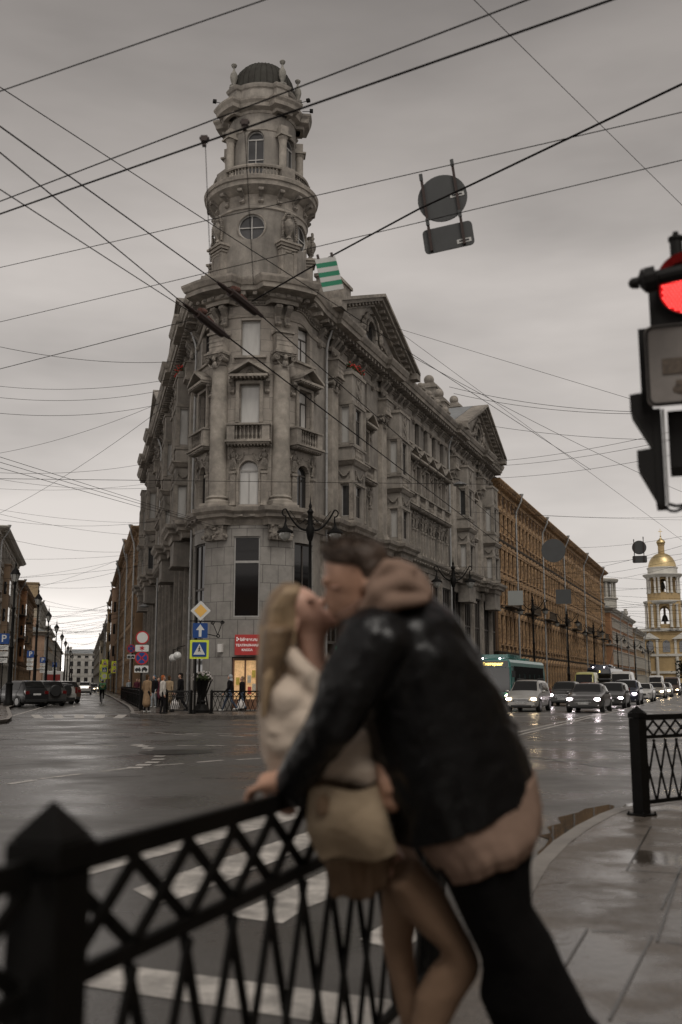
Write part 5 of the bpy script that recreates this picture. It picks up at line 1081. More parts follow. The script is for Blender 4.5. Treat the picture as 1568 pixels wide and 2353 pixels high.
# ------------------------------------------------------------ traffic lights
REDL = mat('red_lamp_lens', (.3, .004, .004), .3, emis=.5, emcol=(1, .006, .01)); REDG = mat('red_led_dots', (.6, .03, .03), .3, emis=3.2, emcol=(1, .085, .075)); GRNL = mat('green_lamp_lens', (.05, .8, .3), .3, emis=2.2, emcol=(.05, 1, .45)); HOUS = mat('signal_housing', (.014, .013, .0125), .6, .2, 6, spec=.2); SIGB = mat('signal_sign_face', (.2, .18, .165), .5, .2, 5)
c0 = at(1578, 667, 5.0); TL = thing('traffic_light', 'traffic light glowing red at the right edge, with a round cornered plate below it', 'traffic light', (c0.x, c0.y, c0.z), RD(-19))
u5 = 5.0 / FPX
def bx(m, x0, y0, x1, y1, d0, d1): 
    """box given by its outline in the plane of the signal face, metres from the lens centre"""
    m.box((x0 - 1578) * u5, (x1 - 1578) * u5, d0, d1, (667 - y1) * u5 * 1.03, (667 - y0) * u5 * 1.03); return m
P5 = lambda x, y: ((x - 1578) * u5, (667 - y) * u5 * 1.03)
bx(MB(), 1494, 612, 1662, 742, .0, .25).build('housing', HOUS, TL, bev=.006)
r = 60 * u5; m = MB(); m.M = Matrix.Rotation(pi/2, 4, 'X'); m.lathe([(r * 1.02, -.015), (r * 1.04, .03), (r * .99, .03), (r * .99, -.015)], n=36); m.build('lens_ring', HOUS, TL)
disc(r * .98, -.004, REDL, 'red_lens', TL, (0, 0, 0), 36)
led = MB(); q = .0185; i = 0
for a_ in range(-9, 10):
    for b_ in range(-9, 10):
        x = a_ * q + (b_ % 2) * q / 2; z = b_ * q * .87
        if x * x + z * z < (r * .9) ** 2: led.ell((x, -.009, z), (.0054, .004, .0054), 8, 5)
led.build('led_array', REDG, TL)
m = MB(); hood = [(r * 1.06 * cos(a_), r * 1.06 * sin(a_)) for a_ in [pi * k / 16 for k in range(17)]]
for k in range(16): m.add([(hood[k][0], 0, hood[k][1]), (hood[k+1][0], 0, hood[k+1][1]), (hood[k+1][0], -.16, hood[k+1][1] - .0), (hood[k][0], -.16, hood[k][1])], [(0, 1, 2, 3)])
m.build('hood', HOUS, TL)
m = MB(); x0, z0 = P5(1468, 671); x1, z1 = P5(1600, 657); m.tube([(x0, -.2, z0), (x0 + .02, -.2, z0)], [.028, .028], 10); m.ell((x0 - .005, -.2, z0), .027, 10, 7); m.tube([(x0 + .02, -.2, z0), (x0 + .04, -.2, z0 + .004), (x0 + .05, -.2, z0 + .006), (x0 + .1, -.2, z0 + .012), (x0 + .105, -.2, z0 + .013), (x1, -.2, z1)], [.028, .06, .062, .062, .038, .038], 12); m.build('camera_tube', HOUS, TL)
m = MB(); x0, z0 = P5(1562, 520); m.lathe([(.05, -.23), (.045, -.2), (.033, -.19), (.033, -.02), (.04, -.015), (.04, 0), (.015, .01), (.015, .03), (0, .035)], (x0, .1, z0), 14); m.build('pole_finial', HOUS, TL)
m = MB(); m.cone((.21, .2, -3.5), (.21, .2, .35), .06, n=14); m.build('pole', HOUS, TL)
pf = plate(2 * 95 * u5, 190 * u5, SIGB, .035, .012).build('sign_plate', SIGB, TL, (P5(1575, 842)[0], -.03, P5(1575, 840)[1])); 
m = MB(); W_, Hh = 95 * u5, 95 * u5
for sx, sz in ((1, 1), (1, -1), (-1, 1), (-1, -1)): pass
fr_ = []
for cx, cz, a0 in ((W_ - .045, Hh - .045, 0), (-W_ + .045, Hh - .045, pi/2), (-W_ + .045, -Hh + .045, pi), (W_ - .045, -Hh + .045, 1.5 * pi)): fr_ += [(cx + .035 * cos(a0 + pi/2 * k / 4), -.016, cz + .035 * sin(a0 + pi/2 * k / 4)) for k in range(5)]
m.tube(fr_ + [fr_[0]], .0055, 5); O('dark_border', m.mesh('dark_border', HOUS), pf)
m = MB(); m.box(-.13, .1, -.017, -.0125, -.05, .03); m.box(-.07, .16, -.017, -.0125, -.11, -.085); m.ell((-.02, -.014, -.13), (.07, .003, .03), 10, 6); O('faded_symbol', m.mesh('faded_symbol', mat('faded_brown_print', (.1, .075, .055), .6, .5, 40)), pf)
bx(MB(), 1466, 742, 1660, 756, .02, .2).build('top_rail', HOUS, TL); bx(MB(), 1466, 756, 1482, 940, .02, .1).build('side_rail', HOUS, TL)
bx(MB(), 1486, 930, 1506, 1147, .02, .2).build('side_housing', HOUS, TL); bx(MB(), 1508, 935, 1514, 1147, .0, .02).build('bright_edge', PIPE, TL); bx(MB(), 1520, 935, 1660, 1062, .05, .3).build('lower_housing', HOUS, TL)
def visor(y0, y1, x0, yb):
    m = MB(); a = [P5(x0, y0 + 4), P5(x0, y0 + 40), P5(1489, y1), P5(1489, y0)]; m.prism(a, .02, .22); m.build('visor', HOUS, TL)
visor(889, 1020, 1440, 0); visor(1018, 1135, 1450, 0)
m = MB(); a = [(*P5(1510, 1140),), (*P5(1530, 1146),), (*P5(1580, 1140),)]; m.tube([(a[0][0], .1, a[0][1]), (a[1][0], .1, a[1][1]), (a[2][0], .1, a[2][1])], .009, 7); b = [P5(1506, 1146), P5(1512, 1156), P5(1526, 1159), P5(1545, 1152), P5(1570, 1142)]; m.tube([(x, .08, z) for x, z in b], .008, 7); m.build('cable', WIRE, TL)
g_ = gnd(776, 1640, .15); t = thing('pedestrian_signal', 'small pedestrian signal showing green beyond the kissing couple', 'traffic light', (g_.x, g_.y, .15), RD(5)); post(t, 3.2, .05)
MB().box(-.16, .16, -.1, .05, 2.25, 3.1).build('housing', HOUS, t); 
for z in (2.48, 2.85): disc(.1, -.105, GRNL, 'green_lens', t, (0, 0, z), 20)
MB().box(.24, .5, -.05, 0, 2.6, 3.3).build('yellow_plate', SYL, t)
# hanging street light over the right street and bracket lamp left
def shade(loc, k, lab):
    t = thing('hanging_street_light', lab, 'street light', loc, 0, None); m = MB(); m.lathe([(0, .16 * k), (.1 * k, .15 * k), (.22 * k, .1 * k), (.36 * k, .02 * k), (.38 * k, -.03 * k), (.34 * k, -.06 * k), (.1 * k, -.08 * k), (0, -.08 * k)], n=24); m.build('lamp_shade', mat('grey_enamel', (.1, .1, .1), .4), t, smooth=True); MB().tube([(0, 0, .15 * k), (0, 0, .25 * k), (-.3 * k, 0, .33 * k), (-.55 * k, 0, .25 * k)], .02 * k, 6).build('hanger', WIRE, t); return t
shade(at(1057, 1113, 34), .62, 'grey disc shaped street light hung on a wire before the grey facade')
shade(at(542 * .6125, 1393, 60), .8, 'grey shaded lamp hung over the left pavement by the grey building')
# ------------------------------------------------------------ iron fences
def lattice(name, label, a, b, z0=.15, hgt=1.0, cell=.2, post_a=True, post_b=True, thick=.02, pw=.12, group=None, midz=.78, railh=.06, cap=1.2):
    a = Vector(a); b = Vector(b); L = (b - a).length; ang_ = math.atan2(b.y - a.y, b.x - a.x)
    t = thing(name, label, 'fence', (a.x, a.y, z0), ang_, group); n = max(2, round((L - pw) / cell)); c = (L - pw) / n; x0 = pw / 2
    top = hgt - railh
    for z, h in ((top, railh), (midz - .036, .036), (.1, .04)): MB().box(x0 - .01, L - x0 + .01, -.02 if h > .05 else -.012, .02 if h > .05 else .012, z, z + h).build('rail', IRONF, t, bev=.004)
    m = MB(); w_ = thick / 2
    def bar(xa, za, xb, zb, y):
        d = Vector((xb - xa, zb - za)).normalized(); q = Vector((-d.y, d.x)) * w_; m.add([(xa - q.x, y0, za - q.y) for y0 in (y - .006, y + .006)] + [(xa + q.x, y0, za + q.y) for y0 in (y - .006, y + .006)] + [(xb - q.x, y0, zb - q.y) for y0 in (y - .006, y + .006)] + [(xb + q.x, y0, zb + q.y) for y0 in (y - .006, y + .006)], [(0, 2, 6, 4), (1, 5, 7, 3), (0, 4, 5, 1), (2, 3, 7, 6)])
    for i in range(n):
        xa, xb = x0 + c * i, x0 + c * (i + 1); xm = (xa + xb) / 2
        bar(xa, midz, xb, top, -.007); bar(xa, top, xb, midz, .007)
        bar(xa, .14, xb, midz - .045, -.007); bar(xb, .14, xa, midz - .045, .007)
    m.build('lattice', IRONF, t)
    if thick > .025 and pw == .105:
        for x in (x0 + .018, L - x0 - .018): MB().box(x - .014, x + .014, -.014, .014, .02, top + .003).build('stile', IRONF, t)
    for k, x in ((post_a, 0), (post_b, L)):
        if k:
            m = MB(); h = pw / 2; z = cap - .15; m.box(x - h, x + h, -h, h, 0, z - .115); m.box(x - h * 1.1, x + h * 1.1, -h * 1.1, h * 1.1, z - .112, z - .062)
            m.add([(x - h * 1.05, -h * 1.05, z - .06), (x + h * 1.05, -h * 1.05, z - .06), (x + h * 1.05, h * 1.05, z - .06), (x - h * 1.05, h * 1.05, z - .06), (x, 0, z + .01)], [(0, 1, 4), (1, 2, 4), (2, 3, 4), (3, 0, 4), (3, 2, 1, 0)])
            m.box(x - h * 1.7, x + h * 1.7, -h * 1.7, h * 1.7, 0, .02)
            for sx in (-1, 1):
                for sy in (-1, 1): m.ell((x + sx * h * 1.45, sy * h * 1.45, .03), .012, 6, 4)
            m.build('post', IRONF, t, bev=.004)
    return t
nf = Vector((-.522, 1.87)); fd = Vector((sin(RD(19.5)), cos(RD(19.5))))
lattice('iron_fence', 'black iron lattice fence the couple leans on, with its square post at left', nf, nf + fd * 2.7, cell=.235, pw=.105, hgt=1.0, cap=1.235, thick=.027, midz=.785, railh=.048)
lattice('iron_fence', 'dark fence section cut off by the lower left corner of the view', nf - fd * 2.0, nf - fd * .075, cell=.235, pw=.0, hgt=1.0, post_a=False, post_b=False, thick=.027, midz=.785, railh=.048)
lattice('iron_fence', 'black lattice fence with a square capped post at the right edge', (3.02, 10.35), (5.3, 12.1), cell=.2, pw=.125, hgt=.99, cap=1.22, midz=.78)
fg = lambda x: gnd(x, 1639, .15)
c1, c2, c3, c4 = (gnd(382, 1637, .15), gnd(438, 1640, .15), gnd(486, 1640, .15), gnd(600, 1640, .15))
lattice('iron_fence', 'low black fence at the far corner left of the flower vase', c1.to_2d(), c2.to_2d(), cell=.2, pw=.12, thick=.026, midz=.75)
lattice('iron_fence', 'low black fence at the far corner right of the flower vase', c3.to_2d(), c4.to_2d(), cell=.2, pw=.12, thick=.026, midz=.75)
a = PL(-.5, 2.6); b = PL(38, 2.2)
t = lattice('iron_fence', 'long black fence along the left street pavement behind the sign stack', a, b, cell=.22, pw=.12, thick=.03, midz=.75)
for k in range(1, 16):
    L = (b - a).length; x = L * k / 16; m = MB(); m.box(x - .05, x + .05, -.05, .05, 0, 1.08); m.build('post', IRONF, t)
# ------------------------------------------------------------ flower vase at the corner
g_ = gnd(463, 1638, .15); t = thing('flower_vase', 'tall black iron vase full of white flowers standing at the kerb of the corner', 'flower vase', (g_.x, g_.y, .15), 0)
MB().lathe([(.42, 0), (.42, .12), (.34, .2), (.3, .3), (.16, .4), (.2, .5), (.12, .6)], n=16).build('base', IRON, t, smooth=True)
MB().lathe([(.13, .55), (.2, .9), (.3, 1.35), (.38, 1.5), (.36, 1.52), (.1, 1.4)], n=18).build('vase_body', IRON, t, smooth=True)
for k in range(3):
    a_ = k * 2.1 + .4; MB().tube([(.3 * cos(a_), .3 * sin(a_), .2), (.2 * cos(a_), .2 * sin(a_), .8), (.42 * cos(a_), .42 * sin(a_), 1.4), (.46 * cos(a_), .46 * sin(a_), 1.55)], [.05, .035, .035, .05], 6).build('handle', IRON, t)
rr = random.Random(2); fl_, lf = MB(), MB()
for k in range(150):
    a_, b_ = rr.uniform(0, 2 * pi), rr.uniform(-.3, 1.4); R_ = rr.uniform(.75, 1); p = Vector((.5 * R_ * cos(a_) * cos(b_), .5 * R_ * sin(a_) * cos(b_), 1.55 + .32 * R_ * sin(b_)))
    if k % 2: fl_.ell(tuple(p), rr.uniform(.03, .055), 6, 4)
    else: d = Vector((rr.uniform(-1, 1), rr.uniform(-1, 1), rr.uniform(-1, 1))) * .1; e_ = d.cross(Vector((rr.random(), rr.random(), 1))); lf.add([p * .97 - d, p * .97 + e_ * .6, p * .97 + d, p * .97 - e_ * .6], [(0, 1, 2, 3)])
fl_.build('blossom', mat('pale_blossom', (.5, .46, .44), .8), t); lf.build('foliage', LEAFM, t); MB().ell((0, 0, 1.55), (.4, .4, .22), 12, 8).build('moss', LEAFM, t)
g_ = gnd(500, 1634, .15); t = thing('granite_bollard', 'wide rounded granite block on the pavement behind the right corner fence', 'stone block', (g_.x, g_.y + 2.0, .15)); MB().lathe([(.42, 0), (.42, 1.15), (.34, 1.5), (.18, 1.68), (0, 1.72)], n=20).build('block', GRAN, t, smooth=True)
m = bpy.data.materials.get('granite_facing')
# globe lamps and hanging signs by the left face of the grey building
for x, y, d, l_ in ((398, 1512, 49, 'left milky globe lamp by the ground floor piers'), (408, 1507, 47.5, 'right milky globe lamp by the ground floor piers')):
    c_ = at(x, y, d); t = thing('globe_lamp', l_, 'lamp', c_, 0, 'milky globe lamps on the left facade'); MB().ell((0, 0, 0), .2, 18, 12).build('globe', GLOBE, t, smooth=True); MB().tube([(0, 0, .18), (0, .0, .4), (.3, .4, .5)], .02, 6).build('bracket', IRON, t)
# ------------------------------------------------------------ wires
def sag(a, b, s=.0, n=14):
    return [a.lerp(b, i / n) - Vector((0, 0, 4 * s * (i / n) * (1 - i / n))) for i in range(n + 1)]
def wire(label, pts, r=.011, group=None, m_=WIRE, name='overhead_wire', sagv=0, rough=0):
    P = []; r = r * (.66 if r < .03 and len(pts) == 2 and not sagv else 1)
    for i in range(len(pts) - 1): P += sag(pts[i], pts[i + 1], sagv)[: (None if i == len(pts) - 2 else -1)]
    o = P[0].copy(); mb = MB(); mb.tube([p - o for p in P], r, 5)
    return tag(mb.build(name, m_, None, o), label, 'wire', group)
ext = lambda a, b, k: (a + (b - a) * -k, b + (b - a) * k)
def w2(label, x1, y1, z1, x2, y2, z2, r=.011, e=.08, group=None, **k):
    a, b = atz(x1, y1, z1), atz(x2, y2, z2); a, b = ext(a, b, e); return wire(label, [a, b], r, group, **k)
w2('black cable crossing the top left corner of the sky', 0, 210, 7.0, 608, 0, 7.0, .009)
w2('cable rising from left edge across the tower to the top, carrying two clamps', 0, 463, 7.2, 1212, 0, 6.6, .011)
w2('thick cable just below the clamped one, crossing the tower windows', 0, 492, 6.8, 1405, 0, 6.4, .015)
w2('thin cable falling from the left edge past the tower base to the right', 0, 200, 9.0, 1320, 1055, 9.0, .011)
a1, a2 = atz(0, 290, 7.2), atz(508, 655, 8.0); wire('cable from the left edge down to the upper rusty insulator', list(ext(a1, a2, 0.0)), .014)
b1_, b2_ = atz(597, 722, 8.0), atz(1150, 1205, 8.8); wire('cable from the upper rusty insulator down across the right facade', [b1_, b2_], .016)
a3, a4 = atz(0, 350, 7.0), atz(431, 705, 7.8); wire('cable from the left edge down to the lower rusty insulator', [a3, a4], .013)
b3_, b4_ = atz(521, 772, 7.8), atz(1135, 1240, 8.6); wire('pair cable from the lower rusty insulator across the right facade', [b3_, b4_], .022)
w2('cable from the left edge meeting the lower insulator from below', 0, 435, 6.8, 445, 722, 7.8, .011, e=0)
for p, q, l_ in ((a2, b1_, 'upper rusty section insulator on the cables before the tower'), (a4, b3_, 'lower rusty section insulator on the cables before the left facade')):
    t = thing('line_insulator', l_, 'insulator', p, 0, 'rusty insulators on the cables'); d = (q - p); m = MB(); m.cone((0, 0, 0), d * 1.0, .035, n=7); m.build('rod', RWIRE, t); m = MB(); n_ = Vector((d.y, -d.x, 0)).normalized() * .05
    m.cone(d * .22 + n_ * 0 + Vector((0, 0, .0)), d * .88 + Vector((0, 0, -.02)), .075, n=8); m.build('beam', RWIRE, t); m = MB(); m.cone(d * .3 + Vector((0, 0, .1)), d * .42 + Vector((0, 0, .14)), .055, n=10); m.cone(d * .5 + Vector((0, 0, .08)), d * .62 + Vector((0, 0, .05)), .04, n=8); m.build('spool', mat('rust_red', (.1, .035, .022), .6, .4, 10), t)
    m = MB(); m.cone(d * -.08, d * .1, .028, .045, 7); m.cone(d * .92, d * 1.08, .045, .028, 7); m.build('clamp', RWIRE, t)
w2('span wire from the left edge to the right edge, carrying the round sign', 0, 615, 8.5, 1568, 258, 7.2, .0085)
w2('lower span wire passing under the round sign', 0, 740, 8.5, 1568, 368, 7.0, .0085)
w2('cable from the left edge to the lower insulator at mid height', 0, 848, 8.2, 440, 735, 7.8, .011, e=0)
wire('thick cable carrying the striped plate, rising to the right edge', [atz(580, 692, 7.9), atz(735, 603, 7.8), atz(960, 482, 7.6), atz(1072, 430, 7.5), atz(1600, 178, 7.2)], .013)
w2('thin line falling across the upper right sky', 1090, 0, 9, 1568, 472, 9, .007)
w2('thin line from the big gable to the right street', 915, 755, 16, 1460, 920, 12, .012, e=0)
w2('thin line from the roof down past the second gable to the far sky', 860, 720, 18, 1568, 1242, 11, .014, e=0)
w2('level black cable crossing the first floor of the corner', 0, 1100, 9.5, 1050, 1112, 9.5, .016)
w2('upper of three cables descending to the corner ledge', 0, 1050, 8.6, 450, 1192, 9.6, .014, e=.02); w2('middle of three cables descending to the corner ledge', 0, 1062, 8.4, 600, 1240, 9.4, .014, e=.02); w2('lowest of three cables descending to the corner ledge', 0, 1075, 8.2, 465, 1205, 9.3, .014, e=.02)
w2('thin drop wire hanging from the left clamp', 472, 322, 7.1, 484, 618, 5.6, .006, e=0); w2('thin drop wire hanging from the right clamp', 562, 283, 7.0, 583, 655, 5.5, .006, e=0)
for x, y, l_ in ((470, 320, 'left cable clamp on the rising cable'), (563, 283, 'right cable clamp on the rising cable')):
    p = atz(x, y, 7.08); t = tag(MB().box(-.035, .035, -.03, .03, -.03, .03).box(-.05, .05, -.015, .015, .0, .02).box(-.02, .02, -.02, .02, -.08, -.03).build('cable_clamp', RWIRE, None, p), l_, 'clamp', 'cable clamps')
rr = random.Random(11)
for k, (x1, y1, x2, y2) in enumerate([(0, 795, 420, 828), (0, 886, 380, 872), (0, 912, 360, 898), (0, 948, 355, 930), (0, 1040, 355, 930), (0, 1178, 355, 950), (0, 1085, 345, 1062), (0, 1100, 345, 1120), (0, 1122, 345, 1110), (0, 1170, 340, 1200), (0, 1180, 340, 1230)]):
    w2('thin slack line over the left street beside the tall building', x1, y1, 10 + rr.random() * 3, x2, y2, 11 + rr.random() * 3, .008, e=.03, group='thin slack lines over the left street', sagv=.25)
for k in range(34):   # cross lines between the house fronts of the left street
    s1 = 20 + k * 5.2 + rr.uniform(-3, 3); s2 = s1 + rr.uniform(-22, 22); z = rr.uniform(9, 15); a, b = PL(max(10, s1), -.2 if s1 < 45 else .8), PL(max(20, s2), 15)
    wire('thin slack line over the left street beside the tall building', [v3(a, z), v3(b, z + rr.uniform(-3, 2))], .008 + .00008 * s1, 'thin slack lines over the left street', sagv=rr.uniform(.2, 1.1))
for k in range(36):   # right street
    s1 = 18 + k * 5.5 + rr.uniform(-4, 4); s2 = s1 + rr.uniform(-35, 30); z = rr.uniform(9, 14) + (4 if k % 5 == 0 else 0); a, b = PR(s1, .5), PR(max(5, s2), 24)
    wire('thin slack line over the right street', [v3(a, z), v3(b, z + rr.uniform(-3, 2))], .008 + .00008 * s1, 'thin slack lines over the right street', sagv=rr.uniform(.2, 1.2))
for k, (x1, y1, x2, y2) in enumerate([(950, 820, 1568, 1130), (1040, 890, 1450, 945), (1050, 905, 1450, 950), (1110, 975, 1568, 1010), (1130, 1060, 1568, 985), (1140, 1070, 1568, 1005), (1140, 1098, 1568, 1040)]):
    w2('thin slack line over the right street', x1, y1, 13, x2, y2, 11, .009, e=.02, group='thin slack lines over the right street', sagv=.2)
for e_, o in ((b2_, 7.5), (b4_, 11.0)): wire('trolley contact wire running up the right street', [e_, v3(PR(90, o), 6.1), v3(PR(200, o - 2), 6.2)], .012, 'trolley contact wires', sagv=.06)
# building cables on the corner wall
# ------------------------------------------------------------ vehicles
TYRE = mat('tyre_rubber', (.014, .014, .014), .7); RIM = mat('alloy_rim', (.3, .3, .3), .35, metal=.7); HL = mat('headlight_on', (1, .85, .6), .3, emis=34, emcol=(1, .76, .46)); HLW = mat('cold_headlight_on', (1, .9, 1), .3, emis=30, emcol=(1, .86, .9)); HLF = mat('distant_headlight', (1, .85, .6), .3, emis=6, emcol=(1, .78, .5)); HLO = mat('headlight_off', (.35, .35, .34), .15, spec=.9)
TLR = mat('tail_lamp', (.1, .006, .006), .3); TLL = mat('tail_lamp_lit', (.8, .02, .02), .3, emis=9, emcol=(1, .04, .03)); CHR = mat('chrome_trim', (.5, .5, .5), .2, metal=.9); PLASTIC = mat('black_plastic', (.018, .018, .018), .5); NPL = mat('number_plate', (.5, .5, .49), .5)
def paint(n, c, r=.28, metal=.25): return mat(n, c, r, .12, 2, metal=metal, coat=.6, coords='Object')
def lerp_tab(tab, x):
    for (a, b), (c, d) in zip(tab, tab[1:]):
        if x <= c:
            t = (x - a) / (c - a) if c > a else 0; t = t * t * (3 - 2 * t) * .4 + t * .6; return b + (d - b) * t
    return tab[-1][1]
PROF = {'sedan': ([(0, .42), (.015, .5), (.05, .57), (.27, .68), (.43, .985), (.55, 1.0), (.68, .97), (.84, .72), (.96, .70), (1, .55)], .635, (.27, .43), (.31, .80), (.68, .84)),
        'wagon': ([(0, .36), (.015, .45), (.06, .52), (.22, .64), (.38, .97), (.5, 1.0), (.9, .98), (.965, .9), (1, .5)], .6, (.22, .38), (.27, .94), (.9, .98)),
        'suv': ([(0, .36), (.015, .5), (.06, .57), (.27, .66), (.4, .975), (.55, 1.0), (.85, .975), (.96, .72), (1, .5)], .62, (.27, .4), (.31, .9), (.85, .96)),
        'van': ([(0, .22), (.012, .34), (.05, .42), (.17, .54), (.3, .93), (.38, 1.0), (.97, .995), (1, .9)], .5, (.17, .3), (.2, .34), (.97, 1.0))}
def section(kind, y, L, W, Hh):
    tab, belt, ws, sw, rwn = PROF[kind]; f = y / L; zt = lerp_tab(tab, f) * Hh; zb = .2 if kind != 'van' else .3; zb += .1 * max(0, 1 - f / .05) + .12 * max(0, (f - .94) / .06)
    w_ = W / 2 * lerp_tab([(0, .8), (.02, .88), (.1, .985), (.3, 1), (.85, 1), (.97, .95), (1, .88)], f); bl = min(belt * Hh, zt - .05)
    up = max(0, min(1, (zt - belt * Hh) / (.3 * Hh))); wt = w_ * (.93 - (.16 if kind != 'van' else .07) * up)
    return [(0, zb), (w_ * .82, zb), (w_ * .97, zb + .08), (w_, zb + .25 * Hh * .9), (w_ * .995, bl * .86 + zb * .14), (w_ * .955, bl), (wt, zt - .055), (wt * .86, zt - .008), (wt * .45, zt + .008), (0, zt + .012)]
def car(name, label, cat, loc, rz, kind, m_, L=4.4, W=1.78, Hh=1.48, lights=None, rear=False, group='cars queueing toward the crossing', plate='', rails=False, grille='bars', wc=(.18, .82), lit_side='both', extra=None):
    t = thing(name, label, cat, (loc[0], loc[1], .0), rz, group); n = 34; ys = [L * (i / (n - 1)) for i in range(n)]; S_ = [section(kind, y, L, W, Hh) for y in ys]
    mb = MB(); k = 10
    for i, y in enumerate(ys):
        mb.v += [Vector((x, y, z)) for x, z in S_[i]] + [Vector((-x, y, z)) for x, z in S_[i][::-1][1:-1]]
    K = 18
    for i in range(n - 1):
        for j in range(K): mb.f.append((i * K + j, i * K + (j + 1) % K, (i + 1) * K + (j + 1) % K, (i + 1) * K + j))
    mb.f += [tuple(range(K)), tuple((n - 1) * K + j for j in range(K - 1, -1, -1))]
    b = mb.build('body', m_, t, smooth=True); sub = b.modifiers.new('s', 'SUBSURF'); sub.levels = sub.render_levels = 1
    def P(y, s, j, u): S0 = section(kind, y, L, W, Hh); a, c = S0[j], S0[j + 1]; return Vector((s * (a[0] + (c[0] - a[0]) * u), y, a[1] + (c[1] - a[1]) * u))
    tab, belt, ws, sw, rwn = PROF[kind]
    def glasspatch(nm, y0, y1, rev=False):
        g = MB(); r_ = 8; rows = []
        for q in range(r_ + 1):
            y = (y0 + (y1 - y0) * q / r_) * L; S0 = section(kind, y, L, W, Hh); wd = S0[7][0]; z = S0[7][1]; dy = -.012 if not rev else .012
            rows.append([(x, y + dy, z + .012 + (.014 * (1 - (x / wd) ** 2))) for x in (-wd, -wd * .5, 0, wd * .5, wd)])
        g.v = [Vector(p) for r in rows for p in r]; g.f = [(q * 5 + j, q * 5 + j + 1, (q + 1) * 5 + j + 1, (q + 1) * 5 + j) for q in range(r_) for j in range(4)]
        g.build(nm, CAR_GLASS, t, smooth=True)
    glasspatch('windscreen', ws[0] + .012, ws[1] - .012)
    if kind != 'van': glasspatch('rear_window', rwn[0] + .01, rwn[1] - .01, True)
    segs = [(sw[0] + .03, (sw[0] + sw[1]) / 2 - .02), ((sw[0] + sw[1]) / 2 + .01, sw[1] - .06)] if kind != 'wagon' else [(sw[0] + .04, .46), (.48, .68), (.7, .9)]
    if kind == 'van': segs = [(sw[0] + .02, sw[1])]
    for s in (-1, 1):
        for a, c in segs:
            g = MB(); r_ = 6
            for q in range(r_ + 1):
                y = (a + (c - a) * q / r_) * L; lo, hi = P(y, s, 5, .1), P(y, s, 5, .88); lo.x += s * .012; hi.x += s * .012; g.v += [lo, hi]
            g.f = [(2 * q, 2 * q + 1, 2 * q + 3, 2 * q + 2) for q in range(r_)]; g.build('side_window', CAR_GLASS, t)
        for yf in wc:
            r = .315 if Hh < 1.6 else .35; r = .36 if kind == 'van' else r; y = yf * L; x = s * (W / 2 - .1)
            a = MB(); a.M = Matrix.Translation((x, y, r)) @ Matrix.Rotation(pi/2, 4, 'Y'); a.lathe([(0, -.115), (r * .7, -.115), (r * .95, -.11), (r, -.08), (r, .08), (r * .95, .11), (r * .7, .115), (0, .115)], n=22)
            wh = a.build('wheel', TYRE, t, smooth=True); a = MB(); a.M = Matrix.Translation((x + s * .116, y, r)) @ Matrix.Rotation(pi/2, 4, 'Y'); a.lathe([(0, s * .004), (r * .15, s * .006), (r * .62, 0), (r * .66, -s * .01)], n=20)
            for q in range(5): a.M = Matrix.Translation((x + s * .122, y, r)) @ Matrix.Rotation(q * 2 * pi / 5, 4, 'X'); a.box(-.003, .003, -.03, .03, .05, r * .62)
            O('rim', a.mesh('rim', RIM), wh)
            a = MB(); pts = [(r * 1.14 * cos(pi * q / 12), r * 1.14 * sin(pi * q / 12)) for q in range(13)]; a.add([(s * (W / 2 + .004), y + p, r + z_ * 1.0) for p, z_ in pts] + [(s * (W / 2 - .16), y + p, r + z_) for p, z_ in pts], [tuple(range(13))] + [(q, q + 1, 14 + q, 13 + q) for q in range(12)]); a.build('wheel_arch', PLASTIC, t)
    zf = lerp_tab(tab, .03) * Hh
    hw = W / 2
    if not rear:
        for s in (-1, 1):
            a = MB(); a.ell((s * (hw * .74), .03 + .05, zf - .1 * Hh * .7), (.15, .1, .075), 12, 8); hl = a.build('headlight', HLO if not lights else lights, t, smooth=True)
            a = MB(); a.ell((s * (hw * .78), .02, .36), (.06, .05, .035), 8, 6); a.build('fog_lamp', HLO, t)
            a = MB(); a.ell((s * (hw + .1), ws[0] * L + .32, belt * Hh + .06), (.11, .06, .075), 10, 7); a.cone((s * (hw - .04), ws[0] * L + .35, belt * Hh), (s * (hw + .06), ws[0] * L + .33, belt * Hh + .03), .03, n=6); a.build('wing_mirror', m_ if kind != 'van' else PLASTIC, t, smooth=True)
        a = MB(); zc = zf - .15; a.box(-hw * .46, hw * .46, -.012, .06, zc - .12, zc + .045); gr_ = a.build('grille', PLASTIC, t, bev=.01); a = MB()
        for q in range(4 if grille == 'bars' else 2): a.box(-hw * .44, hw * .44, -.024, -.013, zc - .1 + q * (.042 if grille == 'bars' else .09), zc - .088 + q * (.042 if grille == 'bars' else .09))
        if grille == 'bars': a.box(-hw * .47, hw * .47, -.022, -.013, zc + .045, zc + .06); a.box(-hw * .47, hw * .47, -.022, -.013, zc - .135, zc - .12)
        O('grille_bar', a.mesh('grille_bar', CHR), gr_)
        MB().box(-hw * .62, hw * .62, -.02, .05, .26, .36).build('lower_intake', PLASTIC, t, bev=.01)
        pl_ = MB().box(-.26, .26, -.035, -.022, .42, .53).build('number_plate', NPL, t); MB().box(-.27, .27, -.021, .0, .41, .54).build('plate_frame', PLASTIC, t)
        text(plate or 'В629КО 178', .095, (0, -.0365, .475), (pi/2, 0, 0), SBK, pl_, 'plate_characters')
        a = MB(); y_ = (ws[0] + .01) * L; z_ = section(kind, y_ - .03, L, W, Hh)[7][1] + .02; a.tube([(-.5, y_, z_), (.1, y_ + .08, z_ + .05)], .008, 4); a.tube([(.1, y_, z_), (.6, y_ + .08, z_ + .05)], .008, 4); a.build('wiper', PLASTIC, t)
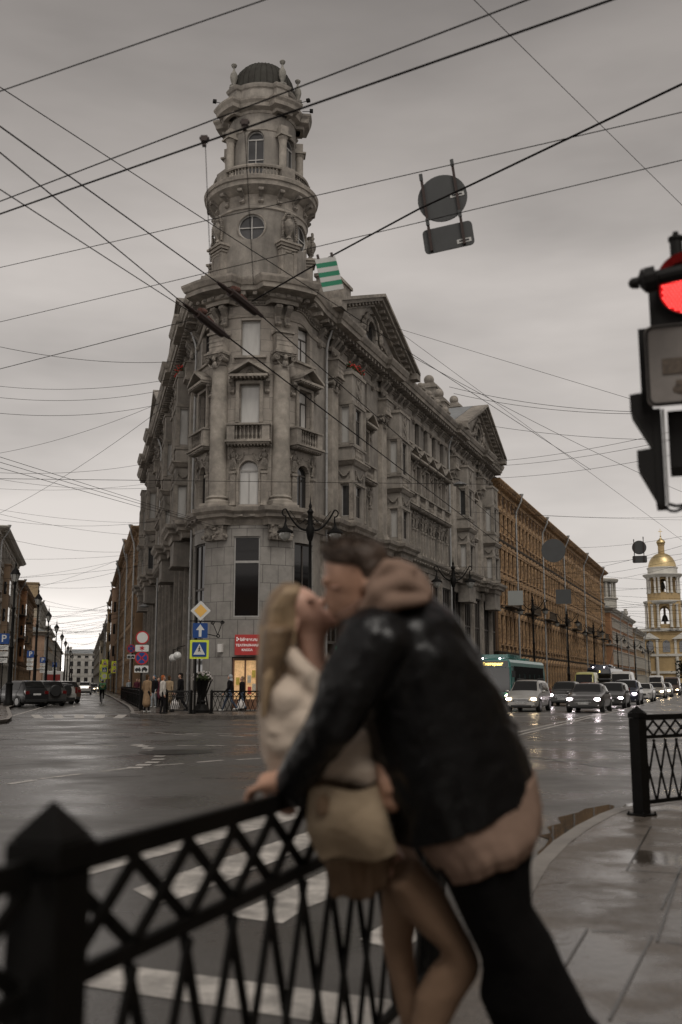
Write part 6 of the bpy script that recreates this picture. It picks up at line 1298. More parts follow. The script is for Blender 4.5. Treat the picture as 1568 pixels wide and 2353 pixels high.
    for s in (-1, 1):
        a = MB(); a.box(s * (hw * .72) - .13, s * (hw * .72) + .13, L - .04, L + .012, belt * Hh - .22, belt * Hh - .02) if kind in ('sedan', 'suv') else a.box(s * (hw * .86) - .07, s * (hw * .86) + .07, L - .05, L + .012, .8, 1.2)
        a.build('tail_light', lights if rear and lights else TLR, t, bev=.01)
    if rear:
        pl_ = MB().box(-.26, .26, L + .005, L + .015, .75, .86).build('number_plate', NPL, t); MB().box(-hw * .8, hw * .8, L - .05, L + .02, .32, .5).build('rear_bumper', PLASTIC, t, bev=.02)
    if rails:
        for s in (-1, 1): a = MB(); zz_ = Hh + .05; a.tube([(s * hw * .62, L * .42, Hh - .03), (s * hw * .62, L * .45, zz_), (s * hw * .62, L * .85, zz_), (s * hw * .62, L * .89, Hh - .06)], .018, 6); a.build('roof_rail', PLASTIC if rails == 1 else CHR, t)
    return t
SIL = paint('silver_paint', (.36, .35, .33)); DGR = paint('dark_grey_paint', (.06, .058, .056)); MGR = paint('grey_paint', (.075, .072, .07)); BLK = paint('black_paint', (.018, .018, .019)); WHP = paint('white_car_paint', (.5, .49, .47), .3, 0); NAVY = paint('navy_paint', (.03, .035, .055)); REDP = paint('red_paint', (.22, .03, .025)); BEI = paint('beige_paint', (.33, .3, .26)); YEL = paint('yellow_paint', (.38, .36, .13), .35, 0); BRNP = paint('brown_paint', (.08, .05, .035)); GRNP = paint('green_paint', (.03, .08, .04))
hR = AR   # cars come down the right street: local -y must point along -uR
rzc = -AR
def cR(s, o): p = PR(s, o); return (p.x, p.y)
car('wagon', 'silver station wagon with roof rails and lit headlights, first in the queue on the left', 'car', cR(4.6, 9.9), rzc, 'wagon', SIL, 4.47, 1.75, 1.66, HL, plate='Х407ХУ 178', rails=1)
car('hatchback_car', 'dark hatchback with one lit headlight seen behind the silver wagon', 'car', cR(19, 9.7), rzc, 'suv', DGR, 4.4, 1.82, 1.62, HLW)
car('sedan', 'grey sedan with a wide chrome barred grille, first in the middle lane', 'car', cR(4.4, 13.1), rzc, 'sedan', MGR, 4.9, 1.86, 1.48, HLW, plate='У821УУ 178')
car('hatchback_car', 'small grey car following the chrome grilled sedan', 'car', cR(14.2, 13.3), rzc, 'wagon', DGR, 4.2, 1.72, 1.55, HLW, grille='thin')
car('suv', 'tall navy off-road car with bright paired headlights in the middle lane', 'car', cR(23.5, 13.2), rzc, 'suv', NAVY, 4.7, 1.9, 1.74, HLW)
car('sedan', 'white sedan with dark grille behind the navy off-road car', 'car', cR(37, 13.2), rzc, 'sedan', WHP, 4.4, 1.75, 1.5, None, grille='thin')
car('sedan', 'first of two pale beige cars in the distant queue', 'car', cR(55, 13.0), rzc, 'suv', BEI, 4.4, 1.8, 1.6, HL)
car('sedan', 'second of two pale beige cars in the distant queue', 'car', cR(68, 12.9), rzc, 'suv', SIL, 4.4, 1.8, 1.6, HL)
car('van', 'dark brown van with lit headlights in the distant queue', 'van', cR(84, 12.9), rzc, 'van', BRNP, 5.2, 2.0, 2.3, HL)
car('sedan', 'black car at the far right end of the queue', 'car', cR(112, 12.8), rzc, 'suv', BLK, 4.4, 1.8, 1.6, HL)
car('van', 'large white cargo van standing behind the white sedan', 'van', cR(48, 10.4), rzc, 'van', WHP, 5.9, 2.1, 2.6, None)
car('van', 'white box van far behind the large cargo van', 'van', cR(98, 10.0), rzc, 'van', WHP, 5.9, 2.1, 2.6, None)
car('sedan', 'red car mostly hidden between the two front cars', 'car', cR(28, 10.0), rzc, 'suv', REDP, 4.3, 1.8, 1.55, None)
car('sedan', 'dark car with a black roof box behind the red car', 'car', cR(36, 10.2), rzc, 'wagon', BLK, 4.5, 1.8, 1.6, HLW, rails=1)
p = cR(38, 10.2); tb_ = thing('roof_box', 'flat black luggage box on top of a dark car in the queue', 'roof box', (p[0], p[1], 0), rzc); MB().box(-.5, .5, .2, 2.2, 1.68, 1.9).build('box_shell', PLASTIC, tb_, bev=.08)
car('ambulance', 'yellow topped ambulance behind the red car', 'ambulance', cR(47, 7.2), rzc, 'van', YEL, 5.6, 2.0, 2.55, None)
BUSG = mat('dark_bus_window', (.02, .02, .02), .5, spec=0)
# bus: teal city bus with amber destination sign
TEAL = paint('teal_bus_paint', (.025, .15, .135), .35, 0)
def bus(name, label, loc, m_, L=12, W=2.5, Hh=3.0, sign='Екатеринг', trol=False):
    t = thing(name, label, 'bus' if not trol else 'trolleybus', (*loc, 0), rzc); b = MB()
    prof = [(-W/2, .35), (-W/2, 2.0), (-W/2 + .08, Hh - .15), (-W/2 + .25, Hh), (W/2 - .25, Hh), (W/2 - .08, Hh - .15), (W/2, 2.0), (W/2, .35)]
    b.prism(prof, 0, L); b.build('body', m_, t, bev=.07)
    MB().box(-W/2 + .12, W/2 - .12, -.03, -.005, .95, 2.45).build('windscreen', GLASSB, t, bev=.02)
    d = MB().box(-W/2 + .2, W/2 - .2, -.035, -.006, 2.5, 2.85).build('destination_board', GLASSB, t); text(sign, .26, (.1, -.04, 2.67), (pi/2, 0, 0), mat('amber_led', (.9, .6, .1), .4, emis=3.5, emcol=(1, .72, .2)), d, 'destination_text', bold=.006)
    for s in (-1, 1):
        for k in range(6): a = MB(); y = .9 + k * (L - 1.6) / 6; x = s * (W/2 + .004); a.box(*sorted((x, s * (W/2 - .02))), y, y + (L - 1.6) / 6 - .08, 1.15, 2.55); a.build('side_window', BUSG, t)
        a = MB(); a.ell((s * (W/2 - .28), -.02, .72), (.16, .05, .09), 12, 7); a.build('headlight', HL, t)
        a = MB(); a.tube([(s * (W/2), .1, 2.5), (s * (W/2 + .2), -.25, 2.45), (s * (W/2 + .2), -.3, 2.2)], .03, 6); a.box(s * (W/2 + .2) - .1, s * (W/2 + .2) + .1, -.36, -.3, 1.85, 2.25); a.build('wing_mirror', PLASTIC, t)
        for y in (2.6, L - 3.2): a = MB(); a.M = Matrix.Translation((s * (W/2 - .12), y, .48)) @ Matrix.Rotation(pi/2, 4, 'Y'); a.lathe([(0, -.13), (.4, -.13), (.48, -.1), (.48, .1), (.4, .13), (0, .13)], n=20); a.build('wheel', TYRE, t, smooth=True)
    a = MB(); a.box(-.95, .95, .5, 3.4, Hh + .02, Hh + .06)
    for s in (-1, 1):
        a.box(s * .95 - .03, s * .95 + .03, .5, 3.4, Hh + .24, Hh + .3)
        for k in range(6): a.tube([(s * .95, .5 + k * .48, Hh + .03), (s * .95, .74 + k * .48, Hh + .26), (s * .95, .98 + k * .48, Hh + .03)], .02, 4)
    a.box(-.9, .9, 1.2, 4.6, Hh + .06, Hh + .3); a.box(-.7, .7, 7.5, 9, Hh, Hh + .18); a.build('roof_rack', m_, t)
    MB().box(-.3, .3, -.03, -.005, .42, .55).build('number_plate', NPL, t); MB().box(-W/2 + .02, W/2 - .02, -.02, .0, .36, .6).build('bumper', PLASTIC, t, bev=.01)
    if trol:
        for s in (-.3, .3): MB().tube([(s, 7, Hh + .3), (s * 2, 11.5, 5.9)], .03, 5).build('trolley_pole', PLASTIC, t)
    MB().ell((-W/2 + .7, .02, Hh + .02), (.05, .05, .05), 8, 6).ell((W/2 - .7, .02, Hh + .02), (.05, .05, .05), 8, 6).build('marker_lamp', HLW, t)
    return t
bus('city_bus', 'teal city bus with an amber destination sign, half hidden by the man', cR(14.5, 6.15), TEAL)
bus('trolleybus', 'dark blue trolleybus with raised poles behind the white cargo van', cR(58, 7.4), NAVY, sign='3', trol=True, Hh=3.1)
# left street cars, seen from behind: they point away, tail toward us
rzl = -AL + pi
def cL(s, o): p = PL(s, o); return (p.x, p.y)
def tail(*a, **k): return car(*a, rear=True, **k)
gL = 'cars parked along the left street'
for s_, o_, kd, m_, lb, li, rr_ in ((12.5, 10.6, 'suv', BLK, 'black off-road car nearest the left edge', None, .55), (15.5, 9.0, 'suv', DGR, 'dark off-road car with a round spare wheel cover on its tail', None, .4), (21, 8.6, 'wagon', SIL, 'pale car parked between the spare wheel car and the brown one', None, .45),
    (25.5, 7.9, 'suv', BRNP, 'dark car parked askew, its rear toward the crossing', None, .35), (38, 7.6, 'suv', BLK, 'black car parked sixth along the left street', None, .1), (52, 7.4, 'suv', REDP, 'dark red car with one bright red tail light', TLL, .05), (64, 7.2, 'sedan', SIL, 'small silver car just beyond the red tail light', TLL, .0), (82, 7.6, 'suv', DGR, 'dark car farthest in the parked row', None, 0)):
    t = tail('parked_car', lb, 'car', (0, 0), 0, kd, m_, 4.5, 1.82, 1.66 if kd == 'suv' else 1.5, lights=li, group=gL); p = PL(s_ + 4.5, o_); t.location = (p.x, p.y, 0); t.rotation_euler = (0, 0, rzl + rr_)
    if 'spare' in lb: a = MB(); a.M = Matrix.Translation((0, 4.56, 1.0)) @ Matrix.Rotation(pi/2, 4, 'X'); a.lathe([(0, -.1), (.34, -.1), (.38, -.06), (.38, .06), (.3, .1)], n=22); a.build('spare_wheel_cover', PLASTIC, t, smooth=True)
t = tail('moving_car', 'pale off-road car driving away in the middle of the left street', 'car', (0, 0), 0, 'suv', SIL, 4.5, 1.85, 1.72, group=None, rails=2); p = PL(92, 5.2); t.location = (p.x, p.y, 0); t.rotation_euler = (0, 0, rzl)
p = PL(77, 9.0); t = thing('box_truck', 'small truck with a red painted box parked far down the left street', 'truck', (p.x, p.y, 0), -AL); MB().box(-1.1, 1.1, 0, 4.5, .8, 3.0).build('cargo_box', WHP, t, bev=.03); MB().box(-.8, .8, -.02, -.004, 1.0, 2.6).build('rear_panel', REDP, t); MB().box(-1.0, 1.0, 4.6, 6.2, .5, 2.2).build('cab', WHP, t, bev=.1)
for s in (-1, 1): 
    for y in (1, 5.4): a = MB(); a.M = Matrix.Translation((s * .95, y, .4)) @ Matrix.Rotation(pi/2, 4, 'Y'); a.lathe([(0, -.12), (.4, -.12), (.4, .12), (0, .12)], n=16); a.build('wheel', TYRE, t)
for k, (s_, o_, m_) in enumerate(((120, 4.2, BLK), (150, 5.0, MGR), (135, 3.4, WHP))): car('oncoming_car', ('first', 'second', 'third')[k] + ' tiny car with lit headlights far down the left street', 'car', cL(s_, o_), -AL, 'suv', m_, lights=HLF, group='far cars in the left street')
# ------------------------------------------------------------ people
SKIN = mat('skin', (.5, .29, .2), .5, .1, 8); SKINW = mat('fair_skin', (.62, .38, .29), .5, .08, 8)
def cloth(n, c, v=.2, sc=6, b=.35, r=.85): return mat(n, c, r, v, sc, b, bscale=sc * 2, bd=.02, spec=.08)
def blob(name, caps, m_, parent, voxel=.02, smooth=4, origin=None):
    """one continuous surface grown round a skeleton of tapered limbs"""
    mb = MB(); o = Vector(origin) if origin is not None else Vector((0, 0, 0))
    for c in caps:
        if len(c) == 2: mb.ell(tuple(Vector(c[0]) - o), c[1], 14, 9)
        else: p, q, r0, r1 = c; p = Vector(p) - o; q = Vector(q) - o; mb.cone(p, q, r0, r1, 12); mb.ell(tuple(p), r0, 12, 8); mb.ell(tuple(q), r1, 12, 8)
    ob = mb.build(name, m_, parent, smooth=True); r = ob.modifiers.new('r', 'REMESH'); r.mode = 'VOXEL'; r.voxel_size = voxel; r.use_smooth_shade = True
    s = ob.modifiers.new('s', 'SMOOTH'); s.iterations = smooth; s.factor = .6; return ob
JEAN = cloth('blue_jeans', (.07, .09, .13)); DARK = cloth('dark_cloth', (.012, .011, .012)); CAMEL = cloth('camel_cloth', (.24, .16, .095)); TANC = cloth('tan_cloth', (.3, .22, .14)); SHOEW = cloth('white_shoe', (.5, .5, .48)); SHOEB = cloth('black_shoe', (.02, .02, .02)); HAIRB = cloth('brown_hair', (.07, .04, .02)); HAIRR = cloth('red_hair', (.33, .1, .035)); HAIRD = cloth('dark_hair', (.02, .015, .012)); BLUEC = cloth('blue_hood', (.09, .15, .21)); GREYC = cloth('grey_hood', (.3, .32, .33)); PLUM = cloth('plum_coat', (.12, .035, .05)); PALEC = cloth('pale_coat', (.45, .42, .38))
def person(label, loc, rz, h=1.74, stride=.22, arm=.15, top=DARK, legs=DARK, hair=HAIRB, shoes=SHOEB, coat=.82, hood=False, cap=False, flare=0, group='people walking past the corner', lean=0, bent=0):
    t = thing('person', label, 'person', loc, rz, group); k = h / 1.75; V = lambda x, y, z: Vector((x * k, y * k, z * k)); hz = .93
    L = []
    legsc = []; feet = []
    for s, sg in ((-1, 1), (1, -1)):
        hip = V(s * .09, 0, hz); fy = -stride * sg; ank = V(s * .09, fy, .09 + (.07 if sg < 0 and stride > .15 else 0)); kn = V(s * .095, fy * .45 - .05, .5)
        legsc += [(hip, kn, .095 * k, .07 * k), (kn, ank, .07 * k, .05 * k)]; feet.append((ank + V(0, .03, -.045), ank + V(0, -.15, -.055), .042 * k, .035 * k))
    sh = V(0, -lean, 1.42); body = [(V(0, -lean * 1.1, 1.46), V(0, -lean * 1.3, 1.54), .055 * k, .05 * k)]
    hc = V(0, -lean * 1.5 - .01, 1.635); body += [(hc, (.077 * k, .092 * k, .112 * k)), (hc + V(0, -.06, -.06), (.05 * k, .045 * k, .05 * k)), (hc + V(0, -.105, -.02), .018 * k), (hc + V(-.08, 0, -.01), .022 * k), (hc + V(.08, 0, -.01), .022 * k)]
    tp = [(V(-.14, -lean, 1.4), V(.14, -lean, 1.4), .075 * k, .075 * k), (V(0, -lean, 1.36), V(0, 0, 1.0), .15 * k, .145 * k), (V(0, 0, 1.0), V(0, 0, hz - .02), .15 * k, .155 * k)]
    if coat > .9 - .3 and coat < .82: pass
    if flare or coat < .8: tp += [(V(0, .0, hz), V(0, .02, coat), .155 * k, (.17 + flare) * k)]
    hands = []; body += [(V(0, -lean, 1.44), V(0, -lean * .5, 1.2), .06 * k, .09 * k), (V(0, -lean * .5, 1.2), V(0, 0, .95), .09 * k, .09 * k)] + [(a_[0], a_[1], a_[2] * .6, a_[3] * .6) for a_ in legsc]
    for s, sg in ((-1, -1), (1, 1)):
        shd = V(s * .19, -lean, 1.4); el_ = V(s * .235, -arm * sg * .4 + .03 - bent * .05, 1.12); hd_ = V(s * .23, -arm * sg - .05 - bent * .2, .86 + bent * .25); tp += [(shd, el_, .065 * k, .052 * k), (el_, hd_, .05 * k, .038 * k)]
        body += [(V(0, -lean, 1.4), shd, .04 * k, .035 * k), (shd, el_, .035 * k, .03 * k), (el_, hd_, .03 * k, .026 * k)]; d = (hd_ - el_).normalized(); body += [(hd_, hd_ + d * .05 * k, .03 * k, .036 * k)]; p = hd_ + d * .06 * k
        for q in range(4): body.append((p + V(0, -.025 + .017 * q, 0), p + d * (.075 - abs(q - 1.4) * .008) * k + V(-s * .012, -.025 + .017 * q - .01, 0), .010 * k, .008 * k))
        body.append((p + V(0, -.03, .02), p + V(-s * .01, -.055, -.02), .011 * k, .009 * k))
    blob('body', body, SKIN, t, .012, 2); blob('trousers', legsc + [(V(-.08, 0, hz), V(.08, 0, hz), .11 * k, .11 * k)], legs, t, .022); blob('shoes', feet[:1], shoes, t, .015, 2); blob('shoes', feet[1:], shoes, t, .015, 2)
    blob('coat' if coat < .8 else 'jacket', tp, top, t, .022)
    if hood: blob('hood', [(hc + V(0, .03, .015), (.1 * k, .105 * k, .125 * k)), (V(0, .05 - lean, 1.48), .1 * k)], hood, t, .018)
    elif cap: blob('cap', [(hc + V(0, .0, .07), (.09 * k, .1 * k, .06 * k)), (hc + V(0, -.1, .055), (.06 * k, .05 * k, .014 * k))], cap, t, .014)
    if not hood: blob('hair', [(hc + V(0, .025, .03), (.087 * k, .093 * k, .1 * k)), (hc + V(0, .05, -.06), (.07 * k, .05 * k, .09 * k))], hair, t, .014)
    return t
def carried(label, loc, m_, w_=.3, h=.38):
    t = thing('plastic_bag', label, 'bag', loc, .3, 'white carrier bags'); mb = MB(); mb.lathe([(.0, -h), (w_ * .4, -h * .98), (w_ * .5, -h * .75), (w_ * .36, -h * .35), (w_ * .1, -.06), (.03, 0)], n=14); mb.v = [Vector((v.x, v.y * .45, v.z)) for v in mb.v]; mb.build('bag_body', m_, t, smooth=True); MB().tube([(-.05, 0, -.06), (0, 0, .05), (.05, 0, -.06)], .008, 5).build('handle', m_, t); return t
BAGM = mat('white_plastic_bag', (.6, .57, .55), .4, .15, 8, .4)
def G(x, y): p = gnd(x, y, .15); return (p.x, p.y, .15)
person('person in a long camel coat seen from behind, waiting by the left street fence', G(337, 1637), RD(150), 1.72, .04, .04, CAMEL, DARK, HAIRB, SHOEW, .42, flare=.03)
person('person in a blue knit hood with pale trousers standing behind the camel coat', G(353, 1626), RD(-20), 1.76, .06, .1, DARK, GREYC, shoes=SHOEW, hood=BLUEC)
person('person with bright red hair in a pale jacket beside the corner fence', G(373, 1640), RD(120), 1.68, .05, .05, PALEC, DARK, HAIRR, SHOEB, .82)
person('person with brown hair in a tan coat behind the red haired one', G(388, 1629), RD(160), 1.72, .05, .08, TANC, TANC, HAIRB, coat=.5)
person('person in a plum coat just behind the blue hood', G(363, 1625), RD(30), 1.66, .06, .08, PLUM, DARK, HAIRD, coat=.6)
person('person in a black coat and cap striding left with a carrier bag behind the fence', G(414, 1636), RD(-90), 1.8, .33, .12, DARK, DARK, HAIRD, coat=.72, cap=DARK)
person('person in a grey hood, dark jacket and jeans striding left', G(528, 1634), RD(-92), 1.74, .36, .2, DARK, JEAN, shoes=SHOEW, hood=GREYC)
person('person in a light grey coat standing at the kerb right of the flower vase', G(482, 1628), RD(40), 1.7, .05, .06, GREYC, DARK, HAIRB, coat=.55)
person('person in dark blue jacket waiting beside the shop door, partly behind the woman', G(584, 1628), RD(-60), 1.76, .1, .1, BLUEC, DARK, HAIRD)
person('person in black standing between the globe lamps and the vase', G(434, 1626), RD(100), 1.72, .12, .1, DARK, DARK, HAIRB)
person('person in a dark coat with fair hair walking left beside the shop door', G(556, 1633), RD(-88), 1.66, .2, .1, DARK, JEAN, cloth('fair_hair', (.2, .14, .08)), coat=.7)
p = Vector(G(404, 1636)); carried('white carrier bag held behind the left corner fence', (p.x - .03, p.y - .12, .78), BAGM, .46, .5); p = Vector(G(556, 1633)); carried('white carrier bag held behind the right corner fence', (p.x - .02, p.y - .2, .74), BAGM, .42, .48)
for s_, o_, l_, tp_ in ((22, 1.0, 'person in a dark jacket on the left street pavement, nearest of the far group', DARK), (26, 1.5, 'person in a dark coat walking just beyond the nearest far one', PLUM), (34, .9, 'person in brown far along the left street pavement', CAMEL), (44, 1.3, 'tiny person in grey at the far advertising panel', GREYC)):
    q = PL(s_, o_); person(l_, (q.x, q.y, .15), RD(10), 1.7, .18, .1, tp_, DARK, HAIRD)
q = PL(1, 10.9); person('person with green jacket at the far left edge of the view', (q.x, q.y, .15), RD(170), 1.76, .1, .1, GRNP and cloth('green_jacket', (.04, .08, .04)), DARK, HAIRD)
for k, (s_, o_) in enumerate(((20, 3.0), (23, 2.6), (27, 3.2), (31, 2.8))): q = PR(s_, o_); person(('first', 'second', 'third', 'fourth')[k] + ' of four dark clad people waiting behind the teal bus', (q.x, q.y, .15), RD(-30), 1.75, .05, .05, DARK, DARK, HAIRD)
for k, (s_, o_) in enumerate(((150, 6), (152, 6.8))): q = PL(s_, o_); person(('left', 'right')[k] + ' one of two tiny people crossing far down the left street', (q.x, q.y, 0), 0, 1.75, .15, .1, DARK, DARK, HAIRD)
# cyclist
p = PL(24.5, 4.1); q = thing('bicycle', 'dark bicycle ridden away up the left street', 'bicycle', (p.x, p.y, 0), -AL + pi)
for y in (-.52, .52):
    a = MB(); 
    for k in range(24): u, v = 2 * pi * k / 24, 2 * pi * (k + 1) / 24; a.cone((0, y + .33 * cos(u), .34 + .33 * sin(u)), (0, y + .33 * cos(v), .34 + .33 * sin(v)), .02, n=5, caps=False)
    for k in range(10): u = 2 * pi * k / 10; a.cone((0, y, .34), (0, y + .32 * cos(u), .34 + .32 * sin(u)), .003, n=3)
    a.build('wheel', TYRE, q)
MB().tube([(0, .52, .34), (0, .1, .32), (0, .2, .85), (0, -.35, .85), (0, .1, .32)], .02, 6).tube([(0, .52, .34), (0, .2, .82)], .013, 5).tube([(0, -.52, .34), (0, -.38, .95)], .018, 6).build('frame', BLK, q)
MB().tube([(-.28, -.3, 1.02), (0, -.38, 1.0), (.28, -.3, 1.02)], .015, 5).build('handlebar', BLK, q); MB().ell((0, .22, .92), (.08, .13, .04), 10, 6).build('saddle', PLASTIC, q)
t = thing('person', 'person in dark clothes riding a bicycle up the left street', 'person', (p.x, p.y, 0), -AL + pi)
blob('body', [((0, -.22, 1.58), (.078, .09, .11)), ((0, -.15, 1.4), (0, -.2, 1.5), .055, .05), ((-.27, -.28, 1.04), .04), ((.27, -.28, 1.04), .04)] + [q_ for s_ in (-1, 1) for q_ in (((0, -.15, 1.4), (s_ * .18, -.1, 1.37), .03, .03), ((s_ * .18, -.1, 1.37), (s_ * .27, -.18, 1.15), .028, .026), ((s_ * .27, -.18, 1.15), (s_ * .27, -.28, 1.04), .026, .026))], SKIN, t, .014, 2)
blob('trousers', [((-.09, .2, .97), (-.12, -.12, .82), .1, .075), ((-.12, -.12, .82), (-.1, .08, .42), .07, .05), ((.09, .2, .97), (.12, -.12, .62), .1, .075), ((.12, -.12, .62), (.1, .1, .2), .07, .05), ((-.09, .2, .97), (.09, .2, .97), .11, .11)], DARK, t, .022)
blob('jacket', [((0, .16, 1.02), (0, -.1, 1.38), .15, .16), ((-.16, -.1, 1.38), (.16, -.1, 1.38), .08, .08), ((-.2, -.1, 1.36), (-.27, -.18, 1.15), .06, .05), ((-.27, -.18, 1.15), (-.27, -.28, 1.05), .045, .04), ((.2, -.1, 1.36), (.27, -.18, 1.15), .06, .05), ((.27, -.18, 1.15), (.27, -.28, 1.05), .045, .04)], DARK, t, .022)
blob('shoes', [((-.1, .06, .38), (-.1, -.1, .36), .045, .04)], SHOEB, t, .015, 1); blob('shoes', [((.1, .08, .15), (.1, -.08, .14), .045, .04)], SHOEB, t, .015, 1); blob('helmet', [((0, -.2, 1.64), (.1, .115, .085))], BLK, t, .014)
t = thing('delivery_bag', 'square green delivery bag with round marks on the back of the cyclist', 'delivery bag', (p.x, p.y, 0), -AL + pi)
DGN = cloth('dark_green_bag', (.02, .05, .03)); MB().box(-.24, .24, .1, .5, 1.02, 1.5).build('bag_box', DGN, t, bev=.03); MB().box(-.245, .245, .095, .505, 1.42, 1.46).build('light_band', mat('pale_green_band', (.15, .4, .18), .5), t)
for x, z, c_ in ((-.1, 1.32, (.5, .42, .1)), (.1, 1.3, (.4, .5, .4)), (0, 1.2, (.5, .3, .1))):
    a = MB(); [a.cone((x + .06 * cos(u), .505, z + .06 * sin(u)), (x + .06 * cos(u + .5), .505, z + .06 * sin(u + .5)), .008, n=4) for u in [k * .5 for k in range(13)]]; a.build('round_mark', mat('round_mark', c_, .5), t)
# ------------------------------------------------------------ the couple
def A(x, y, d): return at(x, y, d)
LEATHER = mat('black_leather', (.007, .0068, .0072), .36, .4, 5, .5, bscale=12, bd=.02, spec=.3); HOODIE = cloth('pinkish_hoodie', (.25, .17, .13), .14, 4, .5); BTROU = cloth('black_trousers', (.006, .0055, .0055), .2, 6, .5)
MHAIR = mat('dark_brown_hair', (.055, .034, .022), .6, .4, 40, .6, bscale=60, bd=.01); WHAIR = mat('ash_blond_hair', (.25, .17, .1), .5, .4, 14, .5, col2=(.13, .085, .05), streak=True, bscale=50, bd=.01); COATW = cloth('cream_wool', (.6, .5, .41), .12, 7, .8); COATB = cloth('beige_skirt', (.2, .135, .088), .2, 6, .5); TROUT = cloth('tan_trousers', (.23, .15, .1), .15, 5, .4); BAGT = cloth('beige_tote', (.33, .255, .175), .25, 4, .9)
def loft(rows, d, cap=True, seg=20):
    """closed tube through ellipses: each row gives the left and right edge of the form, and half its depth"""
    v = []; f = []; fwd = Vector((0, cos(PITCH), sin(PITCH)))
    for i, r in enumerate(rows):
        dd = d + (r[5] if len(r) > 5 else 0); l, q = A(r[0], r[1], dd), A(r[2], r[3], dd); c = (l + q) / 2; hv = (q - l) / 2
        v += [c + hv * cos(2 * pi * k / seg) + fwd * r[4] * sin(2 * pi * k / seg) for k in range(seg)]
    for i in range(len(rows) - 1):
        for k in range(seg): f.append((i * seg + k, i * seg + (k + 1) % seg, (i + 1) * seg + (k + 1) % seg, (i + 1) * seg + k))
    f += [tuple(range(seg)), tuple((len(rows) - 1) * seg + k for k in range(seg - 1, -1, -1))]
    return v, f
def form(name, lofts, caps, m_, parent, voxel, smooth, origin):
    mb = MB(); o = Vector(origin)
    for v, f in lofts: mb.add([p - o for p in v], f)
    for c in caps:
        if len(c) == 2: mb.ell(tuple(Vector(c[0]) - o), c[1], 14, 9)
        else: p, q, r0, r1 = c; p = Vector(p) - o; q = Vector(q) - o; mb.cone(p, q, r0, r1, 12); mb.ell(tuple(p), r0, 12, 8); mb.ell(tuple(q), r1, 12, 8)
    ob = mb.build(name, m_, parent, smooth=True); r = ob.modifiers.new('r', 'REMESH'); r.mode = 'VOXEL'; r.voxel_size = voxel; r.use_smooth_shade = True
    s = ob.modifiers.new('s', 'SMOOTH'); s.iterations = smooth; s.factor = .6; return ob
def drape(name, rows, d, m_, parent, origin, folds=9, amp=.006, seg=72, sub=5, seed=1, hem=0):
    rr_ = random.Random(seed); ph = [rr_.uniform(0, 6) for _ in range(4)]; fwd = Vector((0, cos(PITCH), sin(PITCH))); R_ = []
    for i in range(len(rows) - 1):
        for q in range(sub): t = q / sub; R_.append([a_ + (b_ - a_) * t for a_, b_ in zip(rows[i], rows[i + 1])])
    R_.append(list(rows[-1])); mb = MB(); n_ = len(R_)
    for i, r in enumerate(R_):
        l, q = A(r[0], r[1], d), A(r[2], r[3], d); c = (l + q) / 2; hv = (q - l) / 2; t = i / (n_ - 1)
        for k in range(seg):
            a_ = 2 * pi * k / seg; f_ = 1 + (amp / .15) * (.3 + t) * (sin(folds * a_ + ph[0] + 2.2 * t) + .6 * sin((folds * 2 + 3) * a_ + ph[1] - 3 * t) + .7 * sin(3 * a_ + ph[2] + 5 * t)) - (hem if i >= n_ - 3 else 0)
            mb.v.append(c + (hv * cos(a_) + fwd * r[4] * sin(a_)) * f_ - Vector(origin) + Vector((0, 0, .006 * sin(5 * a_ + ph[3]) * t)))
    for i in range(n_ - 1):
        for k in range(seg): mb.f.append((i * seg + k, i * seg + (k + 1) % seg, (i + 1) * seg + (k + 1) % seg, (i + 1) * seg + k))
    o = mb.build(name, m_, parent, smooth=True); s_ = o.modifiers.new('s', 'SOLIDIFY'); s_.thickness = .006; return o
def crease(ob, size, strength, kind='CLOUDS'):
    t_ = bpy.data.textures.new('crease', kind); t_.noise_scale = size; m_ = ob.modifiers.new('c', 'DISPLACE'); m_.texture = t_; m_.strength = strength; m_.mid_level = .5; m_.texture_coords = 'LOCAL'; return ob
Mb = A(1100, 2353, 2.75); Mb.z = .15
man = thing('person', 'man in a black leather jacket leaning over the woman, one hand on the fence rail', 'person', Mb, 0); OR = Mb
dm_ = 2.78; ds_ = 2.80
def hand(P, d, n_up, spread, k=1., curl=None):
    """palm at P, fingers along d bending toward curl, thumb off the side"""
    c = [(P - d * .05 * k, P + d * .02 * k, .027 * k, .032 * k)]
    for i in range(4):
        off = spread * (-.027 + .018 * i) * k; L_ = (.036, .041, .039, .031)[i] * k; a = P + d * .04 * k + off; b = a + d * L_ + curl * .012; e = b + (d * .45 + curl * .9).normalized() * L_ * .85; f = e + (curl - d * .1).normalized() * L_ * .65
        c += [(a - d * .03 * k, b, .0100 * k, .0094 * k), (b, e, .0092 * k, .0086 * k), (e, f, .0086 * k, .0072 * k)]
    a = P - d * .02 * k - spread * .03 * k; b = a - spread * .028 * k + d * .02 * k + curl * .01; e = b + d * .03 * k + curl * .018 * k - spread * .004; c += [(a, b, .0125 * k, .0105 * k), (b, e, .0105 * k, .0085 * k)]
    return c
face = loft([(762, 1262, 880, 1262, .03), (746, 1282, 884, 1280, .066), (744, 1302, 882, 1300, .075), (746, 1322, 872, 1325, .075), (750, 1340, 862, 1346, .072), (757, 1356, 860, 1366, .066), (758, 1372, 862, 1385, .062), (762, 1392, 866, 1402, .056), (768, 1410, 872, 1430, .05), (778, 1424, 880, 1450, .045), (805, 1436, 890, 1475, .05)], dm_)
hp = A(630, 1797, 2.78); hdir = (A(588, 1806, 2.80) - A(672, 1790, 2.75)).normalized(); spr = fd.to_3d().normalized() * -1
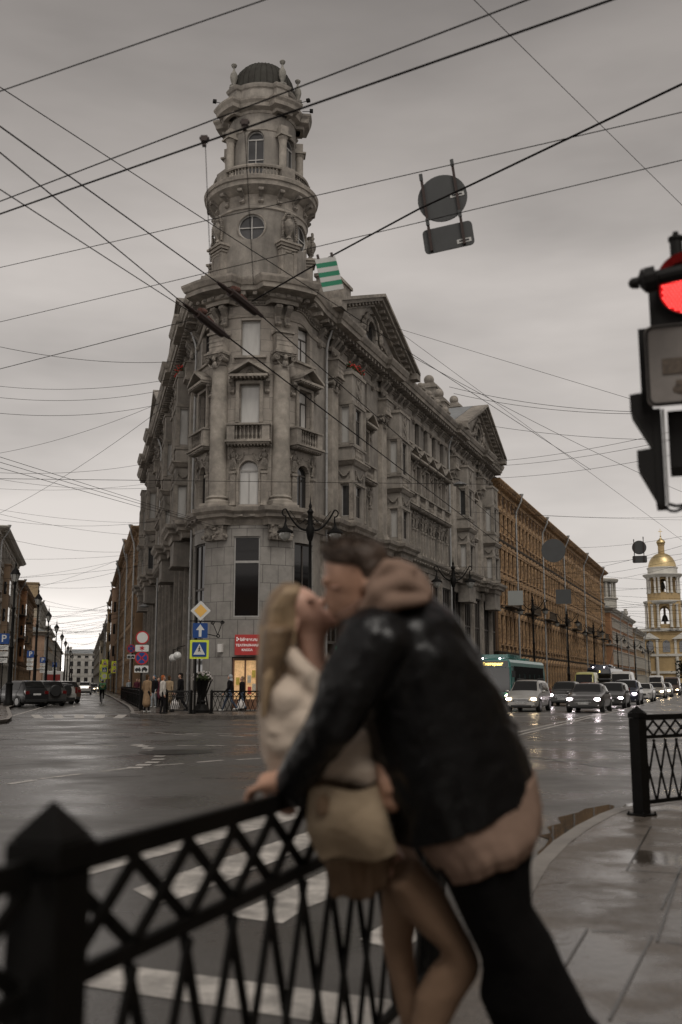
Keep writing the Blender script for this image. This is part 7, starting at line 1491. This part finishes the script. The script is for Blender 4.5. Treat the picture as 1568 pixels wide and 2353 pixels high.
body = [(A(758, 1352, dm_), A(752, 1376, dm_), .009, .0135), (A(762, 1393, dm_), (.014, .022, .008)), (A(766, 1403, dm_), (.013, .02, .008)), (A(752, 1336, dm_), (.016, .045, .014)), (A(848, 1345, dm_ - .073), (.016, .012, .03)),
        (A(672, 1790, 2.74), hp, .03, .031)] + hand(hp, hdir, None, spr, 1.0, Vector((.0, .25, -.95)).normalized())
h2 = A(890, 1795, 2.72); body += [(A(908, 1750, 2.76), h2, .028, .028)] + hand(h2, (A(902, 1850, 2.68) - A(884, 1790, 2.70)).normalized(), None, Vector((-1, 0, 0)), .8, Vector((-.3, .9, -.2)).normalized())
body += [(A(885, 1470, dm_), A(950, 1520, ds_), .07, .09), (A(950, 1520, ds_), A(1080, 1880, ds_), .1, .1), (A(900, 1490, ds_ - .12), A(950, 1490, ds_ + .14), .05, .05), (A(900, 1490, ds_ - .12), A(790, 1620, ds_ - .19), .045, .04), (A(790, 1620, ds_ - .19), A(700, 1757, ds_ - .09), .04, .032), (A(700, 1757, ds_ - .09), A(672, 1790, 2.74), .032, .03), (A(940, 1490, ds_ + .15), A(885, 1640, ds_ + .12), .045, .04), (A(885, 1640, ds_ + .12), A(908, 1750, 2.76), .036, .028), (A(1090, 1900, ds_), A(1200, 2220, ds_), .08, .07), (A(1200, 2220, ds_), A(1370, 2640, ds_ + .05), .07, .04), (A(1200, 2220, ds_), A(1235, 2640, ds_ + .1), .06, .04)]
form('body', [face], body, SKIN, man, .0065, 4, OR)
EYE = mat('closed_lid_shadow', (.27, .15, .11), .7); a = MB(); a.ell(tuple(A(770, 1350, dm_ - .058) - OR), (.014, .008, .007), 10, 6); a.build('closed_eye', EYE, man)
form('hair', [loft([(770, 1240, 850, 1238, .04), (738, 1258, 884, 1250, .07), (736, 1280, 893, 1268, .082), (752, 1296, 895, 1292, .084)], dm_), loft([(790, 1290, 893, 1290, .084), (812, 1312, 890, 1315, .083), (818, 1335, 884, 1340, .079), (838, 1360, 882, 1368, .07)], dm_)], [], MHAIR, man, .008, 3, OR)
st = MB(); rh = random.Random(4); c0_ = (818, 1290)
for k in range(420):
    u = Vector((rh.gauss(0, 1), -abs(rh.gauss(0, .8)), rh.gauss(.3, .8))).normalized()
    if u.z < -.35 or (u.x < -.2 and u.z < .25): continue
    b0 = A(c0_[0] + 72 * u.x, c0_[1] - 47 * u.z, dm_ + .084 * u.y); t_ = b0 + Vector((-.016 + rh.gauss(0, .006), -.004 + rh.gauss(0, .006), .012 * max(u.z, .1) + rh.gauss(.004, .005))) * 1.3
    st.tube([b0 - OR, (b0 + t_) / 2 - OR + Vector((0, 0, .003)), t_ - OR], [.0022, .0018, .0006], 4)
st.build('hair_strands', MHAIR, man)
form('stubble', [loft([(800, 1368, 856, 1372, .066), (775, 1390, 858, 1398, .065), (764, 1410, 858, 1420, .06), (772, 1428, 856, 1438, .056), (798, 1442, 856, 1450, .05)], dm_ - .0)], [], mat('stubble', (.2, .11, .075), .7, .3, 30), man, .008, 2, OR)
hoodl = loft([(812, 1412, 838, 1440, .05), (822, 1372, 868, 1425, .095), (845, 1325, 895, 1408, .125), (874, 1288, 925, 1398, .14), (916, 1282, 955, 1392, .14), (957, 1300, 985, 1388, .12), (985, 1330, 998, 1375, .06)], dm_ + .02)
form('hood', [hoodl], [(A(828, 1420, dm_ - .09), A(868, 1360, dm_ - .12), .02, .026), (A(868, 1360, dm_ - .12), A(925, 1335, dm_ - .125), .026, .026), (A(925, 1335, dm_ - .125), A(985, 1362, dm_ - .1), .026, .016), (A(850, 1432, dm_ - .1), A(900, 1385, dm_ - .14), .02, .024), (A(900, 1385, dm_ - .14), A(975, 1378, dm_ - .12), .024, .016), (A(850, 1350, dm_ - .09), A(892, 1300, dm_ - .11), .018, .022), (A(892, 1300, dm_ - .11), A(950, 1310, dm_ - .11), .022, .014)], HOODIE, man, .009, 2, OR)
ds = 2.80
J0 = [(A(806, 1440, dm_ - .03), A(845, 1425, dm_ - .06), .035, .04), (A(806, 1440, dm_ - .03), A(822, 1490, dm_ - .05), .035, .05)]
jl = loft([(850, 1402, 985, 1362, .09), (822, 1436, 1036, 1402, .165), (812, 1500, 1079, 1463, .2), (818, 1580, 1112, 1515, .205), (832, 1660, 1154, 1594, .2), (850, 1730, 1197, 1688, .2), (866, 1795, 1220, 1757, .195), (896, 1858, 1225, 1792, .185), (914, 1940, 1226, 1804, .175)], ds)
J = [(A(862, 1478, ds - .15), A(800, 1580, ds - .2), .1, .082), (A(800, 1580, ds - .2), A(772, 1650, ds - .19), .08, .074), (A(772, 1650, ds - .19), A(700, 1757, ds - .09), .074, .058), (A(700, 1757, ds - .09), A(672, 1800, ds - .05), .058, .052), (A(668, 1796, ds - .05), A(690, 1818, ds - .04), .05, .046),
     (A(930, 1490, ds + .16), A(880, 1640, ds + .12), .1, .075), (A(880, 1640, ds + .12), A(902, 1745, ds - .02), .07, .05)]
crease(form('leather_jacket', [jl], J0 + J, LEATHER, man, .011, 3, OR), .07, .021)
drape('hoodie_hem', [(930, 1880, 1222, 1770, .155), (966, 1935, 1238, 1850, .168), (992, 1972, 1240, 1880, .168), (1014, 2006, 1233, 1914, .16)], ds, HOODIE, man, OR, 11, .0042, hem=.03, seed=3)
form('trousers', [loft([(985, 1965, 1234, 1880, .15), (1025, 2030, 1218, 1985, .15), (1062, 2112, 1222, 2076, .14), (1104, 2200, 1270, 2150, .13), (1108, 2240, 1298, 2215, .125), (1100, 2290, 1338, 2290, .12), (1128, 2353, 1370, 2355, .11), (1170, 2430, 1400, 2430, .1)], ds)], [(A(1330, 2400, ds), A(1370, 2640, ds + .05), .085, .06), (A(1220, 2400, ds + .1), A(1235, 2640, ds + .1), .08, .055)], BTROU, man, .013, 3, OR)
for x, d in ((1380, ds + .05), (1240, ds + .1)): f = A(x, 2660, d); f.z = .2; blob('shoe', [(f, f + Vector((-.17, 0, -.005)), .05, .04)], SHOEB, man, .012, 2, OR)
# woman
Wb = A(900, 2353, 2.95); Wb.z = .15; dw = 2.92
wom = thing('person', 'woman with long fair hair in a cream coat, her head tilted back for the kiss', 'person', Wb, 0); OW = Wb
wf = loft([(655, 1352, 700, 1350, .035), (640, 1368, 722, 1362, .06), (640, 1385, 733, 1377, .066), (645, 1402, 745, 1398, .066), (652, 1418, 758, 1415, .062), (662, 1436, 770, 1432, .052), (672, 1452, 756, 1450, .045), (684, 1472, 748, 1480, .045), (690, 1500, 750, 1515, .05), (690, 1560, 765, 1570, .06)], dw)
hwr = A(640, 1808, 2.93); body = [(A(733, 1381, dw), A(750, 1380, dw), .009, .0125), (A(762, 1402, dw), (.009, .018, .009)), (A(766, 1412, dw), (.008, .017, .008)), (A(768, 1430, dw), .017), (A(676, 1440, dw - .062), (.014, .01, .026)), (A(640, 1770, 2.93), hwr, .025, .028)] + hand(hwr, Vector((.3, .1, -.9)).normalized(), None, Vector((1, 0, 0)), .8, Vector((.2, .9, -.3)).normalized())
body += [(A(725, 1560, dw), A(730, 1700, dw), .06, .09), (A(730, 1700, dw), A(820, 1900, dw), .09, .08), (A(680, 1600, dw), A(650, 1620, dw - .1), .04, .035), (A(650, 1620, dw - .1), A(648, 1700, dw - .1), .035, .032), (A(648, 1700, dw - .1), A(640, 1770, 2.95), .032, .026), (A(820, 1900, dw), A(912, 2010, dw + .04), .07, .045), (A(912, 2010, dw + .04), A(914, 2150, dw + .04), .04, .034), (A(914, 2150, dw + .04), A(948, 2353, dw + .04), .034, .03), (A(948, 2353, dw + .04), A(945, 2620, dw + .04), .03, .024), (A(860, 1940, dw), A(1050, 2175, dw - .07), .05, .04), (A(1050, 2185, dw - .07), A(905, 2600, dw - .07), .034, .02)]
form('body', [wf], body, SKINW, wom, .0065, 4, OW)
a = MB(); a.ell(tuple(A(716, 1380, dw - .057) - OW), (.014, .006, .006), 10, 6); a.build('closed_eye', EYE, wom)
form('hair', [loft([(650, 1338, 690, 1340, .04), (620, 1362, 688, 1356, .075), (606, 1392, 676, 1388, .086), (597, 1430, 678, 1432, .088), (594, 1470, 682, 1472, .08), (592, 1520, 662, 1512, .072), (594, 1560, 636, 1552, .058), (600, 1600, 616, 1596, .03), (602, 1640, 608, 1640, .012)], dw - .03), loft([(606, 1440, 672, 1440, .045), (598, 1500, 662, 1500, .05), (595, 1550, 646, 1550, .045), (597, 1590, 628, 1590, .036), (602, 1635, 614, 1635, .016)], dw - .13)], [(A(640, 1460, dw - .1), A(618, 1600, dw - .1), .022, .01), (A(660, 1450, dw - .1), A(640, 1570, dw - .1), .02, .008)], WHAIR, wom, .008, 2, OW)
ws = MB(); rh = random.Random(6); WR = [(640, 1352, 690, 1346, .05), (620, 1372, 688, 1362, .075), (606, 1398, 680, 1392, .088), (597, 1436, 682, 1436, .09), (593, 1476, 680, 1476, .1), (591, 1524, 660, 1516, .135), (593, 1564, 640, 1556, .15), (598, 1604, 622, 1600, .15), (601, 1650, 612, 1648, .145)]
for k in range(150):
    t0 = rh.random(); pts = []; ph = rh.uniform(0, 6); last = rh.randint(6, len(WR))
    for i_, r_ in enumerate(WR[:last]):
        t_ = min(1, max(0, t0 + .05 * sin(ph + i_ * .9))); pts.append(A(r_[0] + (r_[2] - r_[0]) * t_, r_[1] + (r_[3] - r_[1]) * t_, dw - .03 - r_[4] * (max(.02, 1 - (2 * t_ - 1) ** 2)) ** .5 * 1.02) - OW)
    ws.tube(pts, [.0026] * (len(pts) - 1) + [.0006], 4)
ws.build('hair_strands', mat('light_blond_strand', (.36, .26, .16), .5, .4, 9), wom)
crease(form('cream_coat', [loft([(640, 1512, 700, 1535, .07), (614, 1562, 770, 1590, .14), (594, 1605, 800, 1650, .18), (592, 1660, 828, 1700, .18), (603, 1733, 856, 1750, .17), (622, 1788, 858, 1800, .155), (700, 1830, 860, 1825, .13)], dw)],
     [(A(648, 1498, dw - .02), A(672, 1515, dw - .08), .032, .036), (A(672, 1515, dw - .08), A(705, 1555, dw - .11), .036, .036), (A(705, 1555, dw - .11), A(758, 1600, dw - .1), .036, .032), (A(758, 1600, dw - .1), A(752, 1660, dw - .12), .032, .022), (A(755, 1540, dw + .03), A(768, 1580, dw - .04), .036, .036), (A(645, 1500, dw + .05), A(750, 1530, dw + .07), .036, .036), (A(655, 1605, dw - .12), A(648, 1700, dw - .11), .058, .052), (A(648, 1700, dw - .11), A(648, 1775, dw - .02), .052, .04), (A(752, 1750, 2.76), A(838, 1775, 2.76), .055, .045), (A(785, 1725, 2.78), A(838, 1705, 2.78), .05, .04)], COATW, wom, .01, 3, OW), .09, .022)
drape('coat_skirt', [(735, 1780, 868, 1780, .13), (738, 1900, 890, 1890, .13), (748, 1975, 903, 1960, .12), (764, 2038, 886, 2022, .115)], dw, COATB, wom, OW, 9, .006, seed=5)
form('trousers', [loft([(868, 1960, 950, 1950, .11), (873, 1992, 968, 1982, .11), (877, 2060, 1000, 2055, .085), (876, 2110, 960, 2120, .065), (874, 2150, 950, 2155, .06), (894, 2238, 958, 2240, .055), (921, 2353, 975, 2353, .052), (935, 2480, 985, 2480, .05), (925, 2640, 965, 2640, .04)], dw + .04), loft([(890, 2030, 958, 1972, .085), (922, 2090, 1018, 2038, .08), (968, 2140, 1058, 2115, .075), (1012, 2178, 1088, 2168, .07), (1015, 2205, 1104, 2205, .066), (990, 2222, 1100, 2238, .06), (955, 2284, 1064, 2292, .056), (945, 2352, 1032, 2353, .05), (915, 2460, 985, 2470, .045), (885, 2620, 925, 2620, .035)], dw - .07)], [], TROUT, wom, .011, 3, OW)
for x, d in ((938, dw + .1), (895, dw + .02)): f = A(x, 2640, d); f.z = .2; blob('shoe', [(f, f + Vector((.15, -.03, -.01)), .042, .034)], SHOEW, wom, .012, 2, OW)
# tote bag
c_ = A(810, 1890, 2.72); t = thing('tote_bag', 'beige cloth tote bag hanging between the couple', 'bag', c_, 0)
def tote():
    mb = MB(); n = 12; rows = 10
    for j in range(rows + 1):
        v = j / rows; l = A(710 - 6 * sin(v * 3) + (52 * max(0, v - .6) * 1.4), 1812 + 165 * v, 2.72) - c_; r = A(872 + 42 * v, 1806 + 160 * v, 2.72) - c_
        for s in (-1, 1):
            for i in range(n + 1):
                u = i / n; u_ = u if s < 0 else 1 - u; p = l.lerp(r, u_); b = .05 * sin(pi * u_) ** .5 * (sin(pi * min(1, v * .8 + .18)) + .2) ; p = p + Vector((0, s * b + .008 * sin(u_ * 9 + v * 5), .008 * sin(u_ * 7))); mb.v.append(p)
    K_ = 2 * (n + 1)
    for j in range(rows):
        for i in range(K_): mb.f.append((j * K_ + i, j * K_ + (i + 1) % K_, (j + 1) * K_ + (i + 1) % K_, (j + 1) * K_ + i))
    mb.f.append(tuple((rows) * K_ + i for i in range(K_))); return mb
tote().build('bag_body', BAGT, t, smooth=True)
a = MB(); a.ell(tuple(A(742, 1850, 2.67) - c_), (.02, .01, .03), 10, 6); a.build('dark_buckle', COATB, t)
